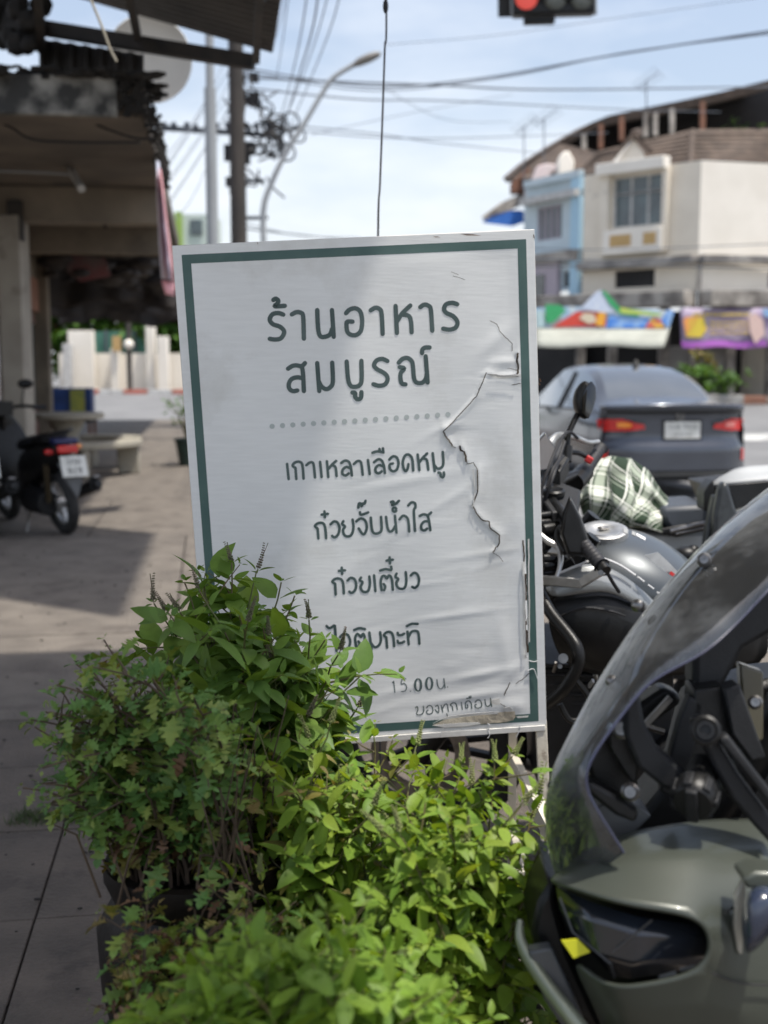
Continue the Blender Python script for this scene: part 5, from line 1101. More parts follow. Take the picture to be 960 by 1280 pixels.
# fairing with the headlamp opening
rows = [[(690, 1100, 1.46), (725, 1068, 1.46), (775, 1044, 1.47), (835, 1033, 1.48), (900, 1024, 1.50), (960, 1026, 1.53), (1060, 1035, 1.6)],
        [(689, 1102, 1.43), (728, 1087, 1.40), (780, 1072, 1.39), (840, 1070, 1.385), (900, 1066, 1.40), (960, 1062, 1.43), (1060, 1068, 1.5)],
        [(691, 1102, 1.41), (735, 1118, 1.35), (795, 1135, 1.32), (868, 1143, 1.31), (902, 1140, 1.335), (962, 1120, 1.37), (1060, 1110, 1.45)],
        [(697, 1135, 1.40), (745, 1180, 1.35), (800, 1170, 1.32), (890, 1168, 1.31), (918, 1180, 1.335), (975, 1180, 1.37), (1060, 1180, 1.45)],
        [(712, 1190, 1.40), (755, 1236, 1.345), (805, 1230, 1.325), (884, 1214, 1.31), (920, 1226, 1.335), (980, 1230, 1.37), (1060, 1230, 1.45)],
        [(735, 1240, 1.40), (765, 1262, 1.355), (815, 1262, 1.33), (885, 1252, 1.32), (925, 1265, 1.34), (985, 1270, 1.37), (1060, 1280, 1.44)],
        [(760, 1290, 1.42), (790, 1310, 1.38), (840, 1330, 1.36), (900, 1330, 1.36), (940, 1330, 1.37), (1000, 1340, 1.40), (1060, 1350, 1.46)],
        [(790, 1400, 1.5), (820, 1420, 1.45), (870, 1440, 1.42), (920, 1450, 1.42), (960, 1450, 1.43), (1010, 1450, 1.45), (1060, 1450, 1.5)]]
fm = net(rows); hole = set()
fm.f = [f for i, f in enumerate(fm.f) if not ((i // 6) in (2, 3) and (i % 6) in (0, 1, 2))]
fo = obj('fairing', fm, 'olive', b2, subsurf=3, solid=.005, smooth=180)
def crease(o_, pairs):
    me = o_.data; at = me.attributes.new('crease_edge', 'FLOAT', 'EDGE'); look = {tuple(sorted(e.vertices)): e.index for e in me.edges}
    for a, b, v in pairs:
        k_ = look.get((min(a, b), max(a, b)))
        if k_ is not None: at.data[k_].value = v
vi_ = lambda r_, c_: r_ * 7 + c_
crease(fo, [(vi_(2, c), vi_(2, c + 1), 1.0) for c in range(3)] + [(vi_(4, c), vi_(4, c + 1), 1.0) for c in range(3)] + [(vi_(r_, 3), vi_(r_ + 1, 3), .9) for r_ in (2, 3)] + [(vi_(r_, c), vi_(r_, c + 1), .55) for r_, c in ((1, 0), (1, 1), (1, 2), (1, 3), (5, 1), (5, 2), (5, 3))] + [(vi_(r_, 4), vi_(r_ + 1, 4), .5) for r_ in (2, 3, 4, 5)])
obj('panel_seam', MB().tube([P(905, 1142, 1.325), P(930, 1128, 1.345), P(975, 1112, 1.37)], .0012, 5, smooth=4).tube([P(890, 1216, 1.30), P(925, 1229, 1.325), P(985, 1233, 1.36)], .0012, 5, smooth=4), 'ink', fo)
hl = [[(696, 1108, 1.425), (735, 1126, 1.385), (797, 1146, 1.355), (872, 1156, 1.345)], [(700, 1135, 1.41), (740, 1152, 1.37), (800, 1170, 1.345), (884, 1172, 1.342)],
      [(712, 1160, 1.41), (750, 1190, 1.37), (790, 1200, 1.35), (884, 1192, 1.343)], [(728, 1180, 1.43), (765, 1218, 1.39), (790, 1222, 1.38), (878, 1208, 1.36)]]
hlo = obj('headlamp', net(hl), 'smoke', b2, smooth=25, solid=.003)
obj('lamp_seam', MB().tube([P(700, 1122, 1.40), P(716, 1165, 1.395), P(764, 1205, 1.36), P(768, 1222, 1.375)], .0014, 5).tube([P(766, 1190, 1.352), P(815, 1150, 1.343)], .0012, 5), mat('dull lamp bezel', G(.09), G(.05), .3), hlo)
obj('lamp_housing', MB().prism([P(686, 1096, 1.5), P(780, 1125, 1.44), P(892, 1150, 1.40), P(895, 1225, 1.40), P(780, 1250, 1.44), P(720, 1235, 1.48), P(695, 1170, 1.5)], (0, .12, 0)), 'black', b2)
s2([(702, 1176), (722, 1174), (738, 1190), (717, 1198)], 1.365, .002, 'yellow', 'yellow_sticker', bevel=0)
slt = MB().beam(P(824, 1222, 1.335), P(845, 1216, 1.33), .002, .004).beam(P(850, 1212, 1.33), P(870, 1208, 1.33), .002, .003); obj('trim_slot', slt, 'tankl', b2)
# nose, beak edge, front mudguard, turn signal
s2([(690, 1100), (672, 1130), (664, 1165), (676, 1215), (710, 1262), (760, 1300), (735, 1240), (712, 1190), (697, 1135)], 1.47, .10, 'black', 'nose_panel', bevel=.008)
s2([(660, 1190), (690, 1185), (715, 1240), (740, 1300), (720, 1310), (680, 1250)], 1.43, .02, mat('grey inner beak', (.10, .105, .11), (.07, .075, .08), .3), 'beak_inner', bevel=.003)
obj('beak', MB().tube([P(650, 1150, 1.46), P(650, 1172, 1.45), P(660, 1196, 1.44), P(684, 1232, 1.42), P(712, 1268, 1.40), P(745, 1310, 1.39)], [.004, .006, .008, .009, .010, .010], 10, smooth=5), mat('pale olive edge', (.30, .32, .25), (.25, .27, .2), .3, metal=.3), b2)
ts = obj('turn_signal', MB().loft([[P(x, y, d_) for x, y in q] for d_, q in [(1.32, [(930, 1105), (960, 1100), (985, 1110), (985, 1150), (940, 1200), (926, 1195), (922, 1150)]), (1.285, [(932, 1110), (962, 1104), (982, 1118), (978, 1155), (938, 1196), (930, 1190), (926, 1150)]), (1.265, [(940, 1125), (958, 1120), (968, 1132), (962, 1155), (942, 1180), (938, 1176), (936, 1150)])]]), mat('blue smoked lens', (.03, .04, .07), (.02, .028, .05), .2, coat=.6), b2, subsurf=2)
slab_px([(920, 1120), (929, 1100), (933, 1112), (931, 1150), (928, 1195), (922, 1190), (918, 1160)], 1.33, .01, mat('pale amber rim', (.42, .40, .33), (.36, .34, .28), .3), 'rim', ts, bevel=.002)
slab_px([(928, 1098), (945, 1090), (985, 1092), (985, 1112), (934, 1112)], 1.30, .04, 'olive', 'stalk', ts, bevel=.004)
wheel(b2, V3((.30, 1.78, .30)), L2, .31, .06, 6); wheel(b2, V3((1.72, 1.42, .30)), L2, .31, .07, 6)
obj('fork_leg', MB().tube([V3((.22, 1.70, .30)), V3((.55, 1.58, .95))], .03, 12).tube([V3((.30, 1.88, .30)), V3((.62, 1.76, .95))], .03, 12), 'black', b2)
obj('body', MB().loft([[V3((x, 1.72 - .25 * x, 0)) + L2 * w_ * math.cos(a * .3927) + V3((0, 0, zc + h_ * math.sin(a * .3927))) for a in range(16)] for (x, w_, zc, h_) in [(.60, .10, .6, .2), (.8, .18, .65, .28), (1.1, .2, .65, .28), (1.4, .16, .72, .18), (1.9, .10, .85, .08)]]), 'black', b2, subsurf=1)

# ================================================================ GREY SEDAN
D0 = 13.6; oc = V3((P(848, 600, D0).x, D0 - .1, -.125)); hc = V3((-math.sin(TH), math.cos(TH), 0)); rc = V3((math.cos(TH), math.sin(TH), 0))
def CP(x, y, z): return oc + rc * x + hc * y + V3((0, 0, z))
car = thing('parked_car', 'dark grey four door saloon seen from behind on the road', 'car', oc)
def prof(hw, bw, gw, zb, belt, zt): return [(0, zb), (hw * .82, zb), (hw * .98, zb + .14), (hw, .52), (hw * .99, .78), (bw, belt), (gw, zt - .055), (gw - .10, zt - .008), (gw * .4, zt + .012), (0, zt + .016)]
stn = [(.22, .86, .80, .74, .24, .99, 1.05), (.50, .895, .83, .73, .20, .99, 1.09), (.74, .905, .84, .715, .18, .985, 1.13), (1.0, .91, .84, .67, .18, .98, 1.28), (1.3, .91, .84, .615, .18, .975, 1.42), (1.6, .91, .84, .59, .18, .97, 1.48), (2.1, .91, .84, .585, .18, .965, 1.515),
       (2.6, .91, .84, .585, .18, .96, 1.50), (3.0, .91, .84, .61, .18, .95, 1.36), (3.45, .90, .83, .68, .18, .94, 1.08), (3.9, .88, .80, .66, .2, .86, .95), (4.3, .84, .74, .6, .25, .74, .83), (4.5, .74, .64, .5, .3, .62, .70)]
rings = []
for (y, hw, bw, gw, zb, belt, zt) in stn:
    q = prof(hw, bw, gw, zb, belt, zt); rings.append([CP(-x, y, z) for x, z in q][::-1] + [CP(x, y, z) for x, z in q[1:-1]])
nr = len(rings[0]); allm = MB().loft(rings, caps=False)
def pick(test): return [f for f in allm.f if test(f[0] // nr, f[0] % nr)]
# ring order: 0 = top centre, 1,2,3.. down the left side, 9 = bottom, then up the right
segname = {}
topset = {0, 1, nr - 1, nr - 2}
def part_faces(name, m, test, raise_=0, **k):
    mb = MB(); mb.v = list(allm.v); mb.f = pick(test)
    used = sorted({i for f in mb.f for i in f}); mp_ = {i: n_ for n_, i in enumerate(used)}; mb.v = [allm.v[i] for i in used]; mb.f = [tuple(mp_[i] for i in f) for f in mb.f]
    return obj(name, mb, m, car, **k)
isrw = lambda i, j: j in (0, 1, nr - 2, nr - 1) and 2 <= i <= 4
isws = lambda i, j: j in (0, 1, nr - 2, nr - 1) and 7 <= i <= 8
issw = lambda i, j: j in (3, nr - 4) and 3 <= i <= 7
part_faces('body', 'carpaint', lambda i, j: not (isrw(i, j) or isws(i, j) or issw(i, j)), smooth=60)
part_faces('rear_window', 'cardark', isrw, smooth=60); part_faces('windscreen', 'cardark', isws, smooth=60); part_faces('side_window', 'cardark', issw, smooth=60)
def fy(x, z):
    c = .30 * (abs(x) / .9) ** 4; t = z
    pr = .10 if z < .30 else .0 if z < .60 else .02 + .9 * (z - .60) * .5 if z < .70 else .065 if z < .93 else .065 - (z - .93) * .5
    return c + pr - .02
def fasc(x0, x1, z0, z1, off=0, nx=10, nz=6): return MB().grid(lambda a, b: CP(x0 + (x1 - x0) * a, fy(x0 + (x1 - x0) * a, z0 + (z1 - z0) * b) - off, z0 + (z1 - z0) * b), nx, nz)
obj('bumper', fasc(-.88, .88, .33, .66, 0, 30, 8), 'carpaint', car, smooth=60)
obj('bumper_valance', fasc(-.84, .84, .20, .33, .0, 24, 3), 'blackm', car, smooth=60)
obj('valance_strip', fasc(-.60, .60, .27, .31, .012, 12, 1), 'gpole', car)
obj('boot_lid', fasc(-.86, .86, .66, 1.045, 0, 30, 12), 'carpaint', car, smooth=60)
obj('boot_spoiler', MB().loft([[CP(x, fy(x, 1.0) + y, z - .03 * (abs(x) / .85) ** 2) for y, z in [(-.06, 1.055), (-.05, 1.085), (.02, 1.09), (.22, 1.075), (.16, 1.03), (.0, 1.03)]] for x in [-.82, -.6, -.3, 0, .3, .6, .82]]), 'carpaint', car, bevel=.006)
obj('boot_shadow_line', fasc(-.80, .80, .965, 1.0, .004, 24, 1), 'black', car)
def lamp_poly(name, pts, off, m, par):
    mb = MB(); xs = [p[0] for p in pts]; n_ = 8
    top = [p for p in pts[:len(pts) // 2]]; bot = pts[len(pts) // 2:][::-1]
    def ip(l, t):
        k_ = t * (len(l) - 1); i = min(int(k_), len(l) - 2); f_ = k_ - i; return (l[i][0] * (1 - f_) + l[i + 1][0] * f_, l[i][1] * (1 - f_) + l[i + 1][1] * f_)
    def fn(a, b):
        p, q = ip(top, a), ip(bot, a); x, z = p[0] * (1 - b) + q[0] * b, p[1] * (1 - b) + q[1] * b; return CP(x, fy(x, z) - off, z)
    return obj(name, mb.grid(fn, n_, 3), m, par, smooth=60)
for s in (-1, 1):
    tlx = lamp_poly('tail_light', [(s * .885, .90), (s * .66, .91), (s * .42, .85), (s * .40, .80), (s * .62, .775), (s * .86, .77)], .015, 'redlens', car)
    lamp_poly('indicator', [(s * .70, .87), (s * .60, .87), (s * .55, .85), (s * .56, .82), (s * .62, .815), (s * .70, .815)], .022, 'orangelens' if s < 0 else mat('pale red lens', (.75, .25, .22)), tlx)
    lamp_poly('reversing_lens', [(s * .55, .90), (s * .46, .885), (s * .38, .87), (s * .40, .852), (s * .46, .858), (s * .55, .875)], .020, 'smoke', tlx)
    lamp_poly('reflector', [(s * .86, .56), (s * .83, .57), (s * .80, .56), (s * .80, .44), (s * .83, .42), (s * .86, .43)], .012, 'redlens', car)
    for yy in (.85, 3.55):
        c = CP(s * .80, yy, .31)
        wh = obj('wheel', MB().torus(c, rc, .235, .085, 32, 10, 1.1), 'rubber', car); obj('rim', MB().lathe(c + rc * s * .06, rc * s, [(.21, 0), (.20, .02), (.05, -.01), (.02, .01), (.001, .01)], 24), 'alu', wh)
    mr_ = obj('side_mirror', MB().ball(CP(s * 1.0, 2.75, 1.02), .11, 14, 9, (1.1, .6, .75)), 'carpaint', car); obj('mirror_glass', MB().prism([CP(s * 1.0 + .09 * math.cos(t * .6283), 2.675, 1.02 + .062 * math.sin(t * .6283)) for t in range(10)], (0, .004, 0)), 'carmirror', mr_)
pl_ = obj('number_plate', MB().box(CP(.03, fy(0, .75) - .015, .785), (.42, .02, .19), Matrix((rc, hc, V3((0, 0, 1)))).transposed()), 'plate', car, bevel=.004)
obj('plate_frame', MB().box(CP(.03, fy(0, .75) - .004, .785), (.46, .02, .23), Matrix((rc, hc, V3((0, 0, 1)))).transposed()), 'black', car)
obj('plate_text', text_mb('1ขพ 9426', .088, CP(.03, fy(0, .75) - .027, .80), rc, V3((0, 0, 1))), mat('faded plate ink', G(.22)), pl_)
obj('plate_text', text_mb('กรุงเทพมหานคร', .034, CP(.03, fy(0, .75) - .027, .725), rc, V3((0, 0, 1))), M['ink'], pl_)
obj('emblem', MB().torus(CP(.0, fy(0, .94) - .012, .935), hc, .045, .008, 20, 6).beam(CP(-.02, fy(0, .94) - .012, .965), CP(-.016, fy(0, .94) - .012, .905), .01, .012).beam(CP(.02, fy(0, .94) - .012, .965), CP(.016, fy(0, .94) - .012, .905), .01, .012).beam(CP(-.018, fy(0, .94) - .012, .935), CP(.018, fy(0, .94) - .012, .935), .01, .012), 'steel', car)
obj('aerial_fin', MB().prism([CP(.0, 1.45, 1.46), CP(.0, 1.62, 1.48), CP(.0, 1.56, 1.58), CP(.0, 1.52, 1.58)], rc * .03), 'black', car)
for xx in (-.63, .63): pass
obj('window_trim', MB().tube([CP(-.845, y, z + .005) for y, z in [(.9, .985), (1.6, .975), (2.6, .965), (3.1, .955)]], .012, 6).tube([CP(.845, y, z + .005) for y, z in [(.9, .985), (1.6, .975), (2.6, .965), (3.1, .955)]], .012, 6), 'black', car)
obj('door_pillar', MB().tube([CP(-.845, 1.95, .97), CP(-.60, 2.0, 1.42)], .03, 6).tube([CP(.845, 1.95, .97), CP(.60, 2.0, 1.42)], .03, 6), 'black', car)

# ================================================================ SCOOTER ON THE LEFT PAVEMENT
def make_scooter(o, hdg, lab, plate=('2กฆ', '919'), name='parked_scooter', group='scooters parked on the left pavement'):
    hs = V3((math.cos(hdg), math.sin(hdg), 0)); ls = V3((-hs.y, hs.x, 0)); le = R(9)
    def q(f, l, h): return o + hs * f + ls * (l * math.cos(le) + h * math.sin(le)) + V3((0, 0, h * math.cos(le) - l * math.sin(le)))
    ax = (q(0, 1, 0) - q(0, 0, 0)).normalized(); rx = -ls
    t = thing(name, lab, 'scooter', o, group)
    for f in (0, 1.25):
        w_ = obj('wheel', MB().torus(q(f, 0, .27), ax, .19, .02, 28, 6).cyl(q(f, -.05, .27), q(f, .05, .27), .05, 14), 'alu', t); obj('tyre', MB().torus(q(f, 0, .27), ax, .225, .048, 36, 10), 'rubber', w_)
        sp = MB(); a, b, _ = basis(ax)
        for i in range(5): sp.beam(q(f, 0, .27), q(f, 0, .27) + (a * math.cos(i * 1.2566) + b * math.sin(i * 1.2566)) * .18, .02, .03, ax)
        obj('spokes', sp, 'alu', w_)
    def sec(f, hw, z0, z1): return [q(f, hw * math.copysign(abs(math.cos(a * .5236)) ** .7, math.cos(a * .5236)), (z0 + z1) / 2 + (z1 - z0) / 2 * math.copysign(abs(math.sin(a * .5236)) ** .7, math.sin(a * .5236))) for a in range(12)]
    obj('rear_body', MB().loft([sec(-.30, .05, .74, .79), sec(-.2, .10, .60, .80), (sec(0, .14, .5, .80)), sec(.25, .15, .40, .76), sec(.5, .13, .35, .70), sec(.62, .10, .35, .6)]), 'black', t, subsurf=1)
    obj('seat', MB().loft([sec(-.24, .07, .78, .83), sec(-.1, .12, .78, .86), sec(.2, .13, .75, .84), sec(.5, .11, .68, .80), sec(.6, .06, .68, .74)]), 'blackm', t, subsurf=1)
    obj('grab_rail', MB().tube([q(.05, .14, .80), q(-.15, .13, .86), q(-.32, .06, .88), q(-.32, -.06, .88), q(-.15, -.13, .86), q(.05, -.14, .80)], .013, 8, smooth=4), 'black', t)
    obj('footboard', MB().loft([sec(.5, .12, .28, .42), sec(.8, .13, .24, .32), sec(.95, .14, .26, .40)]), 'black', t)
    obj('leg_shield', MB().loft([sec(.9, .20, .30, .50), sec(1.0, .24, .45, .85), sec(1.06, .16, .6, .98), sec(1.0, .10, .9, 1.02)]), 'black', t, subsurf=1)
    obj('front_mudguard', MB().loft([sec(1.0, .05, .5, .54), sec(1.25, .07, .52, .58), sec(1.5, .03, .42, .45)]), 'black', t)
    obj('steering_column', MB().tube([q(1.25, .0, .27), q(.98, 0, .95)], .03, 10), 'black', t)
    obj('handlebar', MB().tube([q(.88, .34, .98), q(.96, .15, 1.02), q(.98, 0, 1.0), q(.96, -.15, 1.02), q(.88, -.34, .98)], .016, 10, smooth=3).box(q(.98, 0, 1.03), (.24, .14, .12), Euler((0, 0, hdg)).to_matrix()), 'black', t)
    for s in (-1, 1):
        obj('grip', MB().cyl(q(.90, s * .26, .99), q(.87, s * .37, .975), .02, 10), 'grip', t)
        mm_ = obj('mirror', MB().tube([q(.95, s * .18, 1.02), q(.97, s * .24, 1.16)], .007, 6).ball(q(.97, s * .26, 1.20), .06, 10, 7, (1.2, .5, .7)), 'black', t)
        obj('indicator_lamp', MB().ball(q(-.24, s * .12, .73), .035, 8, 6, (1.2, .7, .7)), 'orangelens' if s < 0 else 'redlens', t)
    obj('tail_light', MB().box(q(-.33, 0, .735), (.04, .17, .065), Euler((0, 0, hdg)).to_matrix()), 'redlens', t, bevel=.012)
    obj('tail_cowl', MB().box(q(-.29, 0, .80), (.12, .20, .05), Euler((0, 0, hdg)).to_matrix()), mat('dark blue plastic', (.015, .02, .09), (.01, .015, .06), .3), t, bevel=.015)
    upv = (V3((0, 0, 1)) * .93 - hs * -.34).normalized(); xd = rx; pc = q(-.40, 0, .60); nrm = xd.cross(upv).normalized()
    rot = Matrix((xd, nrm, upv)).transposed(); sgn = -1 if nrm.dot(hs) > 0 else 1
    np_ = obj('number_plate', MB().box(pc, (.215, .006, .172), rot), 'plate', t, bevel=.002)
    off = nrm * (.0045 * sgn); obj('plate_text', text_mb(plate[0], .075, pc + off + upv * .018, xd, upv), 'ink', np_); obj('plate_text', text_mb(plate[1], .085, pc + off - upv * .068, xd, upv), 'ink', np_)
    obj('rear_mudguard', MB().prism([q(-.33, .10, .64), q(-.33, -.10, .64), q(-.37, -.085, .52), q(-.36, 0, .33), q(-.37, .085, .52)], hs * .02), mat('grey mudguard', (.14, .145, .15), (.1, .105, .11), .5), t, bevel=.006)
    obj('muffler', MB().tube([q(.25, -.12, .30), q(.05, -.16, .30), q(-.30, -.20, .40)], [.02, .05, .055], 14).tube([q(-.30, -.20, .40), q(-.34, -.203, .41)], [.045, .03], 12), 'black', t)
    obj('muffler_shield', MB().box(q(-.27, -.205, .455), (.09, .06, .02), Euler((0, .3, hdg)).to_matrix()), 'steel', t, bevel=.006)
    obj('shock_absorber', MB().tube([q(-.02, .11, .30), q(-.10, .11, .62)], .025, 10), mat('bronze spring', (.10, .08, .05), metal=.6, rough=.4), t)
    obj('engine_case', MB().tube([q(0, .10, .28), q(.35, .10, .30)], [.10, .12], 14), 'blackm', t, bevel=.01)
    obj('stand', MB().tube([q(.35, .12, .25), q(.30, .24, .0)], .012, 6), 'steel', t)
    return t
make_scooter(gp(84, 667), R(128), 'black scooter with white number plate parked on the left pavement, rear towards the viewer')
make_scooter(gp(84, 667) + V3((-.62, -.12, 0)), R(122), 'black scooter cut off by the left edge of the picture', plate=('', ''))

# ================================================================ FAR RIGHT: SHOPHOUSES ACROSS THE JUNCTION
def Z(py, d): return P(480, py, d).z
def X(px, d): return P(px, 500, d).x
def G2(px, d): return V3((X(px, d), P(px, 640, d).y, 0))
def wall(A, Bp, z0, z1, ops, th=.25):
    """wall from ground point A to B with openings (t0,t1,z0,z1); reveals go inward"""
    A, Bp = V3(A), V3(Bp); d = Bp - A; nin = V3((-d.y, d.x, 0)).normalized()
    if nin.y < 0: nin = -nin
    ts = sorted({0, 1, *[o[0] for o in ops], *[o[1] for o in ops]}); zs = sorted({z0, z1, *[o[2] for o in ops], *[o[3] for o in ops]}); mb = MB()
    p = lambda t, z, k=0: A + d * t + V3((0, 0, z)) + nin * k
    for i in range(len(ts) - 1):
        for j in range(len(zs) - 1):
            t, z = (ts[i] + ts[i + 1]) / 2, (zs[j] + zs[j + 1]) / 2
            if any(o[0] < t < o[1] and o[2] < z < o[3] for o in ops): continue
            mb.add([p(ts[i], zs[j]), p(ts[i + 1], zs[j]), p(ts[i + 1], zs[j + 1]), p(ts[i], zs[j + 1])], [(0, 1, 2, 3)])
    for (a, b, c, e) in ops:
        mb.add([p(a, c), p(b, c), p(b, e), p(a, e), p(a, c, th), p(b, c, th), p(b, e, th), p(a, e, th)], [(0, 4, 5, 1), (1, 5, 6, 2), (2, 6, 7, 3), (3, 7, 4, 0)])
    return mb, p
def window(root, p, o, nv=3, nh=1, fm='kwhite', gm_='fglass', fw=.07, name='window'):
    a, b, c, e = o; f = MB()
    def bar(t0, z0, t1, z1): f.beam(p(t0, z0, .12), p(t1, z1, .12), fw, fw)
    for i in range(nv + 1): t = a + (b - a) * i / nv; bar(t, c, t, e)
    for j in range(nh + 1): z = c + (e - c) * j / nh; bar(a, z, b, z)
    w_ = obj(name, f, fm, root)
    for i in range(nv):
        t0, t1 = a + (b - a) * i / nv, a + (b - a) * (i + 1) / nv
        obj('pane', MB().add([p(t0, c, .14), p(t1, c, .14), p(t1, e, .14), p(t0, e, .14)], [(0, 1, 2, 3)]), gm_, w_)
    return w_
def gbox(A, Bp, z0, z1, out, inn=0.0):
    d = (V3(Bp) - V3(A)); n = V3((-d.y, d.x, 0)).normalized(); n = n if n.y > 0 else -n
    return MB().prism([V3(A) - n * out + V3((0, 0, z0)), V3(Bp) - n * out + V3((0, 0, z0)), V3(Bp) + n * inn + V3((0, 0, z0)), V3(A) + n * inn + V3((0, 0, z0))], (0, 0, z1 - z0))
def lerp(A, Bp, t): return V3(A) + (V3(Bp) - V3(A)) * t
bl = thing('corner_shophouse', 'cream three storey shophouse with brown tiled roof across the junction', 'building', G2(862, 50))
gl, gc, grr = G2(722, 54), G2(863, 50), G2(957, 51)
zE = Z(214, 51); zL1, zL0 = Z(335, 51), Z(325, 51); zC1, zC0 = Z(385, 50), Z(366, 50)
t_ = lambda px: (px - 722) / (863 - 722)
o1 = (t_(760), t_(822), Z(289, 52.5), Z(229, 52.5)); o2 = (t_(764), t_(813), Z(362, 52.5), Z(341, 52.5))
mb, p = wall(gl, gc, zC0, zE, [o1, o2]); obj('wall', mb, 'cream', bl, smooth=0)
window(bl, p, (o1[0], o1[1], o1[2], (o1[2] + o1[3]) / 2 + .35), 3, 1, fw=.10); window(bl, p, (o1[0], o1[1], (o1[2] + o1[3]) / 2 + .35, o1[3]), 3, 1, fw=.10)
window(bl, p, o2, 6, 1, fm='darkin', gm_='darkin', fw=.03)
obj('window_hood', gbox(lerp(gl, gc, t_(745)), lerp(gl, gc, t_(828)), Z(226, 52.5), Z(212, 52.5), .55), 'cream2', bl, bevel=.03)
bs = obj('balcony_front', gbox(lerp(gl, gc, t_(755)), lerp(gl, gc, t_(826)), Z(322, 52.5), Z(293, 52.5), .45), 'cream2', bl, bevel=.03)
for (a, b_) in ((764, 790), (805, 820)):
    A_, B_ = lerp(gl, gc, t_(a)), lerp(gl, gc, t_(b_))
    obj('ochre_panel', gbox(A_, B_, Z(313, 52.5), Z(299, 52.5), .48, -.455), 'orange', bs, bevel=.02)
obj('window_pier', gbox(lerp(gl, gc, t_(748)), lerp(gl, gc, t_(758)), Z(322, 52.5), Z(226, 52.5), .30), 'cream', bl)
obj('window_pier', gbox(lerp(gl, gc, t_(823)), lerp(gl, gc, t_(829)), Z(322, 52.5), Z(226, 52.5), .30), 'cream', bl)
t2 = lambda px: (px - 863) / (957 - 863)
mb, p2 = wall(gc, grr, zC0, zE, [(t2(949), t2(956.5), Z(362, 51), Z(341, 51)), (t2(950), t2(956.5), Z(290, 51), Z(245, 51))]); obj('wall', mb, 'cream2', bl, smooth=0)  # paler paint on this face stands in for its stronger light
window(bl, p2, (t2(949), t2(956.5), Z(362, 51), Z(341, 51)), 1, 1, 'darkin', 'darkin', .03); window(bl, p2, (t2(950), t2(956.5), Z(290, 51), Z(245, 51)), 1, 2, 'kwhite', 'fglass', .06)
obj('ledge', gbox(gl, gc, zL1, zL0, .5), 'ledge', bl, bevel=.03); obj('ledge', gbox(gc, grr + V3((.6, 0, 0)), zL1 - .004, zL0 - .004, .5), 'ledge', bl, bevel=.03)
obj('ledge_drain', MB().box(lerp(gc, grr, 0) + V3((.0, -.2, (zC0 + zL1) / 2)), (.15, .15, zL1 - zC0)), 'ledge', bl)
obj('canopy', gbox(gl + V3((-2, 1, 0)), gc, zC1, zC0, 1.2), 'ledge', bl, bevel=.03); obj('canopy', gbox(gc, grr + V3((2, .2, 0)), zC1 - .005, zC0 - .005, 1.2), 'ledge', bl, bevel=.03)
# ground floor
for px in (722, 763, 826, 863, 905, 957):
    A_ = lerp(gl, gc, t_(px)) if px <= 863 else lerp(gc, grr, t2(px)); obj('pier', MB().prism([A_ + V3((-.18, -.2, 0)), A_ + V3((.18, -.2, 0)), A_ + V3((.18, .3, 0)), A_ + V3((-.18, .3, 0))], (0, 0, zC1)), 'ledge', bl)
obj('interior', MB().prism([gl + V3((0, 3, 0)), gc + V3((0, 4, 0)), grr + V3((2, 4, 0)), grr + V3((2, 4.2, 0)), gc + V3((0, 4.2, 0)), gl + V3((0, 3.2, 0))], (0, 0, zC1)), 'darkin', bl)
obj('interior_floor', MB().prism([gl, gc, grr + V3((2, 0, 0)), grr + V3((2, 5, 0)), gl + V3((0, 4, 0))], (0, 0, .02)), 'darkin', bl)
obj('shop_shutter', gbox(lerp(gl, gc, t_(832)), lerp(gc, grr, t2(903)), 0.02, Z(432, 50), -.1, .2), 'shutter', bl)
obj('side_wall', MB().prism([grr, grr + V3((0, 9, 0)), grr + V3((-.2, 9, 0)), grr + V3((-.2, .3, 0))], (0, 0, zE)), 'cream', bl)
nb = obj('neighbour_wall', gbox(grr + V3((.05, -.1, 0)), grr + V3((9, .5, 0)), zC0, zE - .4, 0, .3), 'cream', bl)
# roof
def tri_roof(quads, name, m):
    for q in quads:
        v = [P(*k) for k in q]; n_ = (v[1] - v[0]).cross(v[2] - v[0]).normalized(); obj(name, MB().prism(v, n_ * .12), m, bl)
tri_roof([[(716, 226, 54.3), (864, 214, 49.4), (866, 165, 53), (748, 192, 56.5)], [(864, 214, 49.4), (965, 217, 50.6), (965, 164, 54), (866, 165, 53)], [(640, 226, 61), (716, 226, 54.6), (748, 192, 56.6), (700, 182, 60)]], 'roof', 'rooft')
obj('eave_board', MB().beam(P(716, 227, 54.2), P(864, 215, 49.3), .1, .25).beam(P(864, 215.2, 49.3), P(965, 218, 50.5), .1, .25), 'wood', bl)
rt = MB()
for k_ in range(1, 9):
    t = k_ / 9; rt.beam(lerp(P(716, 226, 54.2), P(748, 192, 56.3), t) + V3((0, -.1, .08)), lerp(P(864, 214, 49.3), P(866, 165, 52.9), t) + V3((0, -.1, .08)), .10, .07)
    rt.beam(lerp(P(864, 214, 49.3), P(866, 165, 52.9), t) + V3((0, -.1, .083)), lerp(P(965, 217, 50.5), P(965, 164, 53.9), t) + V3((0, -.1, .083)), .10, .07)
obj('tile_courses', rt, 'rooft', bl, kind='stuff')
obj('hip_ridge', MB().tube([P(863, 214, 49.3), P(866, 165, 52.9)], .16, 8), 'rooft', bl)
obj('dormer_gable', MB().prism([P(773, 201, 51.3), P(807, 199, 51), P(803, 188, 51), P(792, 174, 51.1), P(779, 190, 51.3)], (0, 2, 0)), 'cream2', bl)
obj('dormer_roof', MB().beam(P(768, 196, 51.1), P(792, 168, 51), .3, .16).beam(P(792, 168, 51), P(814, 190, 50.8), .3, .16).beam(P(792, 168, 51.2), P(800, 165, 54), .25, .3), 'rooft', bl)
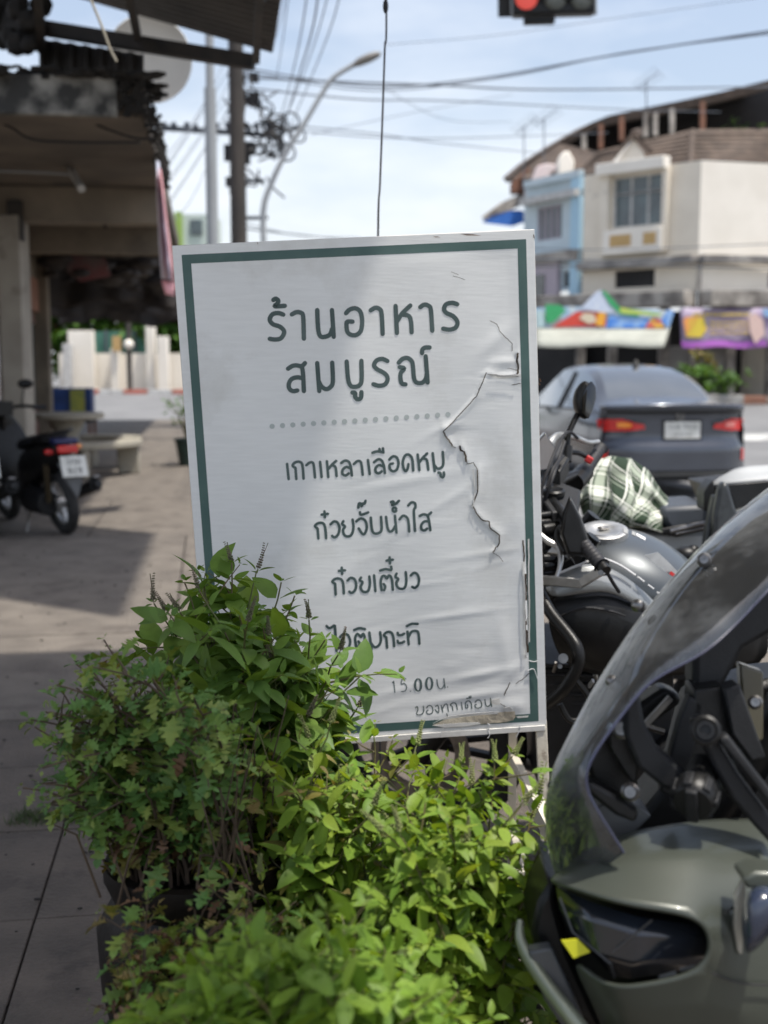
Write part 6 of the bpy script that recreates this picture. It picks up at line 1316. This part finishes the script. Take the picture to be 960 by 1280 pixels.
# open rooftop shed
curve = [(640, 224, 62), (662, 205, 61), (700, 181, 60), (740, 158, 58), (762, 149, 57), (800, 141, 56), (850, 131, 55), (905, 119, 54), (970, 103, 53)]
rs_ = MB().grid(lambda a, b: P(curve[round(a * 8)][0], curve[round(a * 8)][1] - 2 * b, curve[round(a * 8)][2]) + V3((.3 * b, 7 * b, .9 * b)), 8, 2)
obj('shed_roof', rs_, 'rooft', bl, smooth=0, solid=.35)
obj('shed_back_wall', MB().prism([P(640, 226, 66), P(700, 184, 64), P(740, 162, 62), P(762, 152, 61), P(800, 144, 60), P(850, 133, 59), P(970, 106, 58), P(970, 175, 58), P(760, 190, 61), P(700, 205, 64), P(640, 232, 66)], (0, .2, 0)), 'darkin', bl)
for (x, y0, y1, d) in [(777, 146, 176, 55), (807, 141, 172, 54.8), (819, 142, 170, 54.6), (840, 136, 168, 54.3), (878, 128, 166, 53.6), (751, 156, 186, 56.5), (730, 168, 192, 58)]:
    obj('shed_post', MB().beam(P(x, y0, d), P(x, y1, d), .22, .22), 'wood' if x in (777, 878, 751) else 'ledge', bl)
far_plant(P(930, 166, 54.5) + V3((0, 0, -.1)), 8, .9, .5, 44, 'small green plant growing on the roof of the cream shophouse', name='roof_plant', pot=False, sz=.25)
# TV aerials
for (x, y0, y1, d, k_) in [(655, 205, 157, 58, 'leftmost'), (680, 195, 147, 58, 'second'), (808, 142, 100, 56, 'tallest, over the dark rooftop shed')]:
    an = thing('tv_aerial', 'thin television aerial above the roofs, the %s one' % k_, 'aerial', P(x, y0, d), 'television aerials on the roofs')
    obj('mast', MB().tube([P(x, y0 + 25, d), P(x, y1, d)], .03, 6), 'greywire', an)
    am = MB().tube([P(x - 10, y1 + 9, d), P(x + 16, y1 - 10, d)], .02, 5)
    for i in range(6): q = lerp(P(x - 10, y1 + 9, d), P(x + 16, y1 - 10, d), i / 5); am.tube([q + V3((-.3, 0, .25)), q + V3((.3, 0, -.25))], .012, 4)
    obj('elements', am, 'greywire', an)
# blue and mauve neighbour
bb = thing('blue_shophouse', 'light blue and mauve shophouse left of the cream one', 'building', G2(680, 57))
g0, g1 = G2(650, 58), G2(722, 54.2); tb_ = lambda px: (px - 650) / 72
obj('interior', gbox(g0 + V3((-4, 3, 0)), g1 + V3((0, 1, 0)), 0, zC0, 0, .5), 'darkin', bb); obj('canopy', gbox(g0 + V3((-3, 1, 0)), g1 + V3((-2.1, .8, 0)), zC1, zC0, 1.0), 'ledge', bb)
ow = [(tb_(667), tb_(697), Z(303, 56), Z(262, 56)), (tb_(698), tb_(712), Z(363, 55.5), Z(342, 55.5))]
mb, p3 = wall(g0, g1, zC0 + .3, Z(232, 55), ow); obj('wall', mb, 'blueb', bb, smooth=0); window(bb, p3, ow[0], 4, 1, 'pinkb', 'fglass', .12); window(bb, p3, ow[1], 1, 1, 'blueb', 'darkin', .1)
obj('cornice', gbox(lerp(g0, g1, tb_(655)), g1, Z(258, 56), Z(250, 56), .5), 'kwhite', bb); obj('cornice', gbox(lerp(g0, g1, tb_(655)), g1, Z(236, 56), Z(228, 56), .3), 'blueb', bb)
obj('pilaster', gbox(lerp(g0, g1, tb_(712)), g1, zC0, Z(228, 55), .25), mat('sky blue pilaster', (.42, .62, .74), (.38, .57, .7), .8), bb)
obj('mauve_wall', gbox(lerp(g0, g1, .2), lerp(g0, g1, tb_(697)), Z(385, 56), Z(322, 56), .2), 'pinkb', bb); obj('ledge', gbox(g0, g1, Z(332, 56), Z(320, 56), .4), 'ledge', bb)
obj('mauve_window', gbox(lerp(g0, g1, tb_(668)), lerp(g0, g1, tb_(682)), Z(380, 56), Z(345, 56), .25, -.21), 'glass0', bb)
obj('tiled_verge', MB().prism([P(640, 227, 60), P(662, 208, 60), P(662, 240, 60), P(640, 240, 60)], (0, 1, 0)), 'wood', bb)
og = thing('roof_ornament', 'pink and white upturned gable ornament on the blue shophouse roof', 'ornament', P(675, 240, 56))
obj('finial', MB().prism([P(x, y, 56) for x, y in [(655, 244), (663, 232), (668, 218), (672, 207), (684, 204), (698, 206), (697, 213), (688, 216), (690, 225), (684, 232), (676, 240)]], (0, .8, 0)), mat('pinkish white plaster', (.66, .58, .56), (.6, .48, .48), .8, scale=1), og, bevel=.06)
obj('finial', MB().prism([P(x, y, 55.5) for x, y in [(697, 226), (698, 200), (703, 190), (711, 188), (718, 200), (718, 214), (710, 226)]], (0, .8, 0)), 'cream2', og, bevel=.08)
sa = thing('blue_awning', 'bright blue awning below a sloping white roof edge, left of the blue shophouse', 'awning', P(630, 275, 60))
obj('canvas', MB().prism([P(x, y, 60) for x, y in [(607, 279), (612, 270), (632, 264), (655, 264), (655, 278), (640, 283)]], (0, 2, .3)), mat('bright blue canvas', (.03, .16, .55), (.02, .12, .45), .6), sa)
obj('roof_edge', MB().prism([P(x, y, 60) for x, y in [(604, 272), (628, 254), (660, 240), (662, 252), (640, 262), (612, 276)]], (0, 1.5, .2)), 'ledge', sa)
# banners and awnings at street level
def printmat(name, base, cols, sc_):
    m = bpy.data.materials.new(name); m.use_nodes = True; t = m.node_tree; l = t.links.new; b = t.nodes['Principled BSDF']; b.inputs['Roughness'].default_value = .6
    tcn = N(t, 'ShaderNodeTexCoord'); v = N(t, 'ShaderNodeTexVoronoi'); v.inputs['Scale'].default_value = sc_; l(tcn.outputs['Object'], v.inputs['Vector'])
    sp = N(t, 'ShaderNodeSeparateColor'); l(v.outputs['Color'], sp.inputs[0]); r = N(t, 'ShaderNodeValToRGB'); r.color_ramp.interpolation = 'CONSTANT'; e = r.color_ramp.elements
    while len(e) < len(cols): e.new(.5)
    for i, c in enumerate(cols): e[i].position = i / len(cols); e[i].color = (*c, 1)
    l(sp.outputs[0], r.inputs[0]); l(r.outputs[0], b.inputs['Base Color']); M[name] = m; return m
BY = 48.2
def flat(pts, d, m, name, par, th=.02): return obj(name, MB().prism([P(x, y, d) for x, y in pts], (0, th, 0)), m, par, smooth=0)
ab = thing('shop_awning', 'off white shop awning with a colourful printed banner of red, green and blue shapes', 'awning', P(755, 420, BY))
obj('canvas', MB().grid(lambda a, b: P(670 + (838 - 670 - 8 * b) * a, 408 + 25 * b + (1.5 * math.sin(a * 9) if b > .5 else 0), BY + .1 - .9 * b), 20, 3), 'awn', ab, solid=.04)
flat([(668, 385), (712, 383), (742, 384), (842, 388), (835, 412), (668, 412)], BY, mat('pale printed banner', (.55, .60, .60), (.30, .45, .60), .6, scale=1.4, contrast=(.45, .55)), 'banner', ab)
flat([(725, 386), (745, 365), (752, 362), (764, 374), (776, 389), (762, 392)], BY - .1, mat('lilac white print', (.55, .60, .68), (.45, .52, .66), .6), 'banner_peak', ab)
flat([(752, 363), (757, 364), (775, 384), (800, 391), (798, 396), (775, 393), (762, 380)], BY - .13, mat('green print', (.03, .35, .12), (.03, .28, .10), .6), 'green_stripe', ab)
flat([(682, 380), (700, 381), (708, 388), (690, 404), (682, 402)], BY - .12, M['green print'] if 'green print' in M else 'leafT', 'green_shape', ab)
flat([(690, 409), (712, 395), (722, 389), (758, 390), (757, 408), (720, 408)], BY - .06, mat('red print', (.6, .04, .03), (.5, .06, .03), .6), 'red_shape', ab)
flat([(724, 398), (730, 391), (742, 392), (746, 402), (736, 405)], BY - .09, mat('pale print', (.6, .55, .45), (.55, .45, .3), .6), 'pale_shape', ab)
flat([(744, 406), (748, 390), (758, 391), (754, 408)], BY - .10, mat('orange print', (.75, .38, .03), (.7, .3, .03), .6), 'orange_shape', ab)
flat([(757, 410), (762, 393), (790, 394), (812, 398), (806, 410)], BY - .07, mat('bright blue print', (.06, .22, .65), (.25, .42, .7), .6, scale=2, contrast=(.45, .55)), 'blue_shape', ab)
flat([(806, 410), (816, 396), (829, 400), (830, 410)], BY - .08, mat('yellow red print', (.7, .4, .05), (.6, .12, .1), .6, scale=3, contrast=(.45, .55)), 'yellow_shape', ab)
flat([(826, 402), (834, 387), (843, 389), (836, 410)], BY - .09, M['bright blue print'] if 'bright blue print' in M else 'bluetarp', 'blue_corner', ab)
flat([(672, 409), (670, 388), (679, 388), (683, 409)], BY - .05, mat('sky print', (.45, .6, .62)), 'pale_corner', ab)
flat([(775, 384), (800, 388), (826, 392), (826, 395), (800, 393), (776, 392)], BY - .14, mat('yellow green print', (.5, .55, .08), (.3, .5, .15), .6), 'lime_stripe', ab)
pbn = thing('purple_banner', 'purple shop banner with yellow lettering hung under the ledge at the right', 'banner', P(905, 412, BY))
pm = mat('dusty purple print', (.30, .23, .36), (.36, .30, .38), .6, scale=1.2)
obj('cloth', MB().grid(lambda a, b: P(850 + 112 * a + 2 * b, 385 + 50 * b + 1.2 * math.sin(a * 11) * b, BY - .1 * math.sin(a * 7)), 24, 4), pm, pbn, solid=.03)
obj('magenta_band', MB().grid(lambda a, b: P(851 + 106 * a + 2 * b, 426 + 8 * b + 1.2 * math.sin(a * 11), BY - .12 - .1 * math.sin(a * 7)), 24, 1), mat('magenta print', (.42, .10, .50), (.38, .14, .46), .6), pbn)
yl = MB()
for (y, x0, x1, h_) in [(391, 866, 938, 5), (402, 888, 935, 3), (408, 888, 936, 3), (415, 888, 932, 3)]:
    x = x0; rq = random.Random(y)
    while x < x1:
        w_ = rq.uniform(2, 4.5)
        yl.prism([P(x, y + rq.uniform(-1, 1), BY - .14), P(x + w_, y, BY - .14), P(x + w_, y + h_, BY - .14), P(x + w_ * .6, y + h_ * .6, BY - .14), P(x, y + h_, BY - .14)], (0, .01, 0)); x += w_ + rq.uniform(.8, 2)
obj('yellow_lettering', yl, mat('yellow print', (.62, .45, .08), (.55, .4, .1), .6), pbn)
flat([(854, 400), (858, 396), (880, 396), (884, 412), (876, 422), (858, 421)], BY - .16, mat('orange fruit print', (.75, .30, .08), (.65, .5, .05), .6, scale=1.5, contrast=(.45, .55)), 'orange_picture', pbn)
flat([(936, 396), (944, 391), (954, 400), (956, 418), (944, 430), (938, 415)], BY - .16, mat('skin tone print', (.65, .48, .42), (.6, .42, .38), .6), 'pale_picture', pbn)
flat([(952, 386), (965, 386), (965, 397), (956, 396)], BY - .16, mat('light blue print', (.25, .42, .65)), 'blue_patch', pbn)
# far pavement, planters
fp2 = MB(); fp2.prism([V3((5, 45.5, -.12)), V3((40, 46.5, -.12)), V3((40, 60, -.12)), V3((5, 60, -.12))], (0, 0, .14)); struct('far_pavement', fp2, 'slab2')
for (x, y, d, n_, h_, r_, s_, lb, m_) in [(874, 492, 45.2, 34, 1.3, 1.0, 51, 'low green shrub on the far pavement behind the car, left one', 'leafT'), (900, 492, 44.8, 34, 1.0, 1.0, 52, 'low green shrub on the far pavement behind the car, right one', 'leafT'),
                                       (880, 470, 46.2, 22, 1.9, .45, 53, 'tall yellow leaved plant in front of the grey shutter', 'leafY')]:
    far_plant(V3((X(x, d), d, .02)), n_, r_, h_, s_, lb, m_, .28, 'shrub', False)
kb_ = thing('kerb_planter', 'pale concrete planter edge below the shrubs on the far pavement', 'planter', V3((X(905, 44), 44, 0)))
obj('block', MB().box((X(885, 44.3), 44.3, .1), (2.4, .5, .35)), 'kerb', kb_, bevel=.03); obj('block', MB().box((X(938, 44.3), 44.3, .08), (1.0, .4, .3)), 'pink', kb_, bevel=.03)

# ================================================================ FAR LEFT ACROSS THE SIDE ROAD
WD = 66
fw_ = thing('garden_wall', 'low white boundary wall with square pillars across the side road', 'wall', V3((X(160, WD), WD, 0)))
obj('wall_panel', MB().box((X(160, WD), WD, 1.0), (X(235, WD) - X(70, WD), .2, 1.96)), 'cream2', fw_)
for (x0, x1, y0, y1, d) in [(83, 94, 430, 470, WD - 1.5), (90, 121, 414, 462, WD - .6), (186, 197, 396, 470, WD - .5), (200, 213, 421, 472, WD - 1.0), (142, 152, 436, 468, WD - .4)]:
    obj('pillar', MB().box(((X(x0, d) + X(x1, d)) / 2, d, Z(y0, d) / 2), (X(x1, d) - X(x0, d), .5, Z(y0, d))), 'kwhite' if x0 < 90 else 'cream2', fw_, bevel=.03)
tag(obj('notice_board', MB().box((X(149, WD - .8), WD - .8, Z(430, WD)), (.45, .1, .8)), 'orange'), 'small ochre notice board on the far white wall', 'notice board')
gf = thing('mesh_fence', 'green mesh fence standing behind the far white wall', 'fence', V3((X(155, WD + 2), WD + 2, 0)))
obj('mesh', MB().box((X(155, WD + 2), WD + 2, 1.7), (X(195, WD + 2) - X(115, WD + 2), .05, 3.0)), mat('green mesh', (.08, .22, .16), (.06, .18, .13), .7), gf)
for i in range(5): obj('post', MB().box((X(118 + i * 18, WD + 1.9), WD + 1.9, 1.65), (.12, .12, 3.3)), 'greywire', gf)
lp = thing('lamp_post', 'dark garden lamp post with round lamp beside the far white wall', 'lamp post', V3((X(164, WD - 2), WD - 2, 0)))
obj('post', MB().tube([(X(164, WD - 2), WD - 2, 0), (X(164, WD - 2), WD - 2, 5.0)], .14, 8), 'pole', lp); obj('globe', MB().ball((X(165, WD - 2), WD - 2.2, Z(431, WD - 2)), .26, 12, 8), 'cream2', lp)
def tree(px, d, h, r, seed, lab, n=2600, sz=.75):
    c = V3((X(px, d), d, 0)); t = thing('tree', lab, 'tree', c, 'trees behind the far wall'); rr = random.Random(seed)
    tr = MB().tube([c, c + V3((.1, 0, h * .45)), c + V3((.0, 0, h * .7))], [.22, .16, .09], 8)
    cl = [(c + V3((rr.uniform(-r, r), rr.uniform(-r, r), h * rr.uniform(.25, .95)))) for _ in range(14)]
    for q in cl[:8]: tr.tube([c + V3((0, 0, h * .4)), (c + V3((0, 0, h * .5)) + q) / 2, q], [.09, .06, .02], 5)
    obj('trunk', tr, 'wood', t); lv = MB()
    for i in range(n):
        q = rr.choice(cl) + V3((rr.gauss(0, r * .32), rr.gauss(0, r * .32), rr.gauss(0, r * .30))); dd_ = V3((rr.uniform(-1, 1), rr.uniform(-1, 1), rr.uniform(-1, .6))).normalized(); a_, b_, _ = basis(dd_); s = sz * rr.uniform(.5, 1.1)
        lv.add([q, q + dd_ * s * .5 + a_ * s * .3, q + dd_ * s, q + dd_ * s * .5 - a_ * s * .3], [(0, 1, 2, 3)])
    obj('crown', lv, 'leafT', t, smooth=0)
for i, (px, d, h, r, lb) in enumerate([(95, 71, 5.0, 2.0, 'leftmost leafy tree behind the far white wall'), (140, 73, 4.8, 2.0, 'leafy tree behind the green mesh fence'), (185, 72, 5.2, 1.8, 'leafy tree behind the tall white pillar'), (215, 70, 5.0, 1.8, 'bright leafy tree nearest the left edge of the sign'), (250, 74, 5.0, 2.2, 'leafy tree hidden behind the left half of the sign')]):
    tree(px, d, h, r, 70 + i, lb)
hb = thing('pale_building', 'pale distant building with a lime green stripe left of the grey pole', 'building', V3((X(240, 80), 80, 0)))
zt = Z(272, 80); obj('wall', MB().box((X(243, 80), 82, zt / 2), (X(275, 80) - X(218, 80), 4, zt)), mat('far pale wall', (.60, .66, .60), (.52, .6, .56), .9, scale=.4), hb)
obj('green_stripe', MB().box((X(229, 79.9), 79.9, zt / 2), (.45, .2, zt + .3)), mat('lime paint', (.35, .50, .12), (.3, .45, .1), .8), hb)
obj('window', MB().box((X(250, 79.9), 79.95, Z(288, 80)), (.8, .1, 1.0)), 'fglass', hb)

# ================================================================ POLES, WIRES, STREET LAMP, TRAFFIC LIGHT
pc = thing('utility_pole', 'dark concrete utility pole tangled with cables behind the sign', 'utility pole', V3((X(302, 26), 26, -.1)))
obj('pole', MB().tube([(X(303, 26), 26, -.1), (X(301, 26), 26, 12)], [.19, .14], 12), 'pole', pc)
obj('crossarm', MB().beam(P(203, 160, 26), P(352, 170, 26), .10, .10), 'greywire', pc); obj('crossarm', MB().beam(P(284, 226, 25.8), P(330, 226, 25.8), .08, .08), 'greywire', pc); obj('crossarm', MB().beam(P(300, 273, 25.8), P(335, 272, 25.8), .07, .07), 'greywire', pc)
ru = random.Random(99)
ins = MB()
for i in range(12): q = P(206 + i * 13 + ru.uniform(-3, 3), 158 + ru.uniform(-3, 2), 25.9); ins.ball(q, .07, 7, 5).ball(q + V3((0, 0, -.1)), .05, 6, 4)
obj('insulators', ins, 'greywire', pc, kind='stuff')
coil = MB()
for i in range(20):
    cx, cy = ru.gauss(343, 12), ru.gauss(172, 13); r_ = ru.uniform(.06, .24); tl_ = V3((ru.uniform(-.4, .4), 1, ru.uniform(-.4, .4))).normalized(); coil.torus(P(cx, cy, ru.uniform(25, 26)), tl_, r_, .022, 14, 4)
for i in range(26):
    x0, y0 = ru.uniform(282, 345), ru.uniform(90, 240); x1, y1 = x0 + ru.uniform(-20, 30), y0 + ru.uniform(-40, 45)
    coil.tube([P(x0, y0, 25.8), P((x0 + x1) / 2 + ru.uniform(-12, 12), (y0 + y1) / 2 + ru.uniform(-6, 14), 25.5), P(x1, y1, 25.8)], .022, 5, smooth=4)
for i in range(14): q = P(ru.uniform(286, 318), ru.uniform(85, 250), 25.75); coil.box(q, (ru.uniform(.08, .3), .15, ru.uniform(.1, .35)))
obj('cable_tangle', coil, 'cable', pc, kind='stuff')
gp_ = thing('steel_pole', 'smooth light grey steel pole left of the concrete pole', 'pole', V3((X(270, 22), 22, 0)))
obj('pole', MB().tube([(X(270, 22), 22, 0), (X(270, 22), 22, Z(122, 22))], .105, 12), 'gpole', gp_); obj('upper_pole', MB().tube([(X(270, 22), 22, Z(122, 22)), (X(271, 22), 22, 8.5)], .075, 12), 'gpole', gp_)
lpn = thing('street_lamp', 'street lamp on a long curved grey arm left of the hanging cable', 'street lamp', P(330, 300, 24))
obj('arm', MB().tube([P(331, 330, 24), P(329, 265, 24), P(338, 232, 24), P(358, 190, 24), (P(380, 155, 24)), P(408, 108, 24), P(422, 93, 24), P(446, 79, 24)], [.06, .06, .055, .05, .05, .05, .05, .055], 10, smooth=3), 'gpole', lpn)
obj('lamp_head', MB().loft([[P(x, y, 24) + V3((0, w_ * math.cos(a * .7854), 0)) + V3((-.3, 0, 1)).normalized() * w_ * .55 * math.sin(a * .7854) for a in range(8)] for x, y, w_ in [(441, 82, .06), (448, 78, .15), (460, 73, .17), (470, 69, .14), (476, 67, .06)]]), mat('grey lamp casting', (.22, .21, .19), (.18, .17, .16), .5), lpn)
ncab = 0
def cable(pts, r, lab, m='greywire', sm=6):
    tag(obj('overhead_cable', MB().tube([P(*q) for q in pts], r * .62, 5, smooth=sm), m), lab, 'cable', 'overhead cables')
for i, (pts, r_) in enumerate([([(352, 168, 26), (372, 100, 20), (392, 30, 15), (402, -60, 11)], .020), ([(350, 150, 26), (366, 90, 20), (380, 20, 15), (388, -60, 11)], .016), ([(356, 150, 26), (384, 80, 20), (406, 10, 15), (418, -60, 12)], .014), ([(360, 165, 26), (392, 90, 20), (418, 20, 15), (432, -50, 12)], .014), ([(340, 60, 26), (352, 20, 20), (358, -20, 15)], .014), ([(345, 100, 26), (352, 60, 22), (360, 0, 16), (364, -40, 13)], .013)]):
    cable(pts, r_, ['%s of the four cables fanning up right from the utility pole' % w_ for w_ in ('second', 'leftmost', 'third', 'rightmost')][i] if i < 4 else ['short cable rising just right of the awning corner', 'cable rising close to the utility pole, right of the awning'][i - 4])
for i in range(8):
    x0, y0 = 200 + ru.uniform(-10, 20), 200 + i * 14 + ru.uniform(-5, 5)
    NN = ('topmost', 'second', 'third', 'fourth', 'fifth', 'sixth', 'seventh', 'lowest')
    cable([(x0, y0, 20), (x0 + 45, y0 - 62 + ru.uniform(-8, 8), 23), (292 + ru.uniform(-10, 10), y0 - 150, 26)], .012, '%s of the thin cables slanting between canopy and utility pole' % NN[i])
for i, (pts, r_, lb) in enumerate([([(300, 96, 26), (420, 102, 28), (560, 107, 32), (700, 112, 36), (980, 108, 46)], .045, 'thick dark overhead cable crossing the sky nearly level'),
     ([(300, 84, 26), (460, 108, 27), (600, 98, 26), (760, 70, 24), (980, 36, 20)], .030, 'thick overhead cable rising to the upper right corner'), ([(300, 88, 26), (460, 113, 27), (620, 98, 25), (780, 66, 23), (980, 40, 20)], .022, 'overhead cable rising to the right just below the thick one'),
     ([(310, 110, 26), (450, 124, 28), (560, 126, 32), (760, 136, 40), (900, 140, 50)], .030, 'overhead cable running level under the thick dark one'), ([(340, 160, 26), (480, 172, 30), (600, 172, 36), (760, 166, 44)], .022, 'thin overhead cable above the sign, upper one'), ([(340, 155, 26), (460, 166, 28), (560, 180, 34), (680, 192, 44)], .022, 'thin overhead cable above the sign, lower one'),
     ([(300, 285, 26), (360, 292, 30), (450, 302, 40)], .03, 'overhead cable just above the top edge of the sign'), ([(300, 278, 26), (380, 295, 32), (450, 297, 42)], .02, 'thinner overhead cable just above the top edge of the sign'),
     ([(480, 56, 30), (620, 44, 30), (760, 24, 30), (980, -8, 30)], .012, 'faint cable in the upper sky right of the hanging cable'), ([(480, 110, 30), (560, 150, 36), (640, 152, 50)], .014, 'faint cable between the hanging cable and the rooftops'), ([(390, 168, 28), (520, 140, 34), (640, 118, 40)], .014, 'faint cable climbing gently right of the street lamp'),
     ([(600, 320, 46), (760, 326, 46), (980, 322, 46)], .05, 'dark cable strung in front of the cream facade, upper one'), ([(600, 334, 46), (780, 332, 46), (980, 336, 46)], .05, 'dark cable strung in front of the cream facade, lower one'), ([(600, 308, 46), (760, 312, 46), (980, 304, 46)], .03, 'thin cable strung in front of the cream facade')]):
    cable(pts, r_, lb)
tl2 = thing('traffic_light', 'three lens horizontal traffic light with red lit, at the top edge', 'traffic light', P(690, 0, 15))
def tb2(x0, x1, y0, y1, d, th): a, b = P(x0, y1, d), P(x1, y0, d); return MB().box(((a.x + b.x) / 2, a.y + th / 2, (a.z + b.z) / 2), (b.x - a.x, th, b.z - a.z), Euler((0, R(-1.5), 0)).to_matrix())
obj('housing', tb2(641, 744, -24, 17, 15, .22), 'black', tl2, bevel=.03); obj('backplate', tb2(622, 728, -34, 20, 15.3, .03), 'black', tl2, bevel=.02); obj('face_trim', tb2(638, 746, -27, 20, 15.08, .04), 'gpole', tl2, bevel=.02)
obj('bracket', tb2(655, 694, 17, 29, 15.1, .12), 'black', tl2, bevel=.02)
for i, x in enumerate((658, 694, 727)):
    c = P(x, -3, 14.96)
    m_ = mat('lit red lamp', (.5, .05, .04), emit=((1, .14, .11), .24)) if i == 0 else mat('unlit lamp glass', (.14, .15, .13), (.10, .11, .10), .25)
    ln = obj('lens', MB().lathe(c, V3((0, -1, 0)), [(.145, 0), (.13, .02), (.08, .035), (.001, .04)], 24), m_, tl2)
    vz = MB().grid(lambda a, b: c + V3((math.cos(R(-20) + a * R(220)) * .158, -.18 * b * (.3 + .7 * math.sin(a * math.pi)), math.sin(R(-20) + a * R(220)) * .158)), 18, 1); obj('visor', vz, 'black', tl2, solid=.006)
ma = thing('mast_arm', 'grey mast arm carrying the traffic light from above', 'pole', V3((12, 15.6, -.12)))
obj('arm', MB().tube([V3((12, 15.6, 6.4)), V3((1.4, 15.6, 6.2))], [.10, .06], 12), 'gpole', ma); obj('post', MB().tube([V3((12, 15.6, -.12)), V3((12, 15.6, 6.5))], [.16, .11], 14), 'gpole', ma)
obj('drop_bracket', MB().tube([P(690, -20, 15.35), V3((P(690, 0, 15.4).x, 15.6, 6.2))], .03, 8), 'gpole', ma)
# road markings and drain in the pavement
lm = MB()
for v0 in (6, 10, 14, 18, 22): lm.add([S(6.6, v0, -.121), S(6.72, v0, -.121), S(6.72, v0 + 2.2, -.121), S(6.6, v0 + 2.2, -.121)], [(0, 1, 2, 3)])
lm.add([V3((3.5, 24, -.121)), V3((12, 24, -.121)), V3((12, 26.5, -.121)), V3((3.5, 26.5, -.121))], [(0, 1, 2, 3)])
struct('road_marking', lm, mat('worn road paint', (.5, .5, .48), (.25, .25, .24), .8, scale=2, contrast=(.4, .6)))
bpy.context.view_layer.update()
